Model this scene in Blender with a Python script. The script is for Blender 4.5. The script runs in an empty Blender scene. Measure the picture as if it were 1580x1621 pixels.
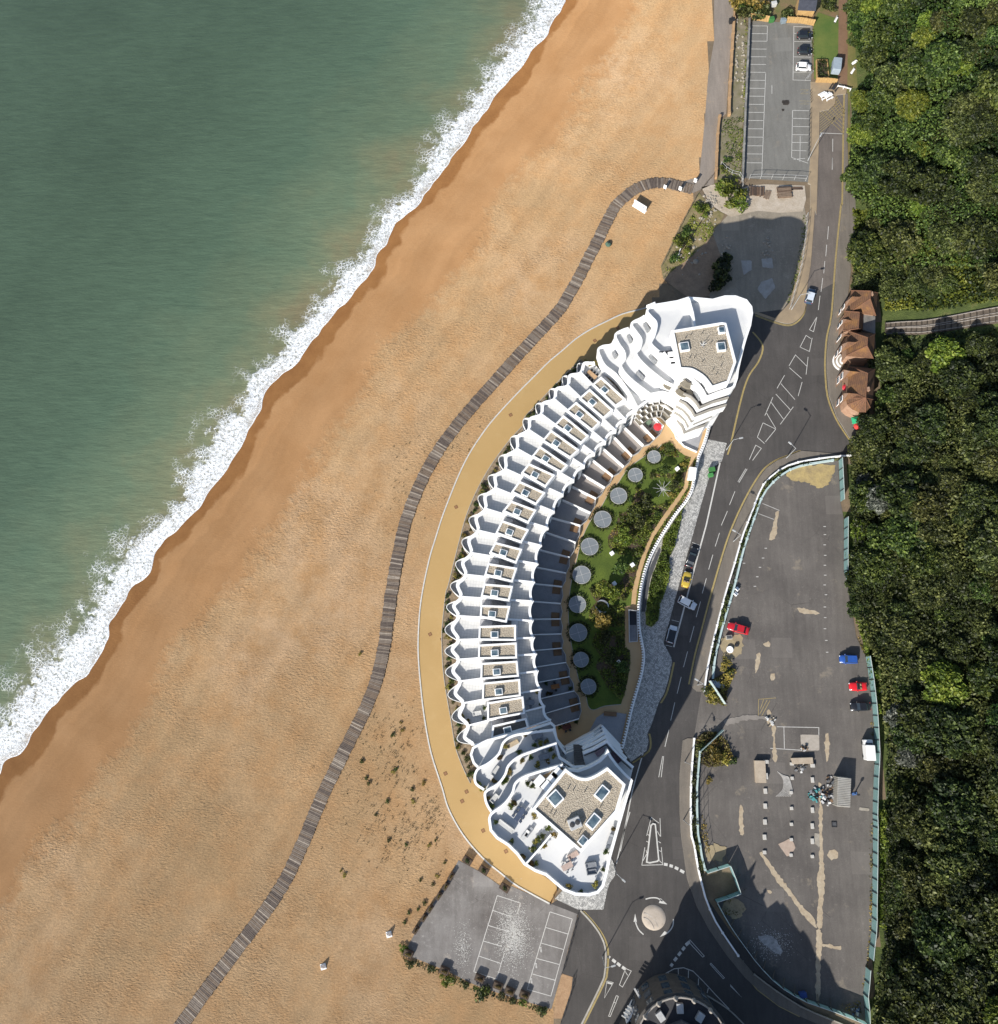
import bpy, math, random
import numpy as np
from mathutils import Vector, Matrix
from mathutils.geometry import tessellate_polygon

R = math.radians
scene = bpy.context.scene
COL = scene.collection
# ------------------------------------------------------------------ camera
FPX, HCAM, NAD = 1250.0, 172.0, (870.0, 1110.0)      # focal length in photo pixels, drone height, pixel straight below
def _ray(u, v): return Vector((u - 790.0, 810.5 - v, -FPX))
_Z = -_ray(*NAD).normalized()
_Y = (Vector((0, 1, 0)) - _Z * _Z.y).normalized()
_X = _Y.cross(_Z)
ROT = Matrix((_X, _Y, _Z))                            # camera frame -> world frame
cam = bpy.data.cameras.new('camera')
cam_o = bpy.data.objects.new('camera', cam); COL.objects.link(cam_o)
cam_o.matrix_world = Matrix.Translation((0, 0, HCAM)) @ ROT.to_4x4()
cam.sensor_fit = 'VERTICAL'; cam.sensor_height = 24.0; cam.lens = 24.0 * FPX / 1621.0
cam.clip_start = 1.0; cam.clip_end = 6000.0
scene.camera = cam_o

def G(p, z=0.0):
    d = ROT @ _ray(p[0], p[1])
    t = (z - HCAM) / d.z
    return (d.x * t, d.y * t, z)
def W(pts, z=0.0): return [G(p, z)[:2] for p in pts]

# ------------------------------------------------------------------ light
_a = Vector(G((1284, 653))) - Vector(G((1245, 721)))  # direction in which the lamp-post shadows fall
SUN_EL = R(31.0)
_sd = Vector((_a.x, _a.y, 0)).normalized()
to_sun = Vector((-_sd.x * math.cos(SUN_EL), -_sd.y * math.cos(SUN_EL), math.sin(SUN_EL)))
sun = bpy.data.lights.new('sun', 'SUN'); sun.energy = 4.4; sun.angle = R(0.5); sun.color = (1.0, 0.955, 0.88)
sun_o = bpy.data.objects.new('sun', sun); COL.objects.link(sun_o)
sun_o.rotation_euler = (-to_sun).to_track_quat('-Z', 'Y').to_euler()
sun_o.location = to_sun * 300
world = bpy.data.worlds.new('World'); scene.world = world; world.use_nodes = True
_nt = world.node_tree; _bg = _nt.nodes['Background']
_sky = _nt.nodes.new('ShaderNodeTexSky'); _sky.sky_type = 'NISHITA'; _sky.sun_disc = False
_sky.sun_elevation = SUN_EL; _sky.sun_rotation = math.atan2(to_sun.x, to_sun.y)
_sky.air_density = 1.0; _sky.dust_density = 1.0; _sky.ozone_density = 1.0
_nt.links.new(_sky.outputs[0], _bg.inputs[0]); _bg.inputs[1].default_value = 0.09
vs = scene.view_settings
vs.view_transform = 'Standard'; vs.look = 'None'; vs.exposure = 0.75; vs.gamma = 1.0; vs.use_curve_mapping = False
scene.cycles.use_denoising = True
scene.cycles.max_bounces = 6; scene.cycles.diffuse_bounces = 3; scene.cycles.glossy_bounces = 3
scene.cycles.transmission_bounces = 3; scene.cycles.transparent_max_bounces = 6
scene.render.film_transparent = False

rnd = random.Random(7)
# ------------------------------------------------------------------ pixel tracing helpers
TAGS = {'a': (900, 440, 4.647), 'b': (680, 640, 4.647), 'c': (680, 900, 4.647), 'd': (700, 1100, 4.647),
        'e': (860, 680, 4.647), 'f': (860, 900, 4.647), 'g': (1080, 0, 4.647), 'h': (1020, 240, 4.647),
        'i': (1180, 430, 3.95), 'j': (1080, 700, 4.647), 'k': (1080, 980, 4.647), 'l': (1060, 1280, 4.648),
        'm': (880, 1281, 4.647), 'n': (600, 1281, 4.647), 'p': (820, 500, 6.077), 'q': (960, 1500, 7.9),
        'r': (1330, 1000, 5.404), 's': (1330, 0, 5.404), 't': (400, 300, 4.9375), 'u': (0, 900, 4.9375),
        'v': (540, 1100, 7.9), 'w': (860, 270, 6.077), 'A': (1010, 540, 9.006), 'B': (1320, 440, 6.48),
        'C': (860, 1120, 8.778), 'D': (1330, 1280, 4.752), 'E': (780, 640, 9.875), 'F': (1150, 0, 7.9),
        'H': (1240, 1180, 9.875), 'x': (0, 0, 1.0)}
def T(tag, s):
    ox, oy, k = TAGS[tag]
    n = [float(q) for q in s.split()]
    return [(ox + n[i] / k, oy + n[i + 1] / k) for i in range(0, len(n), 2)]
def cr(pts, n=6, closed=False):
    """Catmull-Rom through points"""
    P = [Vector(p) for p in pts]; m = len(P); out = []
    for i in range(m if closed else m - 1):
        if closed: p0, p1, p2, p3 = P[i - 1], P[i], P[(i + 1) % m], P[(i + 2) % m]
        else: p0, p1, p2, p3 = P[max(i - 1, 0)], P[i], P[i + 1], P[min(i + 2, m - 1)]
        for k in range(n):
            t = k / n
            out.append(tuple(0.5 * ((2 * p1) + (p2 - p0) * t + (2 * p0 - 5 * p1 + 4 * p2 - p3) * t * t + (3 * p1 - p0 - 3 * p2 + p3) * t ** 3)))
    if not closed: out.append(tuple(P[-1]))
    return out
def resample(pts, step):
    P = np.array(pts, float); d = np.hypot(*(P[1:] - P[:-1]).T); s = np.concatenate([[0], np.cumsum(d)])
    n = max(2, int(round(s[-1] / step)) + 1); q = np.linspace(0, s[-1], n)
    return [(float(np.interp(v, s, P[:, 0])), float(np.interp(v, s, P[:, 1]))) for v in q]
def offset(pts, d, closed=False):
    """offset a 2-D world polyline to its left by d"""
    n = len(pts); out = []
    for i in range(n):
        a = pts[i - 1] if (i > 0 or closed) else pts[i]
        b = pts[(i + 1) % n] if (i < n - 1 or closed) else pts[i]
        p = pts[i]
        t1 = Vector((p[0] - a[0], p[1] - a[1])); t2 = Vector((b[0] - p[0], b[1] - p[1]))
        if t1.length < 1e-6: t1 = t2
        if t2.length < 1e-6: t2 = t1
        t1 = t1.normalized() if t1.length else Vector((1, 0)); t2 = t2.normalized() if t2.length else t1
        n1 = Vector((-t1.y, t1.x)); n2 = Vector((-t2.y, t2.x)); m = n1 + n2
        m = m.normalized() if m.length > 1e-4 else n1
        k = 1.0 / max(0.45, m.dot(n1))
        out.append((p[0] + m.x * d * k, p[1] + m.y * d * k))
    return out
def poly_area(p): return 0.5 * sum(p[i - 1][0] * p[i][1] - p[i][0] * p[i - 1][1] for i in range(len(p)))
def ccw(p): return list(p) if poly_area(p) > 0 else list(p)[::-1]
def inside(p, poly):
    x, y = p[0], p[1]; c = False; n = len(poly)
    for i in range(n):
        x1, y1 = poly[i - 1][:2]; x2, y2 = poly[i][:2]
        if (y1 > y) != (y2 > y) and x < (x2 - x1) * (y - y1) / (y2 - y1) + x1: c = not c
    return c

# ------------------------------------------------------------------ mesh builder
class MB:
    def __init__(s): s.v = []; s.f = []; s.m = []
    def add(s, verts, faces, mi=0):
        o = len(s.v); s.v += [tuple(p) for p in verts]
        for f in faces: s.f.append(tuple(i + o for i in f)); s.m.append(mi)
        return s
    def sheet(s, pts, z, mi=0):
        pts = ccw(pts); zz = z if callable(z) else (lambda x, y: z)
        v = [(p[0], p[1], zz(p[0], p[1])) for p in pts]
        tr = tessellate_polygon([[Vector((p[0], p[1], 0)) for p in pts]])
        fs = []
        for t in tr:
            a, b, c = [pts[i] for i in t]
            ar = (b[0] - a[0]) * (c[1] - a[1]) - (c[0] - a[0]) * (b[1] - a[1])
            fs.append(tuple(t) if ar > 0 else tuple(t)[::-1])
        return s.add(v, fs, mi)
    def prism(s, pts, z0, z1, mi=0, mt=None, bottom=False):
        pts = ccw(pts); n = len(pts)
        v = [(p[0], p[1], z0) for p in pts] + [(p[0], p[1], z1) for p in pts]
        s.add(v, [(i, (i + 1) % n, n + (i + 1) % n, n + i) for i in range(n)], mi)
        s.sheet(pts, z1, mi if mt is None else mt)
        if bottom:
            o = len(s.f); s.sheet(pts, z0, mi); s.f[o:] = [t[::-1] for t in s.f[o:]]
        return s
    def ribbon(s, pts, wl, wr, z0, z1, mi=0, closed=False):
        """wall of rectangular section along a world polyline; wl / wr = widths to left / right; z callable allowed"""
        L = offset(pts, wl, closed); Q = offset(pts, -wr, closed); n = len(pts)
        f0 = z0 if callable(z0) else (lambda x, y: z0); f1 = z1 if callable(z1) else (lambda x, y: z1)
        v = []
        for (a, b, c) in zip(L, Q, pts):
            lo, hi = f0(*c[:2]), f1(*c[:2])
            v += [(b[0], b[1], lo), (b[0], b[1], hi), (a[0], a[1], hi), (a[0], a[1], lo)]
        fs = []
        for i in range(n if closed else n - 1):
            o, q = 4 * i, 4 * ((i + 1) % n)
            for k in range(4):
                k2 = (k + 1) % 4
                fs.append((o + k, o + k2, q + k2, q + k)[::-1])
        if not closed:
            fs.append((0, 1, 2, 3)[::-1]); o = 4 * (n - 1); fs.append((o, o + 1, o + 2, o + 3))
        return s.add(v, fs, mi)
    def box(s, c, d, rz=0.0, mi=0, taper=1.0):
        hx, hy, hz = d[0] / 2, d[1] / 2, d[2]
        ca, sa = math.cos(rz), math.sin(rz); v = []
        for k, z in ((1.0, 0.0), (taper, hz)):
            for (x, y) in ((-hx, -hy), (hx, -hy), (hx, hy), (-hx, hy)):
                v.append((c[0] + (x * ca - y * sa) * k, c[1] + (x * sa + y * ca) * k, c[2] + z))
        return s.add(v, [(0, 3, 2, 1), (4, 5, 6, 7), (0, 1, 5, 4), (1, 2, 6, 5), (2, 3, 7, 6), (3, 0, 4, 7)], mi)
    def bbox(s, c, d, rz=0.0, b=0.05, mi=0):
        """box with chamfered vertical edges and top edge"""
        hx, hy = d[0] / 2, d[1] / 2; ca, sa = math.cos(rz), math.sin(rz)
        def ring(k, z):
            x, y = hx - k, hy - k
            pts = [(-x + b, -y), (x - b, -y), (x, -y + b), (x, y - b), (x - b, y), (-x + b, y), (-x, y - b), (-x, -y + b)]
            return [(c[0] + p[0] * ca - p[1] * sa, c[1] + p[0] * sa + p[1] * ca, c[2] + z) for p in pts]
        v = ring(0, 0) + ring(0, d[2] - b) + ring(b * .8, d[2]); fs = []
        for l in (0, 8):
            fs += [(l + i, l + (i + 1) % 8, l + 8 + (i + 1) % 8, l + 8 + i) for i in range(8)]
        fs.append(tuple(range(16, 24)))
        return s.add(v, fs, mi)
    def tube(s, a, b, r0, r1=None, n=8, mi=0, cap=True):
        a, b = Vector(a), Vector(b); r1 = r0 if r1 is None else r1
        d = (b - a).normalized(); u = d.orthogonal().normalized(); w = d.cross(u); v = []
        for p, r in ((a, r0), (b, r1)):
            for i in range(n):
                t = 2 * math.pi * i / n; v.append(p + u * (math.cos(t) * r) + w * (math.sin(t) * r))
        fs = [(i, (i + 1) % n, n + (i + 1) % n, n + i) for i in range(n)]
        if cap: fs += [tuple(range(n))[::-1], tuple(range(n, 2 * n))]
        return s.add(v, fs, mi)
    def lathe(s, c, prof, n=16, mi=0):
        v = []; m = len(prof)
        for i in range(n):
            t = 2 * math.pi * i / n
            for (r, z) in prof: v.append((c[0] + r * math.cos(t), c[1] + r * math.sin(t), c[2] + z))
        fs = []
        for i in range(n):
            for k in range(m - 1): fs.append((i * m + k, ((i + 1) % n) * m + k, ((i + 1) % n) * m + k + 1, i * m + k + 1))
        return s.add(v, fs, mi)
    def mesh(s, name, mats, smooth=False):
        me = bpy.data.meshes.new(name); me.from_pydata(s.v, [], s.f)
        for m in (mats if isinstance(mats, (list, tuple)) else [mats]): me.materials.append(m)
        if any(s.m): me.polygons.foreach_set('material_index', s.m)
        if smooth: me.polygons.foreach_set('use_smooth', [True] * len(s.f))
        me.update(); return me
    def build(s, name, mats, parent=None, smooth=False, loc=None):
        me = s.mesh(name, mats, smooth)
        return link(name, me, parent, loc)
def link(name, me, parent=None, loc=None, rz=None):
    o = bpy.data.objects.new(name, me); COL.objects.link(o)
    if parent is not None: o.parent = parent
    if loc is not None: o.location = loc
    if rz is not None: o.rotation_euler = (0, 0, rz)
    return o
def tag(o, label, cat, group=None):
    o['label'] = label; o['category'] = cat
    if group: o['group'] = group
    return o
def empty(name, loc=(0, 0, 0), rz=0.0, label=None, cat=None, group=None):
    o = bpy.data.objects.new(name, None); COL.objects.link(o)
    o.location = loc; o.rotation_euler = (0, 0, rz); o.empty_display_size = 0.5
    if label: tag(o, label, cat, group)
    return o
def struct(o): o['kind'] = 'structure'; return o
def stuff(o): o['kind'] = 'stuff'; return o
def copy_tree(o, parent=None, loc=None, rz=None, scale=None):
    c = o.copy(); COL.objects.link(c)
    if parent is not None: c.parent = parent
    if loc is not None: c.location = loc
    if rz is not None: c.rotation_euler = (0, 0, rz)
    if scale is not None: c.scale = scale if isinstance(scale, (tuple, list)) else (scale,) * 3
    for ch in list(o.children): copy_tree(ch, c)
    return c

# ------------------------------------------------------------------ materials
def S(r, g, b):
    f = lambda c: c / 12.92 if c <= 0.04045 else ((c + 0.055) / 1.055) ** 2.4
    return (f(r / 255), f(g / 255), f(b / 255))
GAIN = 1.55
def C(r, g, b, k=1.0): return tuple(min(0.85, q * k / GAIN) for q in S(r, g, b))
class N:
    def __init__(s, name):
        s.m = bpy.data.materials.new(name); s.m.use_nodes = True; s.t = s.m.node_tree
        s.p = s.t.nodes['Principled BSDF']; s.out = s.t.nodes['Material Output']
    def n(s, typ, **kw):
        o = s.t.nodes.new(typ)
        for k, v in kw.items(): setattr(o, k, v)
        return o
    def l(s, a, b): s.t.links.new(a, b)
    def pos(s, obj=False):
        return s.n('ShaderNodeTexCoord').outputs['Object'] if obj else s.n('ShaderNodeNewGeometry').outputs['Position']
    def noise(s, vec, scale, detail=4, rough=0.55, dist=0.0):
        t = s.n('ShaderNodeTexNoise'); t.inputs['Scale'].default_value = scale; t.inputs['Detail'].default_value = detail
        t.inputs['Roughness'].default_value = rough; t.inputs['Distortion'].default_value = dist
        s.l(vec, t.inputs['Vector']); return t.outputs['Fac']
    def voro(s, vec, scale, feature='F1', out='Distance'):
        t = s.n('ShaderNodeTexVoronoi'); t.feature = feature; t.inputs['Scale'].default_value = scale
        s.l(vec, t.inputs['Vector']); return t.outputs[out]
    def ramp(s, fac, stops, interp='LINEAR'):
        r = s.n('ShaderNodeValToRGB'); r.color_ramp.interpolation = interp; e = r.color_ramp.elements
        while len(e) < len(stops): e.new(0.5)
        for q, (p, c) in zip(e, stops):
            q.position = p; q.color = (*c, 1) if isinstance(c, (tuple, list)) else (c, c, c, 1)
        s.l(fac, r.inputs[0]); return r.outputs[0]
    def mix(s, fac, a, b, mode='MIX'):
        x = s.n('ShaderNodeMix', data_type='RGBA', blend_type=mode)
        for sock, v in ((x.inputs[0], fac), (x.inputs[6], a), (x.inputs[7], b)):
            if hasattr(v, 'is_linked'): s.l(v, sock)
            elif isinstance(v, (tuple, list)): sock.default_value = (*v, 1)
            else: sock.default_value = v
        return x.outputs[2]
    def math(s, op, a, b=0.5, clamp=False):
        x = s.n('ShaderNodeMath', operation=op); x.use_clamp = clamp
        for sock, v in ((x.inputs[0], a), (x.inputs[1], b)):
            if hasattr(v, 'is_linked'): s.l(v, sock)
            else: sock.default_value = v
        return x.outputs[0]
    def rng(s, v, a, b, c=0.0, d=1.0):
        x = s.n('ShaderNodeMapRange'); s.l(v, x.inputs[0])
        for i, q in enumerate((a, b, c, d)): x.inputs[i + 1].default_value = q
        return x.outputs[0]
    def attr(s, name, out='Fac'):
        a = s.n('ShaderNodeAttribute'); a.attribute_name = name; return a.outputs[out]
    def bump(s, h, strength=0.3, dist=0.05):
        b = s.n('ShaderNodeBump'); b.inputs['Strength'].default_value = strength; b.inputs['Distance'].default_value = dist
        s.l(h, b.inputs['Height']); s.l(b.outputs[0], s.p.inputs['Normal'])
    def col(s, c):
        if hasattr(c, 'is_linked'): s.l(c, s.p.inputs['Base Color'])
        else: s.p.inputs['Base Color'].default_value = (*c, 1)
    def rough(s, r): s.p.inputs['Roughness'].default_value = r
MATS = {}
def M(name, c, c2=None, scale=0.6, rough=0.85, bump=0.0, bscale=8.0, obj=False, metal=0.0, spec=None, fine=0.12, emit=None):
    """general procedural material: two tones mixed by noise, fine grain, optional bump"""
    if name in MATS: return MATS[name]
    q = N(name); v = q.pos(obj); c2 = c2 or tuple(x * 0.8 for x in c)
    a = q.ramp(q.noise(v, scale, 5, 0.6), [(0.32, c), (0.68, c2)])
    g = q.rng(q.noise(v, bscale, 3), 0.3, 0.7, 1 - fine, 1 + fine)
    q.col(q.mix(1.0, a, q.n('ShaderNodeCombineColor').outputs[0], 'MULTIPLY') if False else q.mix(1.0, a, q.ramp(g, [(0.0, 0.0), (1.0, 1.0)]) if False else _gray(q, g), 'MULTIPLY'))
    q.rough(rough); q.p.inputs['Metallic'].default_value = metal
    if spec is not None: q.p.inputs['Specular IOR Level'].default_value = spec
    if bump: q.bump(q.noise(v, bscale, 4), bump, 0.04)
    MATS[name] = q.m; return q.m
def _gray(q, f):
    x = q.n('ShaderNodeCombineColor')
    for i in range(3): q.l(f, x.inputs[i])
    return x.outputs[0]
# ================================================================== TERRAIN
SEA_Z = -2.6
SHORE_PX = T('x', "903 -40 900 0 870 45 830 95 800 138 748 202 706 262") + T('t', "1330 60 1200 190 1100 320 1040 430 975 520 945 640 800 790 770 845 620 1010 530 1130 440 1250 320 1390 180 1500") + \
    T('x', "404 660 378 718 332 782 284 832 247 880") + T('u', "1180 30 1110 110 1045 155 940 330 850 450 855 530 790 640 690 790 640 855 480 1030 400 1130 330 1230 250 1330 150 1460 50 1510") + T('x', "-30 1278")
SHORE = W(SHORE_PX, SEA_Z)
_d0 = Vector((SHORE[0][0] - SHORE[8][0], SHORE[0][1] - SHORE[8][1])).normalized()
_d1 = Vector((SHORE[-1][0] - SHORE[-16][0], SHORE[-1][1] - SHORE[-16][1])).normalized()
SHORE = [(SHORE[0][0] + _d0.x * 1500, SHORE[0][1] + _d0.y * 1500), (SHORE[0][0] + _d0.x * 60, SHORE[0][1] + _d0.y * 60)] + SHORE + \
        [(SHORE[-1][0] + _d1.x * 60, SHORE[-1][1] + _d1.y * 60), (SHORE[-1][0] + _d1.x * 1500, SHORE[-1][1] + _d1.y * 1500)]
SHA = np.array(SHORE)
def shore_dist(x, y):
    x = np.asarray(x, float).ravel(); y = np.asarray(y, float).ravel()
    best = np.full(x.shape, 1e9); sg = np.ones(x.shape)
    for i in range(len(SHA) - 1):
        a, b = SHA[i], SHA[i + 1]; e = b - a; L2 = e @ e
        t = np.clip(((x - a[0]) * e[0] + (y - a[1]) * e[1]) / L2, 0, 1)
        dx = x - a[0] - t * e[0]; dy = y - a[1] - t * e[1]; d = np.hypot(dx, dy)
        cr_ = e[0] * (y - a[1]) - e[1] * (x - a[0])
        m = d < best - 1e-9
        best[m] = d[m]; sg[m] = np.where(cr_[m] >= 0, 1, -1)
    return best * sg
HILL_PX = T('x', "1350 -300 1350 0 1354 120 1350 240 1352 400 1392 455 1400 560 1398 640 1375 690 1352 745 1346 830 1356 930 1372 1010 1392 1080 1404 1200 1404 1300 1402 1450 1390 1560 1380 1640 1375 1900")
_hb = sorted((p[1], p[0]) for p in W(HILL_PX))
HBY = np.array([q[0] for q in _hb]); HBX = np.array([q[1] for q in _hb])
def hill_d(x, y): return np.asarray(x, float) - np.interp(np.asarray(y, float), HBY, HBX)
def zt_np(x, y):
    sd = shore_dist(x, y).reshape(np.shape(x))
    s = np.clip(sd / 34.0, 0, 1)
    z = np.where(sd > 0, SEA_Z * (1 - s) ** 1.6, SEA_Z + 0.07 * np.maximum(sd, -60))
    d = np.maximum(hill_d(x, y), 0)
    h = 0.62 * (np.sqrt(d * d + 9) - 3)
    return z + np.where(h > 28, 28 + (h - 28) * 0.1, h)
def zt(x, y): return float(zt_np(np.array([x]), np.array([y]))[0])
def GT(p, dz=0.0):
    """pixel -> point on the terrain (raised by dz)"""
    z = 0.0
    for _ in range(8):
        q = G(p, z + dz); z = zt(q[0], q[1])
    return (q[0], q[1], z)

def axis(lo, hi, step, far):
    a = list(np.arange(lo, hi + .01, step)); s = step
    while a[-1] < far: s *= 1.5; a.append(a[-1] + s)
    s = step
    while a[0] > -far: s *= 1.5; a.insert(0, a[0] - s)
    return np.array(a)
ax, ay = axis(-190, 130, 1.8, 2500), axis(-110, 270, 1.8, 2500)
GX, GY = np.meshgrid(ax, ay)
GZ = zt_np(GX, GY); SDg = shore_dist(GX, GY).reshape(GX.shape)
_bm = np.clip((SDg - 4) / 12, 0, 1)
DIV_PX = T('x', "1128 -200 1124 150 1108 285 1078 400 1035 470 960 600 860 800 830 1000 850 1200 880 1440 900 1500 880 1621 850 1900")
_dv = sorted((p[1], p[0]) for p in W(DIV_PX))
DVX = np.interp(GY, [q[0] for q in _dv], [q[1] for q in _dv])
_rs = np.random.RandomState(3)
def vnoise(x, y, sc, seed):
    rs = np.random.RandomState(seed); tb = rs.rand(64, 64)
    xi, yi = x / sc, y / sc; x0, y0 = np.floor(xi).astype(int), np.floor(yi).astype(int); fx, fy = xi - x0, yi - y0
    fx = fx * fx * (3 - 2 * fx); fy = fy * fy * (3 - 2 * fy)
    g = lambda i, j: tb[i % 64, j % 64]
    return (g(x0, y0) * (1 - fx) + g(x0 + 1, y0) * fx) * (1 - fy) + (g(x0, y0 + 1) * (1 - fx) + g(x0 + 1, y0 + 1) * fx) * fy
_edge = np.clip((DVX - GX - 26) / 14, 0, 1) * _bm
GZ = GZ + _edge * ((vnoise(GX, GY, 9, 1) - .5) * 0.34 + (vnoise(GX, GY, 3.7, 2) - .5) * 0.16)
_hm = np.clip((hill_d(GX, GY) - 3) / 5, 0, 1)
GZ = GZ + _hm * ((vnoise(GX, GY, 12, 5) - .5) * 2.0)
GZ = GZ - np.where((GX > DVX) & (_hm <= 0), 0.03, 0)
def zgrid(x, y):
    """height of the built ground sheet"""
    j = int(np.clip(np.searchsorted(ax, x) - 1, 0, len(ax) - 2)); i = int(np.clip(np.searchsorted(ay, y) - 1, 0, len(ay) - 2))
    fx = (x - ax[j]) / (ax[j + 1] - ax[j]); fy = (y - ay[i]) / (ay[i + 1] - ay[i])
    return float((GZ[i, j] * (1 - fx) + GZ[i, j + 1] * fx) * (1 - fy) + (GZ[i + 1, j] * (1 - fx) + GZ[i + 1, j + 1] * fx) * fy)
def zgrid_np(x, y):
    j = np.clip(np.searchsorted(ax, x) - 1, 0, len(ax) - 2); i = np.clip(np.searchsorted(ay, y) - 1, 0, len(ay) - 2)
    fx = (x - ax[j]) / (ax[j + 1] - ax[j]); fy = (y - ay[i]) / (ay[i + 1] - ay[i])
    return (GZ[i, j] * (1 - fx) + GZ[i, j + 1] * fx) * (1 - fy) + (GZ[i + 1, j] * (1 - fx) + GZ[i + 1, j + 1] * fx) * fy
def GB(p):
    z = zgrid(*GT(p)[:2])
    for _ in range(3): q = G(p, z); z = zgrid(q[0], q[1])
    return (q[0], q[1], z)
ny, nx = GX.shape
_ii, _jj = np.meshgrid(np.arange(ny - 1), np.arange(nx - 1), indexing='ij')
_q = np.stack([_ii * nx + _jj, _ii * nx + _jj + 1, (_ii + 1) * nx + _jj + 1, (_ii + 1) * nx + _jj], -1).reshape(-1, 4)
_cx = (GX[:-1, :-1] + GX[1:, 1:]) / 2; _cy = (GY[:-1, :-1] + GY[1:, 1:]) / 2
_cd = np.interp(_cy, [q[0] for q in _dv], [q[1] for q in _dv])
_hd = hill_d(_cx, _cy)
_cls = np.where(_hd > -1.0, 2, np.where(_cx < _cd, 0, 1)).ravel()
_allv = np.stack([GX.ravel(), GY.ravel(), GZ.ravel()], -1); _sdv = SDg.ravel()
def sub_grid(name, k, mat):
    fs = _q[_cls == k]; used, inv = np.unique(fs.ravel(), return_inverse=True); fs = inv.reshape(-1, 4)
    me = bpy.data.meshes.new(name); me.from_pydata(_allv[used].tolist(), [], fs.tolist())
    a = me.attributes.new('sd', 'FLOAT', 'POINT'); a.data.foreach_set('value', _sdv[used].astype(np.float32))
    me.polygons.foreach_set('use_smooth', [True] * len(fs)); me.materials.append(mat); me.update()
    return struct(link(name, me))

# beach: wet sand at the swash, smooth damp sand, dry shingle above
q = N('shingle_beach'); v = q.pos()
sd = q.attr('sd')
lob = q.noise(v, 0.055, 3, 0.6); lob2 = q.noise(v, 0.35, 3, 0.6)
sdn = q.math('ADD', sd, q.math('ADD', q.rng(lob, 0.3, 0.7, -1.9, 1.9), q.rng(lob2, 0.3, 0.7, -0.5, 0.5)))
wet = q.rng(sdn, 3.5, 2.7)                      # crisp wet line
sdm = q.math('ADD', sd, q.math('ADD', q.rng(q.noise(v, 0.03, 3), 0.3, 0.7, -6, 6), q.rng(q.noise(v, 0.5, 4, 0.7), 0.25, 0.75, -3.0, 3.0)))
damp = q.rng(sdm, 21.5, 17.0)
big = q.noise(v, 0.018, 4, 0.6); mid = q.noise(v, 0.16, 5, 0.65); fine = q.noise(v, 2.6, 5, 0.8); fin2 = q.noise(v, 7.0, 3, 0.7)
dry = q.ramp(big, [(0.36, C(197, 163, 120)), (0.5, C(209, 174, 131)), (0.64, C(217, 182, 142))])
dry = q.mix(q.rng(mid, 0.42, 0.68), dry, C(204, 162, 115))
smooth_c = q.ramp(q.noise(v, 0.10, 4, 0.6), [(0.35, C(192, 146, 99)), (0.65, C(203, 158, 111))])
c = q.mix(damp, dry, smooth_c)
wetc = q.ramp(q.noise(v, 0.3, 3), [(0.3, C(160, 112, 66)), (0.7, C(174, 125, 76))])
c = q.mix(wet, c, wetc)
keep = q.math('SUBTRACT', 1.0, q.math('MULTIPLY', damp, 0.75))
sp = q.rng(fine, 0.28, 0.72, -0.5, 0.5); sp2 = q.rng(fin2, 0.3, 0.7, -0.3, 0.3)
spk = q.math('ADD', 1.0, q.math('MULTIPLY', q.math('ADD', sp, sp2), q.math('MULTIPLY', keep, 0.55)))
c = q.mix(1.0, c, _gray(q, spk), 'MULTIPLY')
# faint shingle ridges left by earlier tides, parallel to the waterline
cx_ = q.n('ShaderNodeCombineXYZ'); q.l(q.math('ADD', sd, q.rng(mid, 0.3, 0.7, -1.0, 1.0)), cx_.inputs[0]); q.l(q.math('MULTIPLY', big, 6.0), cx_.inputs[1])
ridge = q.noise(cx_.outputs[0], 0.22, 3, 0.6)
c = q.mix(1.0, c, _gray(q, q.rng(ridge, 0.32, 0.68, 0.90, 1.08)), 'MULTIPLY')
q.col(c); q.rough(0.9); q.p.inputs['Specular IOR Level'].default_value = 0.2
# footprints and hollows: real relief at about 0.7 m, as bump
rot = q.n('ShaderNodeMapping'); rot.inputs['Rotation'].default_value = (0, 0, 0.95); rot.inputs['Scale'].default_value = (1.0, 2.3, 1.0); q.l(v, rot.inputs[0])
rip = q.noise(rot.outputs[0], 1.35, 3, 0.55, 0.3); rip2 = q.noise(rot.outputs[0], 3.0, 2, 0.5); pits = q.voro(v, 1.7)
patch = q.rng(q.noise(v, 0.045, 4, 0.65), 0.36, 0.64, 0.12, 1.0)
relief = q.math('ADD', q.math('ADD', rip, q.math('MULTIPLY', rip2, 0.35)), q.math('MULTIPLY', pits, 0.25))
hgt = q.math('ADD', q.math('MULTIPLY', relief, q.math('MULTIPLY', keep, patch)), q.math('MULTIPLY', fine, q.math('MULTIPLY', keep, 0.22)))
q.bump(hgt, 1.0, 0.25); q.p.inputs['Diffuse Roughness'].default_value = 0.6
sub_grid('beach', 0, q.m)
sub_grid('ground', 1, M('soil', C(150, 130, 105), C(120, 105, 84), 0.3, bump=0.4, bscale=3))
q = N('hill_soil'); v = q.pos()
c = q.ramp(q.noise(v, 0.25, 5, 0.65), [(0.3, C(70, 84, 38)), (0.55, C(92, 106, 50)), (0.75, C(128, 120, 80))])
q.col(c); q.rough(0.95); q.bump(q.noise(v, 2.5, 5, 0.7), 0.8, 0.3)
sub_grid('hillside', 2, q.m)

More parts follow.
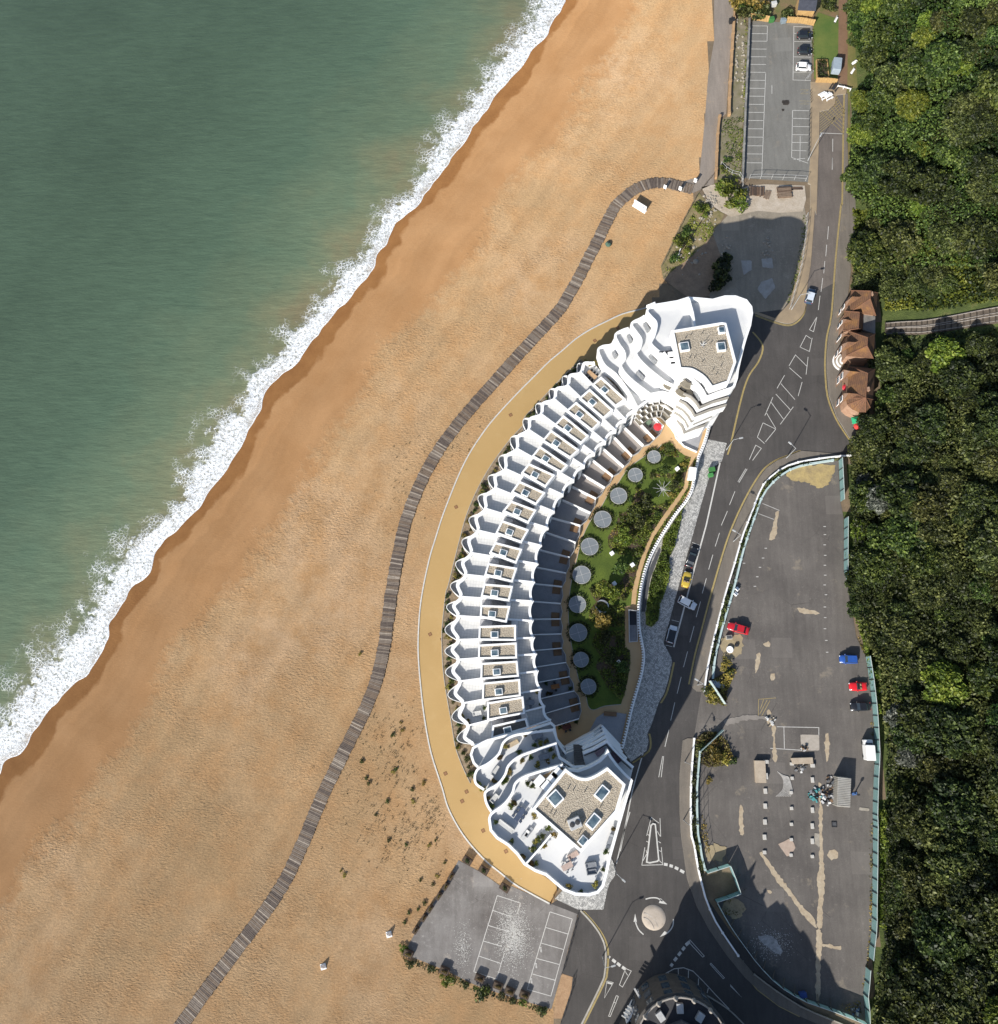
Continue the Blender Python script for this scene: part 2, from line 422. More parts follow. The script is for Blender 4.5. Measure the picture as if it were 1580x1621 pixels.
# ------------------------------------------------------------------ sea: strips parallel to the shoreline, edge lobed by the swash
_sh = resample(cr(SHORE[1:-1], 5), 0.8)
_sm = np.array(_sh); _k = 41
_pad = np.concatenate([np.repeat(_sm[:1], _k // 2, 0) + (np.arange(-(_k // 2), 0)[:, None]) * (_sm[1] - _sm[0]), _sm, np.repeat(_sm[-1:], _k // 2, 0) + (np.arange(1, _k // 2 + 1)[:, None]) * (_sm[-1] - _sm[-2])])
_smo = np.stack([np.convolve(_pad[:, i], np.ones(_k) / _k, 'valid') for i in (0, 1)], -1)
_tg = np.gradient(_smo, axis=0); _tg /= np.linalg.norm(_tg, axis=1)[:, None]; _nr = np.stack([-_tg[:, 1], _tg[:, 0]], -1)   # landward
_ofs = ((_sm - _smo) * _nr).sum(1)
_l = np.arange(len(_sm)) * 0.8
_lobe = (vnoise(_l, _l * 0, 5.5, 21) - .5) * 1.3 + (vnoise(_l, _l * 0, 2.1, 22) - .5) * 0.6
rows = [0, .12, .35, .7, 1.2, 2, 3, 4, 5, 6, 7, 8, 9.5, 11, 13, 15.5, 18.5, 22, 27, 34, 44, 58, 76, 100, 140, 200, 320, 600, 1200, 2400]
V = []; SDV = []; LV = []
_w1 = vnoise(_l, _l * 0, 7.0, 31); _w2 = vnoise(_l, _l * 0, 17.0, 32); _w3 = vnoise(_l, _l * 0, 2.6, 33)
BW = 3.4 + 4.0 * _w1 + 2.6 * (_w2 - .5) + 1.0 * (_w3 - .5) + 2.4 * np.clip((_l - 210) / 60, 0, 1)           # width of the surf in metres
for s in rows:
    k = np.exp(-s / 9.0)
    _kk = math.exp(-s / 25.0); _mn = _nr.mean(0); _nn = _nr * _kk + _mn * (1 - _kk); _nn = _nn / np.linalg.norm(_nn, axis=1)[:, None]
    P = _smo + _nn * ((_ofs + _lobe) * k - s)[:, None]
    if s > 60: P = P + _tg.mean(0) * (np.linspace(-1, 1, len(P)) * (s - 60) * 1.2)[:, None]
    zb = np.maximum(SEA_Z, zt_np(P[:, 0], P[:, 1]) + 0.05)
    zb = np.maximum(SEA_Z + 0.02, SEA_Z + 0.30 * np.exp(-s / 1.4))
    zz = zb + 0.34 * np.exp(-((s - BW * 0.82) / 0.9) ** 2) * (1 if s > 1 else 0)
    if s == 0: zz = zt_np(P[:, 0], P[:, 1]) + 0.02
    if 0 < s < 1: zz = np.maximum(zz * 0 + SEA_Z + 0.06, zt_np(P[:, 0], P[:, 1]) + 0.05)
    V.append(np.column_stack([P, zz])); SDV.append(np.full(len(P), s)); LV.append(BW)
nr, nc = len(rows), len(_sm)
V = np.concatenate(V); SDV = np.concatenate(SDV); LV = np.concatenate(LV)
_ii, _jj = np.meshgrid(np.arange(nr - 1), np.arange(nc - 1), indexing='ij')
F = np.stack([_ii * nc + _jj, _ii * nc + _jj + 1, (_ii + 1) * nc + _jj + 1, (_ii + 1) * nc + _jj], -1).reshape(-1, 4)[:, ::-1]
me = bpy.data.meshes.new('sea'); me.from_pydata(V.tolist(), [], F.tolist())
for nm_, arr in (('off', SDV), ('surf', LV)):
    at = me.attributes.new(nm_, 'FLOAT', 'POINT'); at.data.foreach_set('value', arr.astype(np.float32))
me.polygons.foreach_set('use_smooth', [True] * len(F))
q = N('sea_water'); v = q.pos()
off = q.attr('off'); srf = q.attr('surf')
offn = q.math('ADD', off, q.rng(q.noise(v, 0.06, 4, 0.6), 0.3, 0.7, -9, 9))
deep = q.ramp(q.rng(offn, 0, 75), [(0.0, C(146, 138, 106)), (0.10, C(134, 139, 108)), (0.26, C(112, 129, 103)), (0.5, C(95, 117, 95)), (1.0, C(83, 103, 83))])
st = q.n('ShaderNodeMapping'); st.inputs['Scale'].default_value = (0.35, 1.6, 1); st.inputs['Rotation'].default_value = (0, 0, 0.05); q.l(v, st.inputs[0])
ch = q.rng(q.noise(st.outputs[0], 0.5, 6, 0.7), 0.3, 0.7, 0.86, 1.14)
cl = q.rng(q.noise(v, 0.03, 4, 0.6), 0.3, 0.7, 0.88, 1.12)
water = q.mix(1.0, q.mix(1.0, deep, _gray(q, ch), 'MULTIPLY'), _gray(q, cl), 'MULTIPLY')
# foam: solid near the shore, breaking into lace at the outer edge of the surf
rel = q.math('DIVIDE', off, srf)
dst = q.noise(v, 0.5, 3, 0.6)
dv = q.n('ShaderNodeVectorMath', operation='ADD'); q.l(v, dv.inputs[0])
cc = q.n('ShaderNodeTexNoise'); cc.inputs['Scale'].default_value = 0.6; cc.inputs['Detail'].default_value = 3; q.l(v, cc.inputs['Vector']); q.l(cc.outputs['Color'], dv.inputs[1])
lace = q.voro(dv.outputs[0], 1.25, 'DISTANCE_TO_EDGE'); lace2 = q.voro(dv.outputs[0], 3.2, 'DISTANCE_TO_EDGE')
fn = q.noise(v, 1.5, 6, 0.75)
reln = q.math('ADD', rel, q.rng(q.noise(v, 0.45, 4, 0.7), 0.25, 0.75, -0.45, 0.45))
core = q.rng(reln, 0.92, 0.72)                          # 1 inside the surf
dens = q.rng(reln, 0.55, 1.7, 0.62, 0.20)               # threshold for lace
solid = q.math('MULTIPLY', core, q.rng(fn, 0.33, 0.50))
lc = q.math('MULTIPLY', q.rng(lace, 0.13, 0.04), q.rng(reln, 1.75, 1.0)); lc2 = q.math('MULTIPLY', q.rng(lace2, 0.10, 0.03), q.rng(reln, 1.45, 0.9))
lc = q.math('MULTIPLY', q.math('MAXIMUM', lc, lc2), q.rng(q.noise(v, 0.28, 3), 0.42, 0.58))
# backwash: sandy thin water with streaks in the lee of the surf
thin = q.math('MULTIPLY', q.rng(off, 2.6, 0.4), q.rng(q.noise(v, 0.14, 3), 0.50, 0.60))
foam = q.math('MAXIMUM', q.math('MULTIPLY', solid, q.math('SUBTRACT', 1.0, q.math('MULTIPLY', thin, 0.65))), lc)
edge = q.rng(off, 0.42, 0.16)
foam = q.math('MAXIMUM', foam, q.math('MULTIPLY', edge, 0.9), True)
fl = q.rng(q.voro(v, 0.5), 0.035, 0.02); foam = q.math('MAXIMUM', foam, q.math('MULTIPLY', fl, q.math('MULTIPLY', q.rng(off, 26, 10), q.rng(q.noise(v, 0.1, 2), 0.56, 0.60))), True)
base = q.mix(q.math('MULTIPLY', thin, 0.6), water, C(176, 140, 104))
q.col(q.mix(foam, base, (0.80, 0.82, 0.83)))
q.l(q.rng(foam, 0, 1, 0.32, 0.9), q.p.inputs['Roughness']); q.p.inputs['Specular IOR Level'].default_value = 0.35
q.bump(q.math('ADD', q.math('MULTIPLY', q.noise(st.outputs[0], 0.9, 5, 0.65), 0.5), q.math('MULTIPLY', foam, q.noise(v, 2.2, 5, 0.8))), 0.8, 0.35)
me.materials.append(q.m); me.update()
struct(link('sea', me))

# ================================================================== PAVED SURFACES
ASPH = None
def asphalt(name, c, c2, scale=0.12, crack=True, stain=None):
    q = N(name); v = q.pos()
    a = q.ramp(q.noise(v, scale, 6, 0.62), [(0.3, c), (0.7, c2)])
    st = q.n('ShaderNodeMapping'); st.inputs['Scale'].default_value = (1.4, 0.16, 1); st.inputs['Rotation'].default_value = (0, 0, -0.2); q.l(v, st.inputs[0])
    a = q.mix(1.0, a, _gray(q, q.rng(q.noise(st.outputs[0], 0.8, 4, 0.6), 0.25, 0.75, 0.86, 1.14)), 'MULTIPLY')
    a = q.mix(1.0, a, _gray(q, q.rng(q.noise(v, 6, 3, 0.8), 0.25, 0.75, 0.82, 1.18)), 'MULTIPLY')
    if stain: a = q.mix(q.rng(q.noise(v, 0.22, 6, 0.7), 0.60, 0.72, 0.0, 0.75), a, stain)
    if crack:
        e = q.voro(v, 0.10, 'DISTANCE_TO_EDGE'); k = q.math('MULTIPLY', q.rng(e, 0.004, 0.0015), q.rng(q.noise(v, 0.08, 2), 0.5, 0.6))
        a = q.mix(q.math('MULTIPLY', k, 0.5), a, tuple(x * 0.5 for x in c))
        sc = q.math('MULTIPLY', q.rng(q.noise(v, 1.6, 5, 0.75), 0.56, 0.70), q.rng(q.noise(v, 0.12, 3), 0.42, 0.62)); a = q.mix(q.math('MULTIPLY', sc, 0.35), a, tuple(min(.6, x * 2.0) for x in c2))
        # repair patches
        p = q.n('ShaderNodeTexVoronoi'); p.distance = 'CHEBYCHEV'; p.inputs['Scale'].default_value = 0.07; q.l(v, p.inputs['Vector'])
        a = q.mix(q.rng(p.outputs['Distance'], 0.15, 0.14, 0.0, 0.22), a, tuple(x * 1.5 for x in c2))
    q.col(a); q.rough(0.92); q.bump(q.noise(v, 9, 3), 0.25, 0.03); q.p.inputs['Specular IOR Level'].default_value = 0.3
    MATS[name] = q.m; return q.m
ROADM = asphalt('road_asphalt', C(82, 79, 77), C(97, 93, 90))
LOTM = asphalt('worn_asphalt', C(100, 95, 91), C(128, 122, 116), 0.09, stain=C(164, 152, 134))
CPM = asphalt('carpark_asphalt', C(128, 126, 120), C(142, 140, 134), 0.07, stain=C(160, 150, 136))
SCPM = asphalt('south_carpark_asphalt', C(112, 106, 102), C(158, 154, 150), 0.10, stain=C(200, 188, 174))
VACM = asphalt('vacant_concrete', C(150, 140, 124), C(178, 166, 148), 0.10, stain=C(205, 194, 176))
PAVM = asphalt('footway_asphalt', C(124, 117, 108), C(140, 131, 120), 0.2, crack=False, stain=C(165, 150, 126))
CONC = M('concrete', C(190, 182, 168), C(165, 156, 142), 0.8, bump=0.2, bscale=6)
KERB = M('kerb_stone', C(205, 200, 190), C(178, 172, 160), 1.0)
WHITEP = M('white_road_paint', C(236, 234, 228), C(214, 211, 204), 2.2, rough=0.7, fine=0.1)
YELP = M('yellow_road_paint', C(196, 174, 112), C(172, 152, 100), 1.5, rough=0.7)
RESIN = None
q = N('tan_resin_paving'); v = q.pos()
a = q.ramp(q.noise(v, 0.09, 4, 0.6), [(0.3, C(198, 163, 106)), (0.7, C(206, 171, 114))])
a = q.mix(q.rng(q.noise(v, 0.35, 4, 0.7), 0.55, 0.75, 0, 0.35), a, C(214, 184, 132))
q.col(q.mix(1.0, a, _gray(q, q.rng(q.noise(v, 14, 3, 0.8), 0.3, 0.7, 0.93, 1.07)), 'MULTIPLY')); q.rough(0.9); RESIN = q.m
WHITE = M('white_render', (0.80, 0.80, 0.79), (0.77, 0.77, 0.765), 0.5, rough=0.65, fine=0.03)

def surface(name, pts_px, z, mat, zpx=None):
    return struct(MB().sheet(W(pts_px, z if zpx is None else zpx), z).build(name, mat))
def slab(name, pts_px, z0, z1, mat, kerbmat=None):
    return struct(MB().prism(W(pts_px, z1), z0, z1, 1 if kerbmat else 0, 0).build(name, [mat, kerbmat] if kerbmat else mat))

ROAD_E = T('g', "1205 690 1200 900 1195 1200 1190 1500") + T('h', "1460 400 1420 800 1390 1200") + T('i', "522 400 511 520 510 620 525 780 575 915 640 1020 705 1112")
F3_Y = T('j', "1240 22 1100 25 1000 35 880 62 780 100 700 133 620 190 560 270 500 370 420 530 350 700 290 890 220 1135 150 1400 105 1570")[3:] + T('k', "62 480")
ROAD = ROAD_E + T('i', "660 1160 560 1165 420 1180 300 1225") + T('x', "1200 830 1165 960 1130 1075 1122 1160 1108 1300 1106 1370 1118 1420 1160 1480 1240 1560 1310 1625 1330 1760 880 1760") + \
    T('n', "1320 1621 1350 1530 1415 1330 1425 1235 1345 1205 1400 1010 1445 845 1465 775") + T('d', "700 1600 960 1440 1240 1000 1330 500") + T('x', "1000 1100 1060 900 1120 700 1170 560 1180 490") + T('h', "900 1080 1150 1100") + T('g', "985 1580 1000 1200 1008 980 1010 820 1130 780 1140 690")
road = surface('road', ROAD, 0.03, ROADM)
surface('upper_road', T('g', "1206 690 1200 900 1195 1200 1190 1500") + T('h', "1460 400 1420 800 1408 960 1330 1000 1250 1040 1190 1100 1195 1020 1225 830 1255 430") + T('g', "988 1580 1000 1200 1008 980 1010 820 1130 780 1140 690"), 0.036, asphalt('worn_road_asphalt', C(112, 104, 98), C(128, 119, 112), 0.15))
# footways
F1 = ROAD_E + T('i', "730 1150 720 1000 640 890 610 880 600 600 590 300 640 160 660 0") + T('s', "75 1600 62 1180 66 800")
slab('east_footway', F1, -0.05, 0.14, PAVM, KERB)
KERB_N = T('h', "1190 1115 1175 1180 1125 1240 1060 1265 960 1243 815 1190")
F2 = T('g', "1010 820 1008 980 1000 1200 988 1580") + T('h', "1255 430 1225 830 1195 1020") + cr(KERB_N, 4) + T('h', "820 1175 960 1225 1020 1165 1070 1110 1135 880 1185 640 1220 470 1222 240") + T('g', "925 1350 940 1190 945 600 1145 600 1215 640 1205 690 1130 700 1125 760 1080 805")
slab('west_footway', F2, -0.05, 0.14, M('sandy_footway', C(186, 164, 132), C(158, 140, 116), 0.25, bump=0.2), KERB)
WALL3 = T('j', "1320 100 1170 107 900 142 740 192 600 305 545 420 500 540 440 690 380 900 310 1130 200 1570") + T('k', "158 532")
slab('lot_footway', F3_Y + T('k', "75 505 110 532 155 537") + WALL3[::-1], -0.05, 0.14, PAVM, KERB)
F4_W = T('k', "8 895 40 876 80 880")[:2]
F4_K = T('x', "1081 1172 1076 1225 1076 1285") + T('l', "85 200 130 520 200 720 290 890 420 1080 560 1250 660 1340 800 1450 950 1525 1100 1590 1300 1680")
WALL4 = T('k', "85 880 62 1200 62 1570") + T('l', "168 200 205 430 228 515 250 620 335 825 500 1075 620 1215 780 1335 960 1450 1140 1530 1330 1610 1420 1690")
slab('lower_footway', F4_K + WALL4[::-1] + T('k', "40 876"), -0.05, 0.14, PAVM, KERB)
# tan promenade on the sea side of the crescent
PROM_W = T('a', "620 200 565 222 400 265") + T('p', "860 50 700 130 560 220 420 340 300 440 150 590 0 740") + T('b', "480 100 380 230 290 370 220 510 150 680 90 840 40 1000") + \
    T('x', "681 880 672 920 666 955 663 990 662 1030 665 1075 671 1130 682 1190 700 1247") + T('d', "40 820 110 960 200 1090 320 1220 430 1310 530 1390 650 1460 790 1535")
PROM_W = cr(PROM_W, 4)
PROM = PROM_W + T('d', "850 1425 830 1390 700 1300 560 1180 420 1000 360 850 420 700") + T('x', "800 1180 775 1050 775 950 800 850 850 760 900 690 960 610 1040 540")
surface('promenade', PROM, 0.05, RESIN)
# vacant concrete plot north of the crescent, car parks, big derelict plot
VAC = T('h', "640 440 770 335 1165 340 1195 500 1150 850 1060 1100 1020 1160 820 1185 600 1300 500 1200 480 1060 560 760 500 590")
surface('vacant_plot', VAC, 0.04, VACM)
CP = T('g', "497 150 960 178 952 520 948 600 948 1190 925 1340 445 1310 465 900 487 400")
surface('north_car_park', CP, 0.05, CPM)
SCP = T('n', "585 375 760 470 900 570 980 568 1250 690 1462 772 1440 850 1345 1205 1268 1470 1100 1420 900 1360 700 1290 500 1190 250 1090 200 1035 270 900 330 790 430 650 520 500")
surface('south_car_park', SCP, 0.05, SCPM)
LOT = T('j', "1145 135 1165 440 1188 560 1190 960 1215 1025") + T('k', "1280 130 1350 275 1375 430 1395 600 1410 760 1420 1000 1408 1300 1402 1570") + T('l', "1497 200 1492 700 1490 850 1466 1080 1437 1250 1428 1350 1440 1565 1330 1520 1150 1450 960 1385 830 1310 720 1220 620 1110 540 1000 460 890 400 790 330 668 505 608 430 408 265 455 230 330 210 180 205 0") + \
    T('k', "105 1250 125 980 88 885 98 800 140 545 220 440 320 0") + T('j', "300 1330 380 1060 450 780 540 520 590 390 680 280 830 190 1100 138")
surface('derelict_plot', LOT, 0.05, LOTM)
# sea wall path at the top
surface('upper_sea_path', T('g', "225 -300 395 -300 383 0 375 150 345 500 325 835 285 870 235 1290 235 1350 80 1420 0 1390 -10 1340 125 1300 165 900 190 560 235 300 235 0"), 0.05, asphalt('grey_path', C(150, 140, 130), C(164, 152, 140), 0.1, crack=False, stain=C(196, 170, 134)))
surface('brown_path', T('g', "1150 -300 1200 -300 1205 0 1218 300 1215 600 1215 650 1140 640 1145 560 1150 200"), 0.06, M('brown_path_gravel', C(150, 118, 92), C(136, 106, 82), 0.3))
surface('lawn', T('g', "965 180 1000 90 1150 140 1148 560 1140 600 970 580"), 0.045, M('park_grass', C(84, 112, 44), C(116, 128, 58), 0.18, bump=0.5, bscale=5))
surface('garden_plot', T('g', "390 -250 1000 -250 1150 -250 1150 130 1000 90 965 170 500 118 470 130 385 130"), 0.042, M('garden_soil', C(150, 120, 92), C(108, 116, 58), 0.35))
surface('rubble_strip', T('g', "383 130 470 140 480 300 462 700 440 1000 430 1320 250 1340 285 880 350 850 355 500"), 0.035, M('rubble', C(158, 146, 126), C(120, 116, 76), 0.5, bump=0.6, bscale=2))
surface('woodland_verge', T('g', "1215 0 1300 210 1380 560 1380 640 1235 650 1235 1580 1205 1580 1213 640"), 0.035, M('dry_grass', C(150, 132, 84), C(104, 116, 54), 0.25, bump=0.5))
surface('drive', T('g', "1195 1400 1240 1390 1400 1400 1360 1580 1400 1750 1190 1900"), 0.045, PAVM)
# ================================================================== CRESCENT APARTMENT BUILDING
GLASS = None
q = N('window_glass'); q.col((0.05, 0.075, 0.10)); q.rough(0.06); q.p.inputs['Specular IOR Level'].default_value = 0.9; GLASS = q.m
q = N('skylight_glass'); q.col(q.ramp(q.noise(q.pos(), 0.9, 2), [(0.4, C(72, 94, 110)), (0.6, C(118, 138, 148))])); q.rough(0.3); SKYG = q.m
TILE = None
q = N('terrace_tiles'); v = q.pos()
br = q.n('ShaderNodeTexBrick'); br.offset = 0.0; br.inputs['Scale'].default_value = 1.0; br.inputs['Brick Width'].default_value = 0.6; br.inputs['Row Height'].default_value = 0.6
br.inputs['Mortar Size'].default_value = 0.02; br.inputs['Color1'].default_value = (*C(232, 231, 228), 1); br.inputs['Color2'].default_value = (*C(224, 224, 222), 1); br.inputs['Mortar'].default_value = (*C(188, 188, 188), 1)
rm = q.n('ShaderNodeMapping'); rm.inputs['Rotation'].default_value = (0, 0, 0.1); q.l(v, rm.inputs[0]); q.l(rm.outputs[0], br.inputs['Vector'])
q.col(q.mix(1.0, br.outputs[0], _gray(q, q.rng(q.noise(v, 0.4, 4), 0.3, 0.7, 0.95, 1.05)), 'MULTIPLY')); q.rough(0.7); TILE = q.m
q = N('roof_gravel'); v = q.pos()
gd = q.voro(v, 4.6)
c = q.ramp(q.noise(v, 4.5, 4, 0.85), [(0.3, C(160, 146, 126)), (0.5, C(200, 186, 164)), (0.68, C(228, 217, 198))])
c = q.mix(1.0, c, _gray(q, q.rng(gd, 0.1, 0.8, 1.15, 0.7)), 'MULTIPLY')
q.col(c); q.rough(0.95); q.bump(gd, 0.8, 0.12); GRAVEL = q.m
DARKSTEEL = M('dark_metal', C(62, 62, 64), C(48, 48, 52), 1.5, rough=0.6)
GREYMEM = M('grey_stair_tile', C(150, 150, 152), C(132, 132, 134), 1.0)
PATIO = M('patio_tile', C(176, 176, 178), C(160, 160, 164), 0.5)
DECK = None
q = N('deck_boards'); v = q.pos(); wv = q.n('ShaderNodeTexWave'); wv.inputs['Scale'].default_value = 2.2; wv.inputs['Distortion'].default_value = 0.0
rm = q.n('ShaderNodeMapping'); rm.inputs['Rotation'].default_value = (0, 0, -0.7); q.l(v, rm.inputs[0]); q.l(rm.outputs[0], wv.inputs['Vector'])
q.col(q.ramp(wv.outputs['Fac'], [(0.0, C(120, 110, 104)), (0.2, C(170, 160, 154)), (1.0, C(182, 174, 168))])); q.rough(0.8); DECK = q.m
WOOD = M('brown_timber', C(150, 116, 84), C(126, 96, 68), 1.2)

ZR, ZPAR, ZBOX = 10.5, 11.6, 13.4
KW = T('p', "745 450 605 550 480 675 350 805 225 950 105 1100") + T('b', "646 330 561 478 488 617 415 770 360 930 310 1095 270 1255 235 1418") + T('c', "215 350 215 525 215 670 225 830 250 990 285 1155 325 1300")
KE = T('p', "1150 905 1030 1000 935 1105 835 1215 730 1325 630 1445") + T('b', "1055 560 975 665 910 790 865 910 815 1040 790 1175 765 1310 755 1450") + T('c', "755 385 765 510 780 630 792 755 817 890 842 1015 885 1115")
BOXES = [T('p', s) for s in ("800 608 1010 800 940 850 742 660", "690 725 890 905 822 965 615 790", "560 850 765 1025 710 1080 492 910", "440 980 655 1155 605 1205 378 1045", "322 1120 560 1290 500 1345 260 1195", "215 1275 452 1440 410 1485 160 1345")] + \
    [T('b', s) for s in ("735 450 900 525 850 590 695 500", "665 580 830 655 780 720 622 640", "605 725 765 785 722 855 560 780", "540 870 710 930 670 1000 505 940", "490 1030 662 1075 630 1150 460 1085", "440 1185 625 1215 600 1290 422 1245", "412 1335 595 1350 575 1430 395 1400")] + \
    [T('c', s) for s in ("390 285 575 290 555 378 385 345", "378 438 620 430 620 515 375 512", "375 575 625 560 628 645 372 650", "392 710 632 695 640 780 390 800", "405 855 650 830 655 925 402 955", "440 1000 675 960 685 1055 440 1100", "478 1168 700 1118 712 1162 470 1232")]
kw = W(KW, ZPAR); ke = W(KE, ZPAR)
bld = empty('crescent_building', (*G((790, 950))[:2], 0.0), 0.0, 'long white crescent of terraced apartments with wavy parapets and a tower at each end', 'building')
BL = bld.location.copy()
def part(mb, name, mats, parent=None, smooth=False):
    o = mb.build(name, mats, parent or bld, smooth)
    if parent is None: o.location = -Vector(BL)
    return o
def wave(K, amp, base=0.0, n=10, p=0.85):
    """scalloped line through the cusps K; positive = away from the centre line on the west side"""
    out = []
    for i in range(len(K) - 1):
        a, b = Vector(K[i]), Vector(K[i + 1]); t = (b - a).normalized(); nrm = Vector((t.y, -t.x))   # running N->S: right-hand side is west
        for k in range(n):
            s = k / n; out.append(tuple(a.lerp(b, s) + nrm * (base + amp * math.sin(math.pi * s) ** p)))
    t = (Vector(K[-1]) - Vector(K[-2])).normalized(); out.append(tuple(Vector(K[-1]) + Vector((t.y, -t.x)) * base))
    return out
W_top = wave(kw, 1.25, 0.35, p=1.7); E_top = wave(ke, 0.62, -0.35, p=0.7)
W_body = wave(kw, 0.5, -0.9); E_body = [tuple(p) for p in wave(ke, 0.3, 0.5)]
# floors, walls
part(MB().prism(W_body + E_body[::-1], 0.0, ZR - 0.35), 'wall', WHITE)
part(MB().prism(W_top + E_top[::-1], ZR - 0.33, ZR, bottom=True), 'roof_slab', WHITE)
part(MB().ribbon(W_top, 0.62, 0.05, ZR - 0.3, ZPAR), 'parapet', WHITE)
part(MB().ribbon(E_top, 0.0, 0.5, ZR - 0.3, ZPAR), 'parapet', WHITE)
BALC = M('balcony_floor', C(206, 208, 210), C(190, 193, 197), 0.8)
for zf, am in ((3.5, 3.3), (7.0, 3.2)):
    lw = wave(kw, am, 0.15, n=12, p=0.9)
    s = part(MB().prism(lw + W_body[::-1], zf - 0.25, zf, 0, 1, bottom=True), 'balcony', [WHITE, BALC])
    o = MB().ribbon(lw, 0.10, 0.0, zf - 0.1, zf + 1.0).build('balcony_rail', WHITE, s)
# glazing on both long sides
for K, sgn, bs in ((kw, 1, W_body), (ke, -1, E_body)):
    for i in range(len(K) - 1):
        a, b = Vector(bs[i * 10 + 2]), Vector(bs[i * 10 + 8]); t = (b - a).normalized(); nrm = Vector((t.y, -t.x)) * sgn
        c = (a + b) / 2 + nrm * (0.45 if sgn > 0 else 0.12)
        for zf in (0.5, 3.6, 7.1):
            if sgn < 0: zf += 0.6
            part(MB().box((c.x, c.y, zf), ((b - a).length, 0.12, 2.2), math.atan2(t.y, t.x)), 'window', GLASS)
# party walls, roof pavilions, terraces, stairs
def seg_at(a, b, p):
    d = Vector(b) - Vector(a); return (Vector(p) - Vector(a)).dot(d) / d.length_squared
for i, bx in enumerate(BOXES):
    g = [Vector(p) for p in W(bx, ZBOX)]
    cen = sum(g, Vector((0, 0))) / 4
    out = offset(ccw([tuple(p) for p in g]), -0.42, True)
    rb = part(MB().prism(out, ZR, ZBOX - 0.32), 'roof_pavilion', WHITE)
    inn = offset(out, 0.38, True)
    m_ = MB(); m_.ribbon(out, 0.36, 0.0, ZBOX - 0.33, ZBOX, closed=True); m_.build('rim', WHITE, rb)
    MB().sheet(inn, ZBOX - 0.28).build('gravel', GRAVEL if i < 19 else M('dark_gravel', C(120, 116, 110), C(96, 94, 90), 3, bump=0.6, bscale=5), rb)
    # rooflight near the seaward third
    west = (g[0] + g[3]) / 2; east = (g[1] + g[2]) / 2
    pos = west.lerp(east, 0.42 if i > 5 else 0.36) ; d = (east - west).normalized(); rz = math.atan2(d.y, d.x)
    pos = pos + Vector((d.y, -d.x)) * 0.35
    sk = MB().bbox((pos.x, pos.y, ZBOX - 0.28), (1.55, 1.3, 0.5), rz, 0.06).build('skylight', WHITE, rb)
    MB().bbox((pos.x, pos.y, ZBOX + 0.17), (1.2, 0.98, 0.1), rz, 0.03, 1).build('skylight', [WHITE, SKYG], rb)
    a, b = Vector(kw[i + 1]), Vector(ke[i + 1])
    part(MB().ribbon([tuple(a), tuple(a.lerp(b, .33)), tuple(a.lerp(b, .66)), tuple(b)], 0.17, 0.17, ZR, ZR + 1.5), 'party_wall', WHITE)
    a0, b0 = Vector(kw[i]), Vector(ke[i])
    tw = max(0.2, min(0.5, seg_at(a0, b0, g[0]) - 0.04)); te = min(0.9, seg_at(a0, b0, g[1]) + 0.04)
    tw2 = max(0.2, min(0.5, seg_at(a, b, g[3]) - 0.04)); te2 = min(0.92, seg_at(a, b, g[2]) + 0.04)
    wl = W_top[i * 10:(i + 1) * 10 + 1]; el = E_top[i * 10:(i + 1) * 10 + 1]
    part(MB().sheet(offset(wl, 0.3) + [tuple(a.lerp(b, tw2)), tuple(a0.lerp(b0, tw))], ZR + 0.02), 'terrace_floor', TILE)
    part(MB().sheet(offset(el, -0.3) + [tuple(a.lerp(b, te2)), tuple(a0.lerp(b0, te))], ZR + 0.02), 'terrace_floor', TILE)
    # stair well along the north side of the pavilion
    n0, n1 = Vector(out[0]), Vector(out[1])
    P0 = a0.lerp(b0, tw); P1 = a0.lerp(b0, te)
    q0 = g[0].lerp(P0, 0.5); q1 = g[1].lerp(P1, 0.5)
    dd = (q1 - q0).normalized(); L = (q1 - q0).length; rz = math.atan2(dd.y, dd.x)
    st = MB(); ns = 16
    wst = max(0.6, min(1.6, (g[0] - P0).length * 0.7))
    for k in range(ns):
        c = q0.lerp(q1, 0.38 + 0.5 * k / ns)
        st.box((c.x, c.y, ZR), (L * 0.5 / ns * 0.82, wst, 1.3 - 1.2 * k / ns), rz)
    part(st, 'stair', GREYMEM)
    c = q0.lerp(q1, 0.16); part(MB().box((c.x, c.y, ZR), (L * 0.36, wst, 0.9), rz), 'stair_landing', M('pale_grey_tile', C(188, 188, 190), C(176, 176, 180), 1))

# ------------------------------------------------------------------ towers: stepped tiers
FLOORW = M('roof_terrace_white', C(240, 240, 238), C(228, 229, 230), 0.35, rough=0.8, fine=0.04)
TIER_POLYS = []
def tiers(spec, shared_px, ztop, zbase=0.0, gmat=None):
    """spec: list low->high of (z, west line px, garden line px); shared outline px is at the top tier"""
    sh = W(shared_px, ztop + 1.0)
    prev = zbase; global TIER_POLYS
    for (z, wl, gl) in spec:
        wline = W(wl, z + 1.0); gline = W(gl, z + 1.0)
        pts = wline + gline + sh
        TIER_POLYS.append((z, pts))
        part(MB().prism(pts, prev, z, 0, 1), 'tier', [WHITE, gmat if gmat is not None and z < 12 else FLOORW])
        for ln in (wline, gline):
            s = 1 if poly_area(pts) > 0 else -1
            gw_ = gmat is not None and ln is gline and z < ztop
            w_in = .22 if gw_ else .42
            part(MB().ribbon(ln, w_in if s > 0 else 0.02, 0.02 if s > 0 else w_in, z - 0.02, z + 1.05), 'parapet', gmat if gw_ else WHITE)
        prev = z
    s = 1 if poly_area(pts) > 0 else -1
    shl = sh + [wline[0]]
    part(MB().ribbon([gline[-1]] + shl, 0.45 if s > 0 else 0.02, 0.02 if s > 0 else 0.45, prev - 0.02, prev + 1.07), 'parapet', WHITE)
    return pts
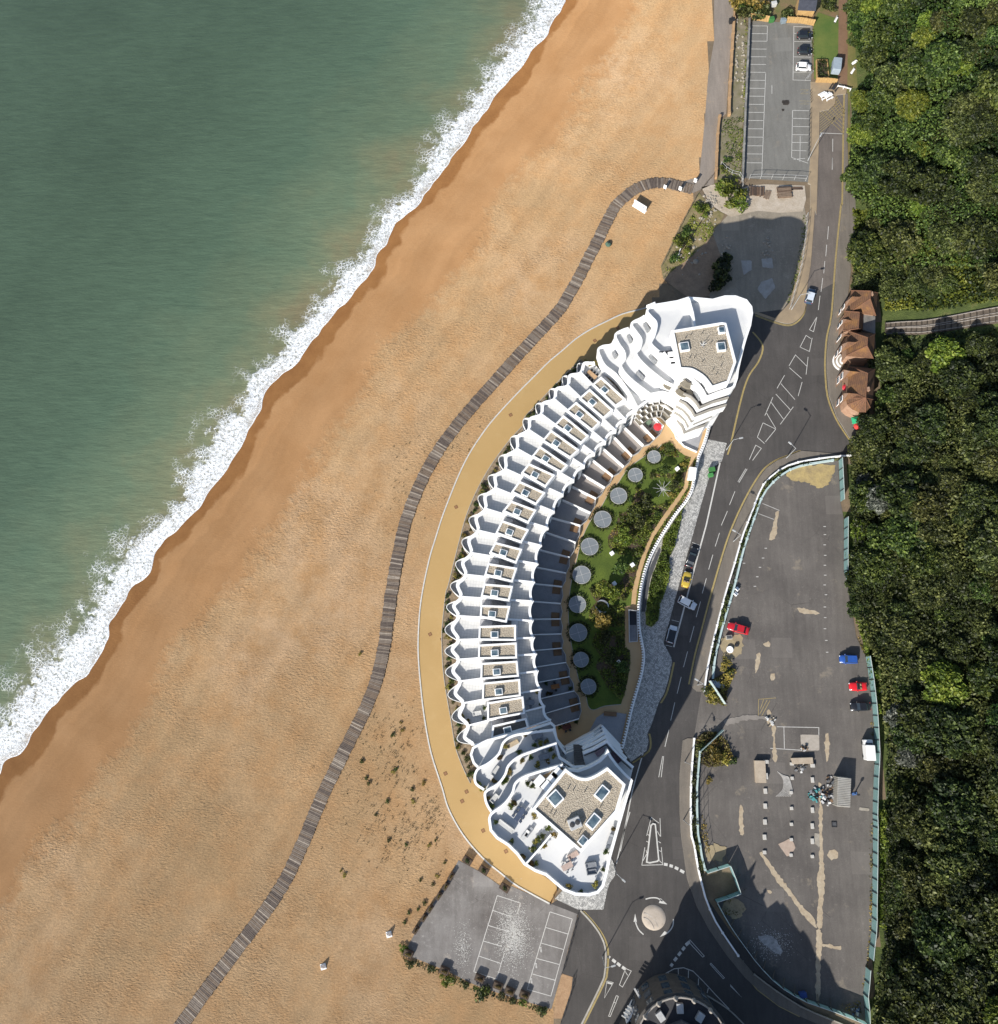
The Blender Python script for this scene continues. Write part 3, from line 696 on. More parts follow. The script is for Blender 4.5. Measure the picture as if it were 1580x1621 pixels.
# north tower -------------------------------------------------------
N_SH = T('a', "1225 800 1245 740 1252 680 1270 600 1292 510 1312 440 1342 350 1356 260 1350 210 1312 160 1230 130 1150 130 1060 155 960 145 880 140 800 165 700 182 610 195")
N_SPEC = [
    (7.5, T('a', "560 990 640 935 700 925"), T('a', "785 1020 810 1055 840 1095 853 1135 930 1105 1005 1082 1060 1020")),
    (10.5, T('a', "540 975 600 930 690 900"), T('a', "780 985 820 1008 860 1045 880 1090 960 1055 1060 1012")),
    (13.5, cr(T('a', "330 452 310 485 250 495 212 525 228 585 265 650 345 715 430 830 505 965"), 4) + T('a', "590 905 690 885"), T('a', "790 940 840 965 880 1008 905 1052 1000 1010 1110 962")),
    (16.5, cr(T('a', "440 362 400 375 352 400 338 430 365 490 400 540 408 590 378 650 450 745 600 862"), 4) + T('a', "690 845 770 862"), T('a', "815 898 860 922 905 968 930 1012 1040 970 1165 932")),
    (19.5, cr(T('a', "555 272 530 290 472 318 458 350 500 410 528 455 520 510 490 560 560 650 700 765"), 4) + T('a', "760 792"), T('a', "845 850 900 872 940 912 965 952 1060 912 1180 878")),
    (22.5, cr(T('a', "640 190 590 212 572 245 600 285 640 335 625 420 600 485 680 565 790 690"), 4), cr(T('a', "800 705 870 722 930 768 975 820 1010 885"), 3) + T('a', "1100 850 1205 815")),
]
NT = tiers(N_SPEC, N_SH, 22.5, 0.0, M('grey_beige_render', C(176, 171, 162), C(162, 157, 148), .8))
def penthouse(px, z0, z1, sky_px, name='penthouse'):
    g = W(px, z1); g = ccw(g); out = offset(g, -0.5, True)
    ph = part(MB().prism(out, z0, z1 - 0.35), name, WHITE)
    MB().ribbon(out, 0.46, 0.0, z1 - 0.36, z1, closed=True).build('rim', WHITE, ph)
    MB().sheet(offset(out, 0.48, True), z1 - 0.3).build('gravel', GRAVEL, ph)
    for (p, s, rz) in sky_px:
        w_ = G(p, z1)
        MB().bbox((w_[0], w_[1], z1 - 0.3), (s[0], s[1], 0.55), rz, 0.08).build('skylight', WHITE, ph)
        MB().bbox((w_[0], w_[1], z1 + 0.2), (s[0] * .78, s[1] * .76, 0.12), rz, 0.04).build('skylight', SKYG, ph)
    return ph
arcN = cr(T('a', "830 655 900 660 950 682 1010 725 1060 790"), 4)
phN = penthouse(T('a', "780 400 1130 342 1145 345 1215 615 1165 755") + arcN[::-1], 22.5, 25.9,
    [(T('a', "852 507")[0], (1.9, 1.9), 0.15), (T('a', "1123 507")[0], (1.7, 1.9), 0.1), (T('a', "1125 385")[0], (1.3, 1.4), 0.1)])
for s in "900 420 980 412 1090 408 860 445 890 590 925 590 1045 482 1120 588 985 618 1120 648 1060 680 1085 712 1108 708".split()[::1] and [T('a', x) [0] for x in ("900 420", "980 412", "1090 408", "860 445", "890 590", "925 590", "1045 482", "1120 588", "985 618", "1120 648", "1060 680", "1085 712")]:
    w_ = G(s, 25.6); MB().tube((w_[0], w_[1], 25.6), (w_[0], w_[1], 26.15), 0.07, 0.07, 6).build('roof_vent', DARKSTEEL, phN)
w_ = G(T('a', "985 495")[0], 25.6)
mm = MB()
for k in range(5):
    t = k * 1.256; mm.tube((w_[0], w_[1], 25.6), (w_[0] + math.cos(t) * .7, w_[1] + math.sin(t) * .7, 26.0 + 0.5 * (k == 0)), 0.09, 0.05, 6)
mm.tube((w_[0], w_[1], 25.6), (w_[0] + .3, w_[1] + .2, 27.0), 0.08, 0.04, 6); mm.build('roof_aerial', M('pale_metal', C(214, 214, 212), C(190, 190, 190), 2, rough=0.5), phN)
# low wall across the top terrace and the small roof court with white cabinets
part(MB().ribbon(W(T('a', "885 150 915 260 930 355"), 24.2), 0.2, 0.2, 22.5, 24.3), 'terrace_wall', WHITE)
part(MB().ribbon(W(T('a', "665 545 765 535"), 23.6), 0.12, 0.12, 22.5, 23.6), 'court_wall', DARKSTEEL)
part(MB().sheet(W(T('a', "672 555 760 542 790 690 775 680"), 22.55), 22.55), 'court_floor', M('brown_court', C(150, 132, 118), C(128, 112, 100), 1))
for p, d_, rz in (("698 578", (1.7, 1.5, 1.2), 0.6), ("752 572", (1.0, 1.5, 1.4), 0.1), ("762 610", (1.1, 1.6, 1.4), 0.1), ("775 650", (1.2, 1.8, 1.4), 0.1)):
    w_ = G(T('a', p)[0], 23.6); part(MB().bbox((w_[0], w_[1], 22.5), d_, rz, 0.05), 'plant_cabinet', WHITE)
# glazed doors let into the tier faces
def slot(tag_, s, z):
    w_ = W(T(tag_, s), z); part(MB().ribbon(w_, 0.25, 0.25, z - 1.0, z + 0.03), 'louvre', M('grey_louvre', C(176, 178, 180), C(120, 124, 128), 4))
for s, z in (("560 328 590 385", 20.6), ("600 562 645 620", 20.6), ("440 415 462 465", 17.6), ("505 685 552 738", 17.6), ("330 540 350 580", 14.6), ("945 715 1015 800", 23.6), ("930 835 965 900", 20.6)):
    slot('a', s, z)
# balcony rails and beige floors of the garden side
BEIGE = M('beige_balcony', C(158, 150, 136), C(142, 134, 120), 1.0)
part(MB().sheet(W(T('a', "520 965 590 912 690 890 785 938 765 868 690 852 605 868"), 13.52), 13.52), 'balcony_floor', BEIGE)
_sg = 1 if poly_area(NT) > 0 else -1
for (z, wl, gl) in N_SPEC[:5]:
    g_ = W(gl, z + 1.0)
    part(MB().ribbon(offset(g_, _sg * 0.25), 0.05, 0.05, z + 1.04, z + 1.12), 'handrail', DARKSTEEL)
    part(MB().sheet(offset(g_, _sg * 0.5) + offset(g_, _sg * 2.4)[::-1], z + 0.02), 'balcony_floor', BEIGE)
# curved steps / balconies that cascade between tower and crescent
STEPB = M('beige_step', C(150, 142, 126), C(132, 124, 108), 1.2)
def tier_top(x, y):
    zs = [z for z, p in TIER_POLYS if inside((x, y), p)]; return max(zs) if zs else 1.0
def cascade(p0, p1, n, w, z0, z1, k):
    for j in range(n):
        f = j / (n - 1); c = Vector(p0).lerp(Vector(p1), f); z = z0 + (z1 - z0) * f
        for _ in range(4): g_ = G(tuple(c), z); z = tier_top(g_[0], g_[1]) + .3
        d = (Vector(p1) - Vector(p0)).normalized(); px = [c + Vector((-d.y, d.x)) * w * s + d * k * (1 - (2 * s) ** 2) for s in (-.5, -.3, -.1, .1, .3, .5)]
        L = W([tuple(p) for p in px], z)
        part(MB().ribbon(L, 0.62, 0.62, z - 0.6, z), 'balcony_step', STEPB)
        part(MB().ribbon(offset(L, -0.7), 0.06, 0.06, z - 0.6, z + 0.25), 'balcony_rail', DARKSTEEL)
cascade(T('a', "870 775")[0], T('a', "765 955")[0], 7, 15, 21.0, 8.0, 2.0)
cascade(T('a', "735 785")[0], T('a', "640 925")[0], 5, 9, 19.0, 8.5, 1.5)
cascade(T('a', "640 880")[0], T('a', "545 1000")[0], 5, 9, 13.0, 7.5, 1.5)

# balconies stepping down the notch between tower and crescent
NL = cr(W(T('a', "505 965 545 935 590 905 640 890 690 885 740 895 790 940"), 14.5), 3)
_on = -_sg
for k_, z in enumerate((12.6, 10.4, 8.2)):
    o1 = .7 + .6 * k_; inn_, out_ = offset(NL, _on * .02), offset(NL, _on * o1)
    part(MB().prism(inn_ + out_[::-1], z - .25, z, 0, 1, bottom=True), 'balcony', [WHITE, STEPB])
    part(MB().ribbon(out_, .05, .05, z - .1, z + .45), 'balcony_rail', MATS['grey_beige_render'])
    for j in range(2, len(NL) - 2, 3):
        c_ = offset(NL, _on * .06)[j]; d_ = (NL[j + 1][0] - NL[j - 1][0], NL[j + 1][1] - NL[j - 1][1])
        part(MB().box((c_[0], c_[1], z + .1), (1.1, .1, 1.5), math.atan2(d_[1], d_[0])), 'window', MATS['grey_louvre'])
        p_ = NL[j]; q_ = out_[j]; part(MB().ribbon([p_, q_], .05, .05, z, z + .7), 'privacy_screen', WHITE)

# south tower -------------------------------------------------------
S_SH = T('d', "1385 700 1370 740 1330 880 1290 1020 1240 1200 1215 1320 1190 1410 1150 1460 1080 1480 980 1475 890 1440 830 1390 760 1330 680 1300 600 1250 550 1180 480 1110 400 1060 350 1000 340 930")[::-1]
S_SPEC = [
    (7.5, T('C', "1080 520 825 245"), T('C', "700 340 575 400 300 560 190 460")),
    (10.5, T('C', "1090 560 838 290"), T('C', "700 390 530 470 320 590 190 460")),
    (13.5, T('C', "1110 610 850 335 700 430 535 520"), T('C', "330 600 200 440") + T('d', "830 225 800 198 640 250 440 300 320 332 222 385 204 440 226 505 256 536")),
    (16.5, T('C', "1170 700 870 390 720 480 540 560"), T('C', "330 640 215 470") + cr(T('d', "825 250 660 270 520 295 445 345 410 430 330 502 258 540 232 600 244 660 304 704"), 4)),
    (19.5, T('C', "1262 822 1120 700 1000 580 890 450 820 492 700 560 550 622"), T('C', "580 800 420 810 240 690") + cr(T('d', "840 350 690 400 560 450 482 515 455 585 400 655 314 708 310 770 328 822 356 866"), 4)),
    (22.5, T('C', "1245 1010 1130 900 1040 800 950 680 895 580 860 650 780 730 640 810 480 868 350 850"), T('C', "290 800 255 760") + cr(T('d', "885 510 700 562 590 602 530 650 508 720 450 800 358 868 338 915"), 4)),
]
ST = tiers(S_SPEC, S_SH, 22.5)
arcS = cr(T('d', "910 572 950 602 1000 627 1060 635 1130 612 1215 560"), 4)
phS = penthouse(arcS + T('d', "1325 665 1270 850 1020 1130 690 840"), 22.5, 25.9,
    [(T('d', "833 760")[0], (2.3, 2.3), 0.75), (T('d', "1175 722")[0], (1.8, 2.5), -0.7), (T('d', "1112 930")[0], (1.7, 2.6), -0.7), (T('d', "1035 1072")[0], (1.3, 1.6), -0.7)])
for x in ("925 690", "963 703", "1048 712", "800 862", "822 882", "770 822", "1165 822", "1010 1018", "905 935"):
    w_ = G(T('d', x)[0], 25.6); MB().tube((w_[0], w_[1], 25.6), (w_[0], w_[1], 26.2), 0.08, 0.08, 6).build('roof_vent', DARKSTEEL, phS)
w_ = G(T('d', "975 940")[0], 25.6)
pu = MB(); pu.bbox((w_[0], w_[1], 25.6), (2.2, 1.9, 0.9), 0.4, 0.1)
for k in (-.45, .45):
    pu.lathe((w_[0] + k, w_[1] + k * .5, 26.5), [(0.0, 0.0), (0.42, 0.0), (0.45, 0.1), (0.0, 0.14)], 12, 1)
pu.build('air_handler', [M('pale_metal', C(214, 214, 212)), DARKSTEEL], phS)
part(MB().ribbon(W(T('d', "620 1240 700 1150 800 1030"), 23.9), 0.15, 0.15, 22.5, 23.9), 'terrace_wall', WHITE)
part(MB().ribbon(W(T('d', "655 625 760 705"), 23.7), 0.1, 0.1, 22.5, 23.7), 'court_wall', DARKSTEEL)
part(MB().sheet(W(T('d', "668 622 880 530 900 560 755 700"), 22.55), 22.55), 'court_floor', M('tan_court', C(214, 178, 128), C(198, 162, 116), 1))
for p in ("715 630", "770 665", "812 608", "845 575"):
    w_ = G(T('d', p)[0], 23.6); part(MB().bbox((w_[0], w_[1], 22.5), (1.3, 1.9, 1.3), -0.75, 0.05), 'plant_cabinet', WHITE)
for (z, wl, gl) in S_SPEC[:5]:
    L = offset(W(wl, z + 1.0), 0.7 if poly_area(ST) > 0 else -0.7)
    part(MB().ribbon(L, 0.06, 0.06, z, z + 0.4), 'planter_edge', DARKSTEEL)
DSTEP = M('dark_step', C(128, 122, 116), C(104, 100, 96), 1.0)
for j in range(9):
    f = j / 8; z = 20.4 - 0.55 * j
    L = W(T('C', f"{440 - 20 * f} {800 - 250 * f} {510} {812 - 262 * f} {575 - 55 * f} {780 - 250 * f}"), z)
    part(MB().ribbon(L, 0.45, 0.45, z - 1.2, z), 'balcony_step', DSTEP)
for j in range(4):
    L = W(T('C', f"{265 + 3 * j} {560 + 60 * j} {310 + 3 * j} {590 + 60 * j}"), 15.0 + j)
    part(MB().ribbon(L, 0.2, 0.2, 10.5, 15.5 + j), 'louvre', MATS['grey_louvre'])
# stepped tower fronts get windows on the outer faces
for sh, zs in ((W(N_SH, 23.5), (1.0, 4.2, 7.4, 10.6, 13.8, 17.0, 20.0)), (W(S_SH, 23.5), (1.0, 4.2, 7.4, 10.6, 13.8, 17.0, 20.0))):
    for i in range(1, len(sh) - 1):
        a, b = Vector(sh[i]), Vector(sh[i + 1])
        if (b - a).length < 2.2: continue
        c = (a + b) / 2; t = (b - a).normalized()
        for z in zs: part(MB().box((c.x, c.y, z), (min(2.6, (b - a).length * .6), 0.1, 1.6), math.atan2(t.y, t.x)), 'window', GLASS)
# ================================================================== LEAF TOOLS
def leaf_mat(name, dark, mid, light, trans=0.25):
    q = N(name); t = q.attr('tint'); oi = q.n('ShaderNodeObjectInfo')
    c = q.ramp(t, [(0.0, dark), (0.5, mid), (1.0, light)])
    hs = q.n('ShaderNodeHueSaturation'); q.l(c, hs.inputs['Color'])
    q.l(q.rng(oi.outputs['Random'], 0, 1, 0.475, 0.52), hs.inputs['Hue']); q.l(q.rng(oi.outputs['Random'], 0, 1, 0.8, 1.2), hs.inputs['Value'])
    q.col(hs.outputs[0]); q.rough(0.55); q.p.inputs['Specular IOR Level'].default_value = 0.35
    tr = q.n('ShaderNodeBsdfTranslucent'); q.l(hs.outputs[0], tr.inputs[0]); mx = q.n('ShaderNodeMixShader'); mx.inputs[0].default_value = trans
    q.l(q.p.outputs[0], mx.inputs[1]); q.l(tr.outputs[0], mx.inputs[2]); q.l(mx.outputs[0], q.out.inputs[0])
    return q.m
LEAF_A = leaf_mat('leaf_olive', C(40, 48, 20), C(70, 80, 36), C(138, 144, 80))
LEAF_B = leaf_mat('leaf_green', C(37, 54, 22), C(66, 88, 36), C(130, 148, 70))
LEAF_C = leaf_mat('leaf_bright', C(70, 88, 26), C(112, 132, 46), C(162, 172, 72))
LEAF_D = leaf_mat('leaf_silver', C(64, 70, 60), C(104, 108, 96), C(170, 172, 160))
LEAF_Y = leaf_mat('leaf_yellow', C(84, 84, 34), C(150, 140, 60), C(214, 190, 96))
LEAF_R = leaf_mat('leaf_autumn', C(70, 66, 30), C(112, 100, 48), C(160, 128, 66))
LEAF_E = leaf_mat('leaf_dark', C(28, 40, 17), C(50, 65, 29), C(110, 124, 61))
BARK = M('bark', C(110, 98, 82), C(84, 74, 60), 3, bump=0.5, obj=True)
def leaf_mesh(name, P, Nn, size, tint, mat, rs, long=1.5):
    n = len(P); rv = rs.normal(size=(n, 3)); Nn = Nn / np.maximum(1e-6, np.linalg.norm(Nn, axis=1))[:, None]
    u = np.cross(Nn, rv); u /= np.maximum(1e-6, np.linalg.norm(u, axis=1))[:, None]; w = np.cross(Nn, u)
    s = size[:, None]; a = P - u * s * .5 * long; b = P + w * s * .42; c = P + u * s * .5 * long; d = P - w * s * .42
    V = np.stack([a, b, c, d], 1).reshape(-1, 3).astype(np.float32)
    me = bpy.data.meshes.new(name); me.vertices.add(4 * n); me.vertices.foreach_set('co', V.ravel())
    me.loops.add(4 * n); me.loops.foreach_set('vertex_index', np.arange(4 * n, dtype=np.int32))
    me.polygons.add(n); me.polygons.foreach_set('loop_start', np.arange(0, 4 * n, 4, dtype=np.int32))
    at = me.attributes.new('tint', 'FLOAT', 'FACE'); at.data.foreach_set('value', tint.astype(np.float32))
    me.materials.append(mat); me.update(calc_edges=True); return me
def crown_mesh(name, seed, R_, Hc, nlobe, nleaf, size, mat, base=0.0, flat=0.6):
    """lobed crown: leaves on and in many overlapping clumps"""
    rs = np.random.RandomState(seed); P = []; Q = []; Tt = []
    per = nleaf // nlobe
    for i in range(nlobe):
        if i == 0: c = np.array([0, 0, Hc * 0.62]); r = R_ * 0.5
        else:
            t = rs.rand() * 6.283; rr = R_ * 0.78 * math.sqrt(rs.rand()); f = rr / R_
            c = np.array([math.cos(t) * rr, math.sin(t) * rr, Hc * (0.72 - 0.42 * f * f + rs.uniform(-.14, .14))]); r = R_ * (rs.uniform(0.22, 0.42) if nlobe < 30 else rs.uniform(.13, .30))
        d = rs.normal(size=(per, 3)); d /= np.linalg.norm(d, axis=1)[:, None]; d[:, 2] = np.abs(d[:, 2]) * 1.0 - 0.25
        rad = r * (0.72 + 0.36 * rs.rand(per))[:, None]
        p = c + d * rad * np.array([1, 1, flat + .25]); P.append(p)
        nn = d * 0.6 + rs.normal(size=(per, 3)) * 0.85 + np.array([0, 0, 0.45]); Q.append(nn)
        tl = rs.uniform(0.2, 0.75); Tt.append(np.clip(tl + rs.normal(size=per) * 0.3 , 0, 1))
    P = np.concatenate(P); P[:, 2] += base
    return leaf_mesh(name, P, np.concatenate(Q), size * rs.uniform(0.6, 1.25, len(P)), np.concatenate(Tt), mat, rs)
def inside_np(X, Y, poly):
    c = np.zeros(len(X), bool); n = len(poly)
    for i in range(n):
        x1, y1 = poly[i - 1][:2]; x2, y2 = poly[i][:2]
        if y1 == y2: continue
        c ^= ((y1 > Y) != (y2 > Y)) & (X < (x2 - x1) * (Y - y1) / (y2 - y1) + x1)
    return c
def scatter_leaves(name, polys, zf, dens, size, h, mat, seed, clump=1.2, cover=0.55):
    """ground-hugging plants inside world polygons, in clumps of differing height"""
    rs = np.random.RandomState(seed); P = []
    for pl in polys:
        A = abs(poly_area(pl)); xs = [p[0] for p in pl]; ys = [p[1] for p in pl]; k = 0; need = int(A * dens)
        for _ in range(400):
            if k >= need: break
            X = rs.uniform(min(xs), max(xs), 20000); Y = rs.uniform(min(ys), max(ys), 20000)
            nz = vnoise(X, Y, clump, seed + 9); ok = inside_np(X, Y, pl) & (nz > 1 - cover - 0.25 * rs.rand(len(X)))
            X, Y, nz = X[ok][:need - k], Y[ok][:need - k], nz[ok][:need - k]
            if not len(X): continue
            zz = zf(X, Y); zz = zz + h * np.maximum(0.05, (nz - (1 - cover)) * 2) * rs.rand(len(X)) ** .6
            P.append(np.column_stack([X, Y, zz])); k += len(X)
    P = np.concatenate(P)
    rs = np.random.RandomState(seed + 1)
    Nn = rs.normal(size=P.shape) * .6 + np.array([0, 0, .8])
    tint = np.clip(vnoise(P[:, 0], P[:, 1], clump * 2.2, seed + 4) + rs.normal(size=len(P)) * .22, 0, 1)
    return leaf_mesh(name, P, Nn, size * rs.uniform(.6, 1.3, len(P)), tint, mat, rs)
SHRUBS = [crown_mesh('foliage', 100 + i, 1.0, 1.0, 9, 420, 0.20, m) for i, m in enumerate((LEAF_B, LEAF_A, LEAF_C, LEAF_Y, LEAF_E, LEAF_R))]
_stem = MB().tube((0, 0, -0.1), (0, 0, 0.55), 0.06, 0.03, 6).mesh('stem', BARK)
def shrub(kind, p, r, h, name='shrub', label='shrub', group=None, z=None):
    w = p if len(p) == 3 else (G(p, z or 0.0))
    o = empty(name, w, rnd.random() * 6.28, label, 'shrub', group); o.scale = (r, r, h)
    link('foliage', SHRUBS[kind], o); link('stem', _stem, o); return o

# ================================================================== GARDEN ON THE LANDWARD SIDE
ZG = 1.0
BAL = T('a', "1045 1045 1005 1190 965 1290") + T('e', "1140 210 1115 330 1095 430 1050 520 970 620 890 740 820 860 765 980 730 1100 708 1230 700 1330") + T('f', "705 450 735 620 725 750 690 880 650 1020 610 1190 578 1320")
BALW = resample(cr(W(BAL, ZG + 1.0), 4), 0.56)
POD = BALW + W(T('C', "900 640 500 700 300 620") + T('c', "880 1120 800 900 740 640 730 400 770 1") + T('b', "780 1100 880 800 1000 580 1150 350 1340 180") + T('a', "480 960 640 900 800 890"), ZG)
GRESIN = M('pale_tan_resin', C(216, 182, 136), C(206, 170, 124), .3, fine=.06)
pod = struct(MB().prism(POD, -0.05, ZG, 1, 0).build('garden_podium', [GRESIN, WHITE]))
MAIN_G = T('e', "870 110 830 150 760 188 640 272 590 332 545 402 480 472 430 562 360 652 310 742 275 832 262 890 245 960 215 1080 195 1200") + T('f', "185 330 195 480 215 600 240 720 262 820 310 920 330 1010 370 1040 450 1012 572 1000")
EP_W = T('e', "935 90 985 150 1040 190 1085 205 1050 330 1030 430 965 520 865 660 785 780 735 900 690 1040 655 1180 645 1295 600 1300") + T('f', "600 580 638 600 640 700 620 830 572 1000")
LAWNP = cr(MAIN_G, 3)[::-1] + EP_W
GRASSM = None
q = N('lawn_grass'); v = q.pos()
c = q.ramp(q.noise(v, 0.3, 4, 0.6), [(0.3, C(76, 96, 24)), (0.7, C(104, 122, 38))])
c = q.mix(1.0, c, _gray(q, q.rng(q.noise(v, 5, 4, 0.8), 0.3, 0.7, 0.75, 1.25)), 'MULTIPLY'); q.col(c); q.rough(0.9); q.bump(q.noise(v, 7, 4, .7), 0.8, 0.1); GRASSM = q.m
lawnw = W(LAWNP, ZG)
struct(MB().sheet(lawnw, ZG + 0.03).build('crescent_lawn', GRASSM))
# white edging of the paths
for ln in (cr(MAIN_G, 3),):
    struct(MB().ribbon(W(ln, ZG), 0.06, 0.06, ZG - .02, ZG + 0.10).build('path_edging', KERB))
# planting beds
SOILB = M('bed_soil', C(96, 78, 58), C(70, 58, 44), 1.2, bump=0.5, bscale=4)
BEDS = [T('e', "872 112 932 92 983 152 1000 205 900 195 858 160"),
        T('e', "1042 195 1083 207 1050 330 1030 430 968 515 868 655 790 775 735 895 690 1035 655 1175 645 1200 600 1230 480 1280 390 1265 350 1210 360 1150 440 1110 560 1130 640 1000 700 960 640 915 560 922 482 865 475 790 545 690 550 620 640 590 655 510 700 430 760 470 800 560 900 545 960 500 975 430 940 370 880 345 790 365 785 330 850 300 950 330 1010 280"),
        T('e', "480 1285 390 1270 340 1330 335 1400 420 1450 560 1450 600 1440 600 1310 560 1290"), T('f', "380 470 600 450 600 580 638 602 640 700 620 825 590 950 560 960 470 870 420 780 380 720 420 640 360 560")]
bedw = [W(b, ZG) for b in BEDS]
for b in bedw: struct(MB().sheet(b, ZG + 0.045).build('planting_bed', SOILB))
EBED = T('e', "1112 215 1080 330 1063 430 1000 528 900 665 815 790 765 905 720 1050 690 1190 680 1290 700 1290 712 1180 745 1040 785 920 840 800 915 680 1015 545 1080 430 1100 330 1130 225")
ebw = W(EBED, ZG); struct(MB().sheet(ebw, ZG + 0.045).build('planting_bed', SOILB))
o = link('garden_planting', scatter_leaves('garden_planting', bedw + [ebw], lambda x, y: ZG + .05, 30, 0.30, 0.7, LEAF_C, 41, 1.5, 0.62)); stuff(tag(o, 'mixed low planting filling the beds of the crescent garden', 'planting'))
o = link('flowering_ground_cover', scatter_leaves('flowering_ground_cover', bedw, lambda x, y: ZG + .05, 5, 0.24, 0.7, LEAF_Y, 77, 2.6, 0.4)); stuff(tag(o, 'pale yellow flowering plants dotted through the garden beds', 'planting'))
# garden trees and big bushes (crown about 3-5 m)
GT_CROWNS = [crown_mesh('crown', 300 + i, 2.0, 2.4, 12, 1100, 0.30, m, 0.7) for i, m in enumerate((LEAF_B, LEAF_A, LEAF_C, LEAF_Y))]
_gtr = MB(); _gtr.tube((0, 0, -.1), (0, 0, 1.6), 0.1, 0.06, 7)
for k in range(5):
    t = k * 1.256; _gtr.tube((0, 0, 1.2), (math.cos(t) * .9, math.sin(t) * .9, 2.1), 0.05, 0.02, 5)
_gtr = _gtr.mesh('trunk', BARK)
for s, r_, k, lab in (("590 790", 1.15, 2, 'round bright green tree on the lawn edge of the crescent garden'), ("650 600", 1.2, 0, 'loose green tree in the long central bed of the garden'), ("760 540", 1.1, 1, 'olive green tree beside the star sculpture in the garden'), ("720 670", 1.0, 1, 'olive green tree beside the star sculpture in the garden'),
                      ("500 1210", 1.15, 2, 'bright green tree next to the ring sculpture in the garden'), ("420 1390", 1.15, 3, 'yellow green tree in the shaded end of the garden'), ("560 1000", 1.0, 0, 'green tree between the round rooflights and the narrow path'),
                      ("900 300", 0.8, 0, 'small green tree by the north lawn of the garden'), ("970 400", 0.75, 1, 'small olive tree next to the narrow garden path'), ("520 1180", 0.8, 1, 'olive bush under the bright green garden tree'), ("460 1520", 0.9, 1, 'dark bush in the shaded bed of the garden'), ("500 1660", 0.95, 1, 'dark bush in the shaded bed of the garden'), ("570 1760", 0.9, 0, 'dark bush in the shaded bed of the garden')):
    w = G(T('e', s)[0], ZG + 2.0); t = empty('garden_tree', (w[0], w[1], ZG), rnd.random() * 6, lab, 'tree', 'trees and bushes of the crescent garden'); t.scale = (r_, r_, r_ * .95)
    link('crown', GT_CROWNS[k], t); link('trunk', _gtr, t)
for s in ("870 140", "910 120", "940 150", "960 185", "690 440", "640 520", "800 340", "850 320", "1000 300", "1030 260", "940 480", "900 560", "840 620", "780 720", "620 900", "540 900", "720 900", "680 980", "620 1180", "590 1240", "360 1180", "400 1320", "570 1400", "560 1560", "540 1640", "600 1700", "560 1850"):
    shrub(rnd.choice((0, 1, 1, 2, 3)), G(T('e', s)[0], ZG), rnd.uniform(.6, 1.0), rnd.uniform(.6, 1.0), 'garden_shrub', 'small rounded shrub in a bed of the crescent garden', 'small shrubs in the garden beds')
# round rooflights, each ringed with low box plants
RG = M('rooflight_glass', C(150, 156, 160), C(138, 145, 150), 0.4, rough=0.35)
PALEM = M('pale_metal', C(214, 214, 212))
rim = MB()
for s, r_ in zip(T('e', "815 200 678 333 555 487 437 660 342 860 283 1068 252 1285 258 1493") + T('f', "278 670 333 868"), (50, 55, 63, 65, 65, 67, 62, 64, 55, 55)):
    r_ = r_ / 4.647 / 7.25; w = G(s, ZG + .3)
    o = empty('round_rooflight', (w[0], w[1], ZG), 0.3, 'round flat grey rooflight disc beside the garden path', 'rooflight', 'round rooflights along the garden path')
    MB().lathe((0, 0, 0), [(r_, 0), (r_, .34), (r_ - .09, .36), (r_ - .1, .28)], 36).build('rim', PALEM, o)
    for k in range(4):
        pts = [(0.02, 0.02)] + [((r_ - .1) * math.cos(R(a_)), (r_ - .1) * math.sin(R(a_))) for a_ in range(90 * k + 1, 90 * k + 90, 8)] + [((r_ - .1) * math.cos(R(90 * k + 89)), (r_ - .1) * math.sin(R(90 * k + 89)))]
        c_, s_ = math.cos(R(90 * k + 45)) * .02, math.sin(R(90 * k + 45)) * .02
        MB().sheet([(x_ + c_, y_ + s_) for x_, y_ in pts], 0.28).build('pane', RG, o)
    MB().box((0, 0, .25), (2 * r_ - .2, .07, .055)).build('glazing_bar', PALEM, o); MB().box((0, 0, .25), (.07, 2 * r_ - .2, .05)).build('glazing_bar', PALEM, o)
    rs = np.random.RandomState(int(s[0])); n = 260; th = rs.uniform(0, 6.28, n); th = np.concatenate([th, rs.uniform(0.2, 2.6, 160)]) ; rr = r_ + .12 + np.abs(rs.normal(size=len(th))) * .34
    P = np.column_stack([w[0] + rr * np.cos(th), w[1] + rr * np.sin(th), ZG + .1 + rs.rand(len(th)) * .35])
    o2 = link('box_edging', leaf_mesh('box_edging', P, rs.normal(size=P.shape) * .6 + (0, 0, .6), rs.uniform(.16, .32, len(P)), rs.rand(len(P)), LEAF_E, rs)); stuff(tag(o2, 'low box plants ringing a round rooflight', 'planting', 'plant rings round the rooflights'))
# star sculpture of ten crossed white rods
w = G(T('e', "878 440")[0], ZG + 1); o = empty('star_sculpture', (w[0], w[1], ZG), 0, 'white starburst sculpture of crossed rods on the garden lawn', 'sculpture')
for k in range(11):
    a_ = k * 2 * math.pi / 11 + .2; e_ = (0.15, 0.9, 0.45)[k % 3]; L = 2.2 if k % 2 else 1.7
    MB().tube((-.4 * math.cos(a_), -.4 * math.sin(a_), 1.1), (L * math.cos(a_), L * math.sin(a_), 1.1 + L * math.sin(e_) * .6), 0.05, 0.03, 6).build('rod', PALEM, o)
for k in range(3): MB().tube((0, 0, 1.1), (.8 * math.cos(k * 2.1), .8 * math.sin(k * 2.1), 0), 0.06, 0.06, 6).build('leg', WHITE, o)
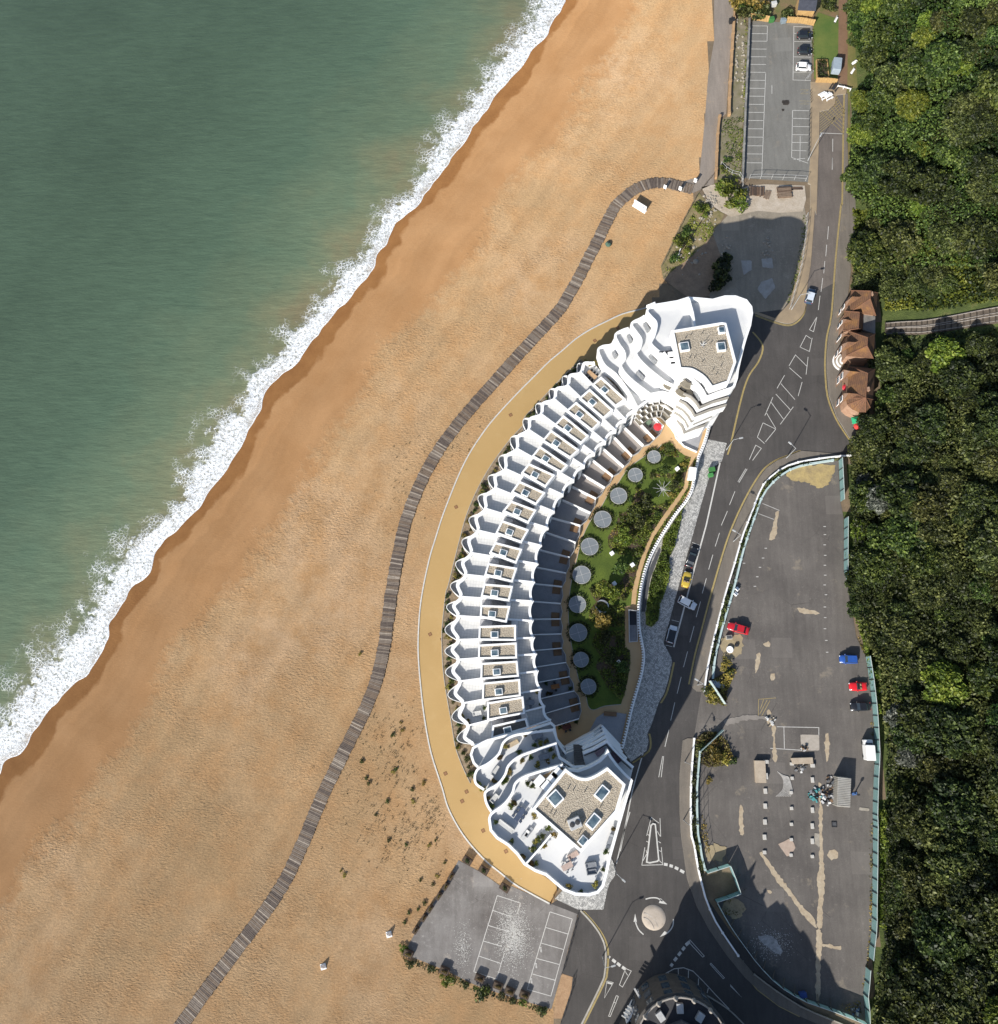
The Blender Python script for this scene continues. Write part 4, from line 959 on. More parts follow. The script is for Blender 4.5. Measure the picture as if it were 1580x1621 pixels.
# ring sculpture: two silver crescents
w = G(T('f', "432 282")[0], ZG); o = empty('ring_sculpture', (w[0], w[1], ZG), -0.5, 'pair of curved silver crescents forming a broken ring in the garden', 'sculpture')
for s_ in (0, math.pi):
    m_ = MB(); n = 14; ring = []
    for k in range(n + 1):
        a_ = s_ + 0.35 + (math.pi - .7) * k / n; rr = 1.35; th = 0.30 * math.sin(math.pi * k / n) + .06; ct = (rr * math.cos(a_), rr * .8 * math.sin(a_)); r2 = (rr + th)
        ring += [(ct[0], ct[1], 0.0), ((rr + th) * math.cos(a_), (rr + th) * .8 * math.sin(a_), 0.0), ((rr + th) * math.cos(a_), (rr + th) * .8 * math.sin(a_), .3 + .9 * math.sin(math.pi * k / n)), (ct[0], ct[1], .3 + .9 * math.sin(math.pi * k / n))]
    fs = [(4 * k + a_, 4 * k + (a_ + 1) % 4, 4 * k + 4 + (a_ + 1) % 4, 4 * k + 4 + a_) for k in range(n) for a_ in range(4)]
    m_.add(ring, fs + [(0, 1, 2, 3), (4 * n, 4 * n + 3, 4 * n + 2, 4 * n + 1)]); m_.build('crescent', M('polished_steel', C(214, 218, 222), C(190, 194, 198), 1, rough=0.3, metal=0.6), o)
# white cube lanterns
for s in T('e', "985 292 505 912 655 997 522 1135") + T('f', "553 690"):
    w = G(s, ZG); o = tag(MB().bbox((0, 0, 0), (.85, .85, .75), .6, .08).build('cube_seat', WHITE, loc=(w[0], w[1], ZG + .04), ), 'small white cube seat on the grass of the crescent garden', 'seat', 'white cube seats in the garden')
# balustrade: white balusters between rails
bal = empty('balustrade', (*BALW[0], ZG), 0, 'long white balustrade of closely set posts between garden and street', 'balustrade')
bo = Vector((*BALW[0], ZG))
r1 = MB().ribbon(offset(BALW, .30), .14, .14, ZG - .02, ZG + .5).build('kerb_wall', WHITE, bal); r1.location = -bo
r2 = MB().ribbon(BALW, .05, .05, ZG + .12, ZG + .2).build('rail', PALEM, bal); r2.location = -bo
_bal = MB().bbox((0, 0, 0), (.42, .27, 1.0), 0, .04).mesh('baluster', WHITE)
for k, p in enumerate(BALW):
    a_, b_ = BALW[max(k - 1, 0)], BALW[min(k + 1, len(BALW) - 1)]
    o = link('baluster', _bal, bal, (p[0] - bo.x, p[1] - bo.y, 0), math.atan2(b_[1] - a_[1], b_[0] - a_[0]) + math.pi / 2)
# stairwell down to the car park
st = empty('garden_stairwell', (*G(T('f', "660 420")[0], ZG)[:2], ZG), 0, 'long rectangular stairwell with grey steps and pale rails beside the balustrade', 'stairs'); so = Vector(st.location)
SW_ = W(T('f', "630 305 690 312 692 535 634 540"), ZG + .6)
o = MB().ribbon(SW_, .08, .08, ZG, ZG + .9, closed=True).build('guard_rail', PALEM, st); o.location = -so
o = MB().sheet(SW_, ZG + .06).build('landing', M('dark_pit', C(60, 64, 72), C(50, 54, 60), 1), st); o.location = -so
p0, p1, p2, p3 = [Vector(p) for p in SW_]
for k in range(12):
    a_, b_ = p3.lerp(p0, .02 + .045 * k), p2.lerp(p1, .02 + .045 * k); c_ = (a_ + b_) / 2; d_ = b_ - a_
    MB().box((c_.x - so.x, c_.y - so.y, .08), (d_.length * .86, .3, .55 - .04 * k), math.atan2(d_.y, d_.x)).build('step', M('grey_step', C(150, 152, 156), C(130, 132, 138), 1), st)
w = G(T('e', "1095 325")[0], ZG + 1.2); tag(MB().bbox((0, 0, 0), (1.6, 2.6, 2.0), -.15, .06).build('white_kiosk', WHITE, loc=(w[0], w[1], ZG)), 'plain white box kiosk against the balustrade', 'kiosk')

# ------------------------------------------------------------------ ground-floor patios of the crescent
DIVS = T('a', "600 995 700 1090") + T('a', "515 1055 635 1180") + sum([T('b', s) for s in ("1465 195 1575 300", "1385 265 1490 375", "1305 345 1430 455", "1230 430 1350 525", "1165 535 1290 610", "1085 620 1225 690", "1020 720 1185 795", "945 845 1110 890", "885 950 1075 1015", "835 1075 1030 1125", "800 1200 1005 1240", "780 1320 975 1340", "770 1450 965 1465")], []) + \
    sum([T('c', s) for s in ("770 372 965 370", "785 485 970 480", "800 600 975 585", "825 718 1005 690", "840 830 1030 795", "870 945 1065 900", "890 1055 1110 990", "935 1155 1100 1105")], [])
DV = [(Vector(G(DIVS[2 * i], ZG + 1.5)[:2]), Vector(G(DIVS[2 * i + 1], ZG + 1.5)[:2])) for i in range(len(DIVS) // 2)]
for i, (a_, b_) in enumerate(DV):
    d_ = (b_ - a_).normalized(); a2 = a_ - d_ * 3.2
    part(MB().ribbon([tuple(a2), tuple(a_), tuple(b_)], .09, .09, ZG, ZG + 1.6), 'garden_wall', WHITE)
    if i + 1 < len(DV):
        c_, e_ = DV[i + 1]; d2 = (e_ - c_).normalized()
        mid = (b_ + e_) / 2; tg = (e_ - b_).normalized(); nn = Vector((-tg.y, tg.x)); mid = mid + nn * 0.35 * (1 if nn.dot(d_) > 0 else -1)
        pl = [tuple(a2), tuple(b_), tuple(mid), tuple(e_), tuple(c_ - d2 * 3.2)]
        part(MB().sheet(pl, ZG + 0.06), 'patio', DECK if i < 8 else PATIO)
        part(MB().ribbon([tuple(b_), tuple(mid), tuple(e_)], .05, .05, ZG, ZG + .9), 'patio_rail', PALEM)
        k_ = 0.22 if i % 2 else 0.78
        p_ = b_.lerp(e_, k_) - (d_ + d2) / 2 * 1.15
        part(MB().bbox((p_.x, p_.y, ZG + .07), (1.75, 1.45, .22), math.atan2(d_.y, d_.x), .03), 'timber_deck', WOOD)
        if i < 8:   # slatted canopies catching the sun
            q_ = a_.lerp(c_, .5) + d_ * .4
# south court floor
part(MB().sheet(W(T('C', "520 470 640 330 740 140 850 70 960 60 1160 90 1080 480 900 560 700 520"), ZG + .05), ZG + .05), 'court_floor', PATIO)
part(MB().bbox((*G(T('C', "930 88")[0], ZG)[:2], ZG + .05), (2.6, .9, .4), -.05, .03), 'timber_deck', WOOD)
part(MB().sheet(W(T('a', "770 985 745 1010 775 1100 800 1200 850 1240 945 1280 1000 1090 900 1060"), ZG + .05), ZG + .05), 'court_floor', PATIO)
part(MB().ribbon(W(T('a', "740 960 765 1060 790 1170 850 1235 945 1278"), ZG + .6), .08, .08, ZG, ZG + .7), 'court_wall', WHITE)

# ------------------------------------------------------------------ street side: herringbone paving, hedge bed, ramp
q = N('herringbone_blocks'); v = q.pos()
rm = q.n('ShaderNodeMapping'); rm.inputs['Rotation'].default_value = (0, 0, 0.6); q.l(v, rm.inputs[0])
br = q.n('ShaderNodeTexBrick'); br.inputs['Scale'].default_value = 1.0; br.inputs['Brick Width'].default_value = 0.62; br.inputs['Row Height'].default_value = 0.24; br.inputs['Mortar Size'].default_value = 0.03
br.inputs['Bias'].default_value = 0.0; br.inputs['Color1'].default_value = (*C(150, 150, 148), 1); br.inputs['Color2'].default_value = (*C(236, 234, 228), 1); br.inputs['Mortar'].default_value = (*C(140, 138, 134), 1)
q.l(rm.outputs[0], br.inputs['Vector'])
rm2 = q.n('ShaderNodeMapping'); rm2.inputs['Rotation'].default_value = (0, 0, 0.6 + math.pi / 2); q.l(v, rm2.inputs[0])
br2 = q.n('ShaderNodeTexBrick'); br2.inputs['Scale'].default_value = 1.0; br2.inputs['Brick Width'].default_value = 0.62; br2.inputs['Row Height'].default_value = 0.24; br2.inputs['Mortar Size'].default_value = 0.03
br2.inputs['Color1'].default_value = (*C(150, 150, 148), 1); br2.inputs['Color2'].default_value = (*C(236, 234, 228), 1); br2.inputs['Mortar'].default_value = (*C(140, 138, 134), 1); q.l(rm2.outputs[0], br2.inputs['Vector'])
ck = q.n('ShaderNodeTexChecker'); ck.inputs['Scale'].default_value = 1.4; q.l(rm.outputs[0], ck.inputs['Vector'])
q.col(q.mix(ck.outputs['Fac'], br.outputs[0], br2.outputs[0])); q.rough(0.8); HERR = q.m
P1E = T('e', "1350 100 1315 232 1255 275 1225 340 1160 560 1085 830 1040 990 960 1290 885 1570") + T('f', "940 650 948 690 920 820 890 920 850 985 800 1140 765 1220 775 1270 760 1340 645 1422 585 1330")
slab('herringbone_footway', W_ := T('e', "1205 70") + P1E + T('f', "610 1190 650 1020 690 880 725 750 735 620 705 450 700 320 715 190 750 50") + T('e', "765 980 820 860 890 740 970 620 1050 520 1095 430 1115 330 1150 170"), -0.05, 0.15, HERR, KERB)
slab('building_footway', T('a', "1020 1190 1165 1225 1230 950 1270 800 1310 700 1372 620 1405 530 1392 475 1335 400 1250 640 1100 980"), -0.05, 0.13, ROADM, KERB)
slab('tower_footway', T('d', "830 1500 1000 1580 1185 1580 1215 1440 1235 1380 1272 1330 1275 1270 1245 1200 1150 1350 900 1420"), -0.05, 0.15, HERR, KERB)
HB = T('e', "1085 500 1020 600 1000 720 960 870 925 960 930 1060 905 1170 860 1280 845 1400 795 1455 755 1440 752 1340 790 1100 865 900 880 800 960 680 1060 530")
hbw = W(HB, .3)
hd = empty('street_hedge', (*hbw[0], 0.15), 0, 'long strip of low green hedge in a pale kerbed bed beside the street paving', 'hedge'); ho = Vector(hd.location)
o = MB().prism(hbw, .1, .3).build('soil', SOILB, hd); o.location = -ho
o = MB().ribbon(hbw, .08, .08, .1, .36, closed=True).build('kerb', KERB, hd); o.location = -ho
o = link('foliage', scatter_leaves('foliage', [hbw], lambda x, y: .4, 60, .28, .9, LEAF_C, 55, 1.3, .85), hd); o.location = -ho
surface('garden_ramp', T('e', "855 865 868 885 790 1100 750 1340 722 1340 738 1180 790 1000"), .17, M('dark_ramp', C(92, 94, 98), C(80, 82, 86), .5))
# beds between promenade and seaward front
lw = wave(W(KW, 0.2), 1.5, 0.0)
PE = W(T('p', "600 420 480 540 360 660 200 830 60 980") + T('b', "700 140 600 250 500 380 420 500 340 650 270 820 220 1000 175 1180 135 1340") + T('c', "120 180 95 400 90 520 100 750 130 960 160 1130 190 1310 240 1450 300 1580"), 0.1)
PE = cr(PE, 4)
bed = [tuple(p) for p in PE] + [tuple(p) for p in wave(W(KW, 0.2), 0.2, -3.5)][::-1]
struct(MB().sheet(bed, 0.09).build('seafront_bed', M('bed_gravel', C(176, 156, 130), C(130, 112, 88), 1.4, bump=.5)))
struct(MB().ribbon(PE, .07, .07, 0.04, .2).build('bed_edging', KERB))
rs_ = random.Random(5)
for i, p in enumerate(resample(PE, 1.55)):
    k = resample(PE, 1.55); a_ = Vector(k[max(i - 1, 0)]); b_ = Vector(k[min(i + 1, len(k) - 1)]); t = (b_ - a_).normalized(); nn = Vector((-t.y, t.x))
    for r_ in range(2 if rs_.random() < .45 else 1):
        c_ = Vector(p) + nn * rs_.uniform(.5, 2.0) * 1.0
        shrub(rs_.choice((3, 1, 0, 0, 4, 3)), (c_.x, c_.y, .1), rs_.uniform(.45, .95), rs_.uniform(.4, .9), 'seafront_shrub', 'low coastal shrub in the gravel bed below the wavy front', 'shrubs in the seafront bed')
struct(MB().ribbon([tuple(p) for p in W(PROM_W, .05)], .14, .14, 0.0, .17).build('promenade_kerb', WHITEP))
for s in T('p', "740 238 960 115") + T('b', "597 78 196 755") + T('x', "724 1004 700 1012 681 1004") + T('v', "1515 1328 1570 1210") + T('d', "25 578 302 998 470 1150"):
    w = G(s, .05); o = empty('drain_cover', (w[0], w[1], .052), .5, 'small square brown drain cover set in the tan promenade', 'drain cover', 'drain covers in the promenade')
    MB().box((0, 0, 0), (.75, .75, .02)).build('frame', M('rust_frame', C(140, 100, 66), C(120, 84, 56), 3), o); MB().box((0, 0, .004), (.5, .5, .022)).build('lid', M('rust_lid', C(176, 132, 92), C(150, 110, 76), 3), o)
# ================================================================== ROAD MARKINGS (paint sheets on the road)
def mk(parent, name, pts_px, w, mat=None, z=0.045):
    p = W(pts_px, z); o = MB()
    L, Q = offset(p, w / 2), offset(p, -w / 2); n = len(p)
    o.add([(a[0], a[1], z) for a in Q] + [(a[0], a[1], z) for a in L], [(i, i + 1, n + i + 1, n + i) for i in range(n - 1)])
    return o.build(name, mat or WHITEP, parent)
def mks(parent, tag_, lines, w, name='lane_marking', mat=None, z=0.045):
    for s in lines: mk(parent, name, T(tag_, s), w, mat, z)
mks(road, 'g', ("1108 1020 1107 1115", "1105 1160 1103 1250"), .12)
mks(road, 'h', ("1385 45 1384 130", "1355 550 1348 645", "1342 685 1335 770", "1328 805 1320 895", "1313 930 1300 1030", "1293 1060 1280 1165", "1270 1215 1215 1310 1245 1325 1270 1215", "1225 1375 1190 1352 1145 1440", "1235 1370 1215 1470 1150 1440", "1065 1575 1112 1495 1195 1578", "1205 1510 1190 1640"), .12)
mks(road, 'i', ("275 600 352 668", "222 700 310 800", "190 765 285 868", "160 815 240 925", "130 880 190 980", "245 648 198 730", "172 785 122 900", "110 945 75 1035 120 1075", "110 945 190 985 125 1065", "355 690 330 778", "300 845 218 955", "25 1175 65 1085 100 1105 45 1180"), .12)
mks(road, 'e', ("1500 290 1440 390", "1490 288 1432 385", "1410 455 1370 555", "1355 600 1310 705", "1297 760 1265 860", "1248 920 1217 1030", "1200 1095 1170 1205", "1157 1265 1125 1380", "1110 1445 1078 1565"), .12)
mks(road, 'f', ("1062 610 1032 725", "1015 797 985 920", "968 985 938 1118", "925 1185 895 1312", "878 1380 850 1535", "886 1380 868 1535"), .12)
mks(road, 'e', ("1300 245 1200 700 1120 990 1040 1300 960 1600",), .3, 'layby_line')
mks(road, 'e', ("1095 830 1150 850",), .1, 'bay_marking'); mks(road, 'f', ("1000 205 1060 222", "945 378 1000 392", "900 563 950 575"), .1, 'bay_marking')
mks(road, 'd', ("1480 420 1400 700 1310 1150",), .22, 'edge_line'); mks(road, 'm', ("545 20 500 170 445 400",), .2, 'edge_line')
def shift(px, dx): return [(p[0] + dx, p[1]) for p in px]
for dx in (-2.2, -3.6): mk(road, 'yellow_line', shift(cr(ROAD_E, 3), dx), .16, YELP)
for dx in (-2.0, -3.4): mk(road, 'yellow_line', shift(cr(F3_Y, 3), dx), .18, YELP)
for dx in (1.6, 3.0): mk(road, 'yellow_line', shift(cr(T('a', "1345 398 1405 470 1418 530 1385 620 1325 705 1285 800 1245 950 1215 1080 1180 1235 1160 1300"), 3), dx), .18, YELP)
for dx in (1.5, 2.9): mk(road, 'yellow_line', shift(cr(T('f', "952 690 925 820 895 920 855 990"), 3), dx), .2, YELP); mk(road, 'yellow_line', shift(cr(T('f', "770 1215 780 1270 765 1345 650 1428"), 3), dx), .2, YELP)
for d_ in (2.0, 3.6): mk(road, 'yellow_line', [(p[0], p[1] + d_) for p in cr(KERB_N, 4)], .16, YELP)
mk(road, 'yellow_line', [(p[0] + 1.5, p[1] - 2) for p in T('l', "500 1180 640 1345 800 1465 950 1540")], .16, YELP)
# traffic island and its hatching
mks(road, 'm', ("632 412 655 280", "668 195 702 60 758 102", "766 65 771 200", "776 280 787 408 632 412", "640 380 668 330", "663 300 672 330", "668 178 690 196", "665 235 688 246", "745 160 768 200", "750 235 772 248", "756 300 780 316", "755 372 785 400"), .12, 'island_marking')
isl = W(T('m', "700 118 715 106 732 112 757 370 748 382 690 394 668 388"), .15)
o = empty('traffic_island', (*isl[0], 0), 0, 'narrow kerbed traffic island with white painted kerb above the roundabout', 'traffic island'); io = Vector(o.location)
t = MB().prism(isl, 0, .15).build('infill', ROADM, o); t.location = -io
t = MB().ribbon(isl, .14, .14, 0, .19, closed=True).build('kerb', WHITEP, o); t.location = -io
mks(road, 'm', ("795 404 822 408", "836 414 861 421", "875 428 901 440", "914 448 944 466", "380 1080 398 1094", "415 1106 440 1126", "450 1132 475 1152", "487 1160 515 1180", "845 1156 859 1136", "870 1115 890 1091", "900 1076 920 1051", "930 1036 948 1013", "955 1000 984 975"), .55, 'give_way_marking')
mks(road, 'm', ("510 1180 468 1292 490 1308 555 1190 515 1172", "505 1185 528 1222", "985 960 1092 1080 1080 1088 985 985 985 960", "1140 1132 1240 1240 1230 1246 1135 1140 1140 1132", "1282 1290 1368 1385 1284 1300", "375 1265 422 1276 358 1388 375 1265", "445 1370 388 1522 400 1526 460 1378 445 1370", "428 1420 445 1428"), .11)
mks(road, 'm', ("380 1272 415 1280",), .5)
mks(road, 'm', ("660 1360 720 1285 800 1212 870 1174 940 1166 1010 1192 1090 1272 1180 1370 1275 1470", "752 1255 765 1350", "828 1202 836 1325", "900 1172 906 1318", "976 1185 972 1318", "1050 1245 1047 1332", "1122 1315 1113 1352", "690 1335 690 1390"), .14, 'hatch_marking')
c_ = T('m', "720 797")[0]
ra = empty('mini_roundabout', (*G(c_, .04)[:2], .03), 0, 'pale round mini roundabout dome on the road junction', 'roundabout')
MB().lathe((0, 0, 0), [(2.35, 0), (2.3, .05), (1.4, .11), (0.01, .14)], 40).build('dome', M('pale_dome', C(214, 200, 184), C(196, 182, 166), .9, bump=.2), ra, True)
for r_, a0, a1 in ((1.7, 3.6, 5.6), (2.1, 3.7, 4.9)):
    pass
for k, r_ in enumerate((3.2, 4.4)):
    n = 14; pts = [(-2.3 + r_ * math.cos(t) * .7, -2.3 + r_ * math.sin(t) * .7) for t in np.linspace(.1, 1.45, n)]
    pts = [p for p in pts if math.hypot(*p) < 2.1]
    if len(pts) > 2: MB().ribbon(pts, .06, .06, .02, .155 - .02 * k).build('worn_arc', M('worn_arc', C(150, 138, 126), C(238, 230, 220), .7), ra)
for s in ("660 662 700 652 745 654 785 676", "645 922 612 890 592 850 586 825", "865 808 862 850 845 885 820 910"):
    p = T('m', s); mk(road, 'arrow_shaft', cr(p, 4), .22)
for s in ("770 655 820 700 758 690", "583 768 597 830 572 828", "765 940 800 896 826 914"):
    MB().sheet(W(T('m', s), .045), .045).build('arrow_head', WHITEP, road)
# kerb between the access road and the junction
struct(MB().ribbon(W(cr(T('m', "180 745 260 830 330 930 366 1040 360 1200 332 1290 190 1580 120 1720"), 4), .1), .16, .16, 0, .16).build('access_kerb', KERB))
for dx in (2.6, 4.2): mk(road, 'yellow_line', shift(cr(T('m', "185 748 262 832 332 932 368 1040 362 1200 334 1290 192 1580"), 4), dx), .16, YELP)
struct(MB().ribbon(W(cr(T('m', "700 1412 760 1362 850 1332 950 1326 1060 1347 1180 1412 1290 1490 1400 1600"), 4), .1), .12, .12, 0, .15).build('terrace_kerb', KERB))
# yellow box junction
for k in range(9):
    f = k / 8
    mks(road, 'g', (f"{1012 + 0 * f} {830 + 145 * f} {1135 + 60 * min(1, f * 1.2)} {700 + 130 * f}",), .1, 'box_marking', YELP)
for k in range(7):
    f = k / 6; mks(road, 'g', (f"{1130 - 115 * f} {705 + 120 * f} {1200 - 10 * f} {820 + 165 * min(1, f)}",), .1, 'box_marking', YELP)
mks(road, 'g', ("1015 978 1192 985",), .14, 'stop_line')
# car-park bays
ncp = bpy.data.objects['north_car_park']; scp = bpy.data.objects['south_car_park']; dp = bpy.data.objects['derelict_plot']
for y in (190, 247, 302, 360, 417, 473, 531, 590, 649, 707, 767, 826, 886, 947, 1008, 1072, 1132, 1197):
    k = (y - 190) * .036; mks(ncp, 'g', (f"{512 - k} {y} {627 - k} {y + 1}",), .13, 'bay_marking', None, .065)
mks(ncp, 'g', ("627 190 624 302", "614 540 600 900 585 1300", "822 190 815 590", "812 812 805 1158", "822 195 945 198", "822 245 840 246", "820 305 945 305", "820 418 945 420", "817 530 945 530", "815 588 945 592", "810 812 938 815", "810 870 936 874", "810 930 936 932", "808 990 930 992", "808 1048 925 1048", "808 1105 915 1110", "805 1158 925 1200", "820 1172 905 1165", "868 1000 866 1190", "660 625 660 690", "655 640 665 640"), .12, 'bay_marking', None, .065)
mks(ncp, 'g', ("870 660 930 660 870 690 930 690", "862 742 938 742 866 765 934 765"), .08, 'bay_marking', YELP, .065)
mks(scp, 'n', ("870 635 697 1195", "870 635 1040 690", "838 745 975 790", "805 855 940 897", "770 970 905 1010", "735 1080 900 1136", "697 1195 865 1250", "1040 690 1018 770", "922 1060 865 1250", "1258 755 1090 1325", "1422 808 1265 1375", "1258 755 1422 808", "1228 870 1390 918", "1195 985 1358 1032", "1162 1098 1325 1142", "1128 1212 1295 1258", "1090 1325 1265 1375"), .12, 'bay_marking', None, .065)
for s in ((1190, 1035), (1155, 1152), (1120, 1262)):
    for k in range(4): mks(scp, 'n', (f"{s[0] - 6 + k * 1} {s[1] - 18 + 10 * k} {s[0] + 6 + k} {s[1] - 15 + 10 * k}",), .14, 'bay_lettering', None, .065)
mks(dp, 'j', ("590 450 715 502", "560 525 675 568"), .1, 'bay_marking', None, .065)
for s in ("1048 620", "1050 680", "1048 755", "1052 832", "1050 905", "1052 978", "1048 1050", "1058 1122", "1050 1212", "1052 1290", "1050 1372", "1060 1458", "1066 1545", "615 780", "595 852", "572 920", "552 990", "535 1060", "455 890"):
    x_, y_ = s.split(); mks(dp, 'j', (f"{float(x_) - 9} {y_} {float(x_) + 9} {y_}",), .14, 'bay_marking', None, .065)
mks(dp, 'k', ("562 590 560 720", "562 590 690 580", "575 660 600 590", "570 700 625 595", "585 712 645 600"), .1, 'bay_marking', YELP, .065)
mks(dp, 'k', ("695 792 1005 798 1005 965", "748 795 752 960", "648 950 880 965"), .12, 'bay_marking', None, .065)

# ================================================================== PLOT SURFACE PATCHES
TANP = M('tan_mortar', C(206, 190, 164), C(186, 166, 138), .8, bump=.4, bscale=3)
_pc = [0]
def patch(tag_, s, mat=TANP, z=.07, name='mortar_patch', par=dp):
    _pc[0] += 1; z = .062 + .0025 * _pc[0]
    p = W(T(tag_, s), z) if name == 'concrete_patch' else cr(W(T(tag_, s), z), 3, True); p = resample(p + [p[0]], .45)[:-1]; k_ = {'sand_drift': .28, 'concrete_patch': .05}.get(name, .16)
    p = [(x + rnd.uniform(-k_, k_), y + rnd.uniform(-k_, k_)) for x, y in p]
    return MB().sheet(p, z).build(name, mat, par)
for tg_, s in (('j', "640 700 662 726 692 682 700 600 712 512 696 506 672 600"), ('j', "845 1225 900 1222 960 1238 1006 1252 1000 1272 940 1262 880 1256"), ('j', "598 1490 640 1465 652 1490 625 1510"), ('k', "548 255 575 250 578 300 565 345 548 392 536 390 540 300"), ('k', "652 405 680 405 680 445 655 445"), ('k', "1060 848 1078 850 1085 940 1078 1038 1062 1036 1046 940"), ('k', "660 790 690 800 680 900 700 1010 685 1060 665 1010 668 900"),
               ('k', "1005 1215 1020 1210 1018 1300 1028 1380 1010 1380"), ('l', "1098 0 1125 0 1122 130 1130 300 1135 420 1140 560 1128 700 1125 860 1085 880 1088 760 1095 600 1085 540 1100 420 1100 200"), ('l', "1085 900 1120 930 1110 1200 1105 1400 1075 1395 1078 1150"), ('l', "668 340 690 335 800 480 900 620 980 720 1060 800 1085 880 1060 860 960 760 880 640 780 520"), ('l', "1125 990 1200 1005 1265 1015 1258 1035 1180 1025 1128 1012"), ('l', "512 -10 538 -15 545 180 518 185 512 90"),
               ('l', "720 600 740 598 752 615 738 632 722 620"), ('l', "1165 320 1210 305 1240 330 1232 370 1190 375 1168 350"), ('k', "620 680 645 665 660 720 690 740 640 790 625 740")):
    patch(tg_, s)
patch('j', "760 205 900 180 1110 162 1115 230 1060 320 980 330 900 290 800 280", M('sand_drift', C(206, 182, 122), C(170, 150, 110), .6, bump=.6, bscale=3), .07, 'sand_drift')
patch('k', "300 140 440 120 430 260 340 300 290 230", M('sandy_grit', C(186, 168, 132), C(158, 144, 116), .5), .072, 'sand_drift')
patch('l', "800 262 880 220 915 250 928 292 868 358", M('pink_slab', C(206, 184, 166), C(188, 166, 148), 1), .08, 'concrete_patch'); patch('k', "870 850 1008 852 1010 968 875 965", M('grey_slab', C(200, 190, 178), C(180, 170, 156), 1), .08, 'concrete_patch')
patch('l', "1068 180 1100 182 1105 290 1060 250", CONC, .08, 'concrete_patch')
patch('k', "320 740 480 705 640 722 640 738 480 742 330 782", M('dust_trail', C(160, 152, 144), C(140, 134, 126), .6), .068, 'dust_trail')
patch('l', "1400 -10 1475 0 1470 20 1390 12", CONC, .08, 'concrete_patch')
patch('l', "650 940 760 945 830 1050 790 1070 700 1000", M('chalk_stain', C(206, 204, 200), C(150, 148, 146), 1.4), .07, 'chalk_stain')
patch('l', "250 300 320 260 420 300 380 380 280 380", M('sandy_grit', (0, 0, 0)), .072, 'sand_drift'); patch('l', "380 720 480 650 560 720 520 800 430 790", MATS['sandy_grit'], .072, 'sand_drift')
vp = bpy.data.objects['vacant_plot']
for s in ("860 960 940 930 965 1000 890 1085 830 1010", "860 790 940 780 950 860 870 850", "710 800 790 800 790 870 730 910"): patch('h', s, M('vacant_patch', C(196, 192, 186), C(176, 170, 162), .8), .06, 'concrete_patch', vp)
for s in ("735 740 780 735 785 765 745 772", "730 800 752 798 750 816 735 818"): patch('g', s, M('oil_stain', C(70, 62, 54), C(50, 44, 40), 2), .068, 'pothole', ncp)
rs_ = np.random.RandomState(8)
def chips(name, tag_, ctr, sx, sy, n, size, mat, label, cat, z=.09, pool=None):
    """small flakes lying flat round a centre (pixel spread sx, sy)"""
    w = np.array([G((T(tag_, ctr)[0][0] + a_ * sx / 4.65, T(tag_, ctr)[0][1] + b_ * sy / 4.65), z) for a_, b_ in rs_.normal(size=(n, 2)) * .5])
    o = link(name, leaf_mesh(name, w, rs_.normal(size=w.shape) * .15 + (0, 0, 1), size * rs_.uniform(.3, 1.2, n), rs_.rand(n), mat, rs_, 1.2))
    return stuff(tag(o, label, cat))
CHALK = M('chalk_chips', C(240, 238, 232), C(214, 210, 202), 2)
chips('chalk_debris', 'n', "985 930", 110, 220, 5200, .13, CHALK, 'broad spill of white chalk debris across the south car park', 'debris')
chips('chalk_debris', 'n', "620 1020", 60, 160, 700, .13, CHALK, 'thin scatter of white chips in the west half of the south car park', 'debris')
chips('chalk_debris', 'l', "750 990", 150, 110, 700, .13, CHALK, 'white chips lying in the shadowed corner of the derelict plot', 'debris')
SHAV = M('bright_metal_strips', C(206, 202, 196), C(170, 166, 160), 2)
st_ = empty('metal_strips', (*G(T('k', "770 1200")[0])[:2], .06), 0, 'bundle of thin curved pale strips lying on the derelict plot', 'debris'); so_ = Vector(st_.location)
for k in range(9):
    f = k / 8; p = W(cr(T('k', f"{700 + 50 * f} {1120 + 5 * k} {738 + 45 * f} {1165} {748 + 62 * f} {1215 + 6 * k} {736 + 62 * f} {1262 + 4 * k} {690 + 105 * f} {1305}"), 4), .1)
    o = MB().ribbon(p, .07, .07, .05, .1 + .01 * k).build('strip', SHAV, st_); o.location = -so_
# ================================================================== FENCES AND WALLS
def sheeting(name, c, tp):
    q = N(name); q.col(c); q.rough(.5); tl = q.n('ShaderNodeBsdfTranslucent'); tl.inputs[0].default_value = (*c, 1); tr = q.n('ShaderNodeBsdfTransparent')
    m1 = q.n('ShaderNodeMixShader'); m1.inputs[0].default_value = .45; q.l(q.p.outputs[0], m1.inputs[1]); q.l(tl.outputs[0], m1.inputs[2])
    m2 = q.n('ShaderNodeMixShader'); m2.inputs[0].default_value = tp; q.l(m1.outputs[0], m2.inputs[1]); q.l(tr.outputs[0], m2.inputs[2]); q.l(m2.outputs[0], q.out.inputs[0]); return q.m
CYAN = sheeting('turquoise_sheeting', C(196, 240, 238), .22)     # weathered scaffold sheeting lets part of the light through
CAPW = M('hoarding_cap', C(226, 236, 232), C(206, 220, 216), 1)
_pmesh = {}
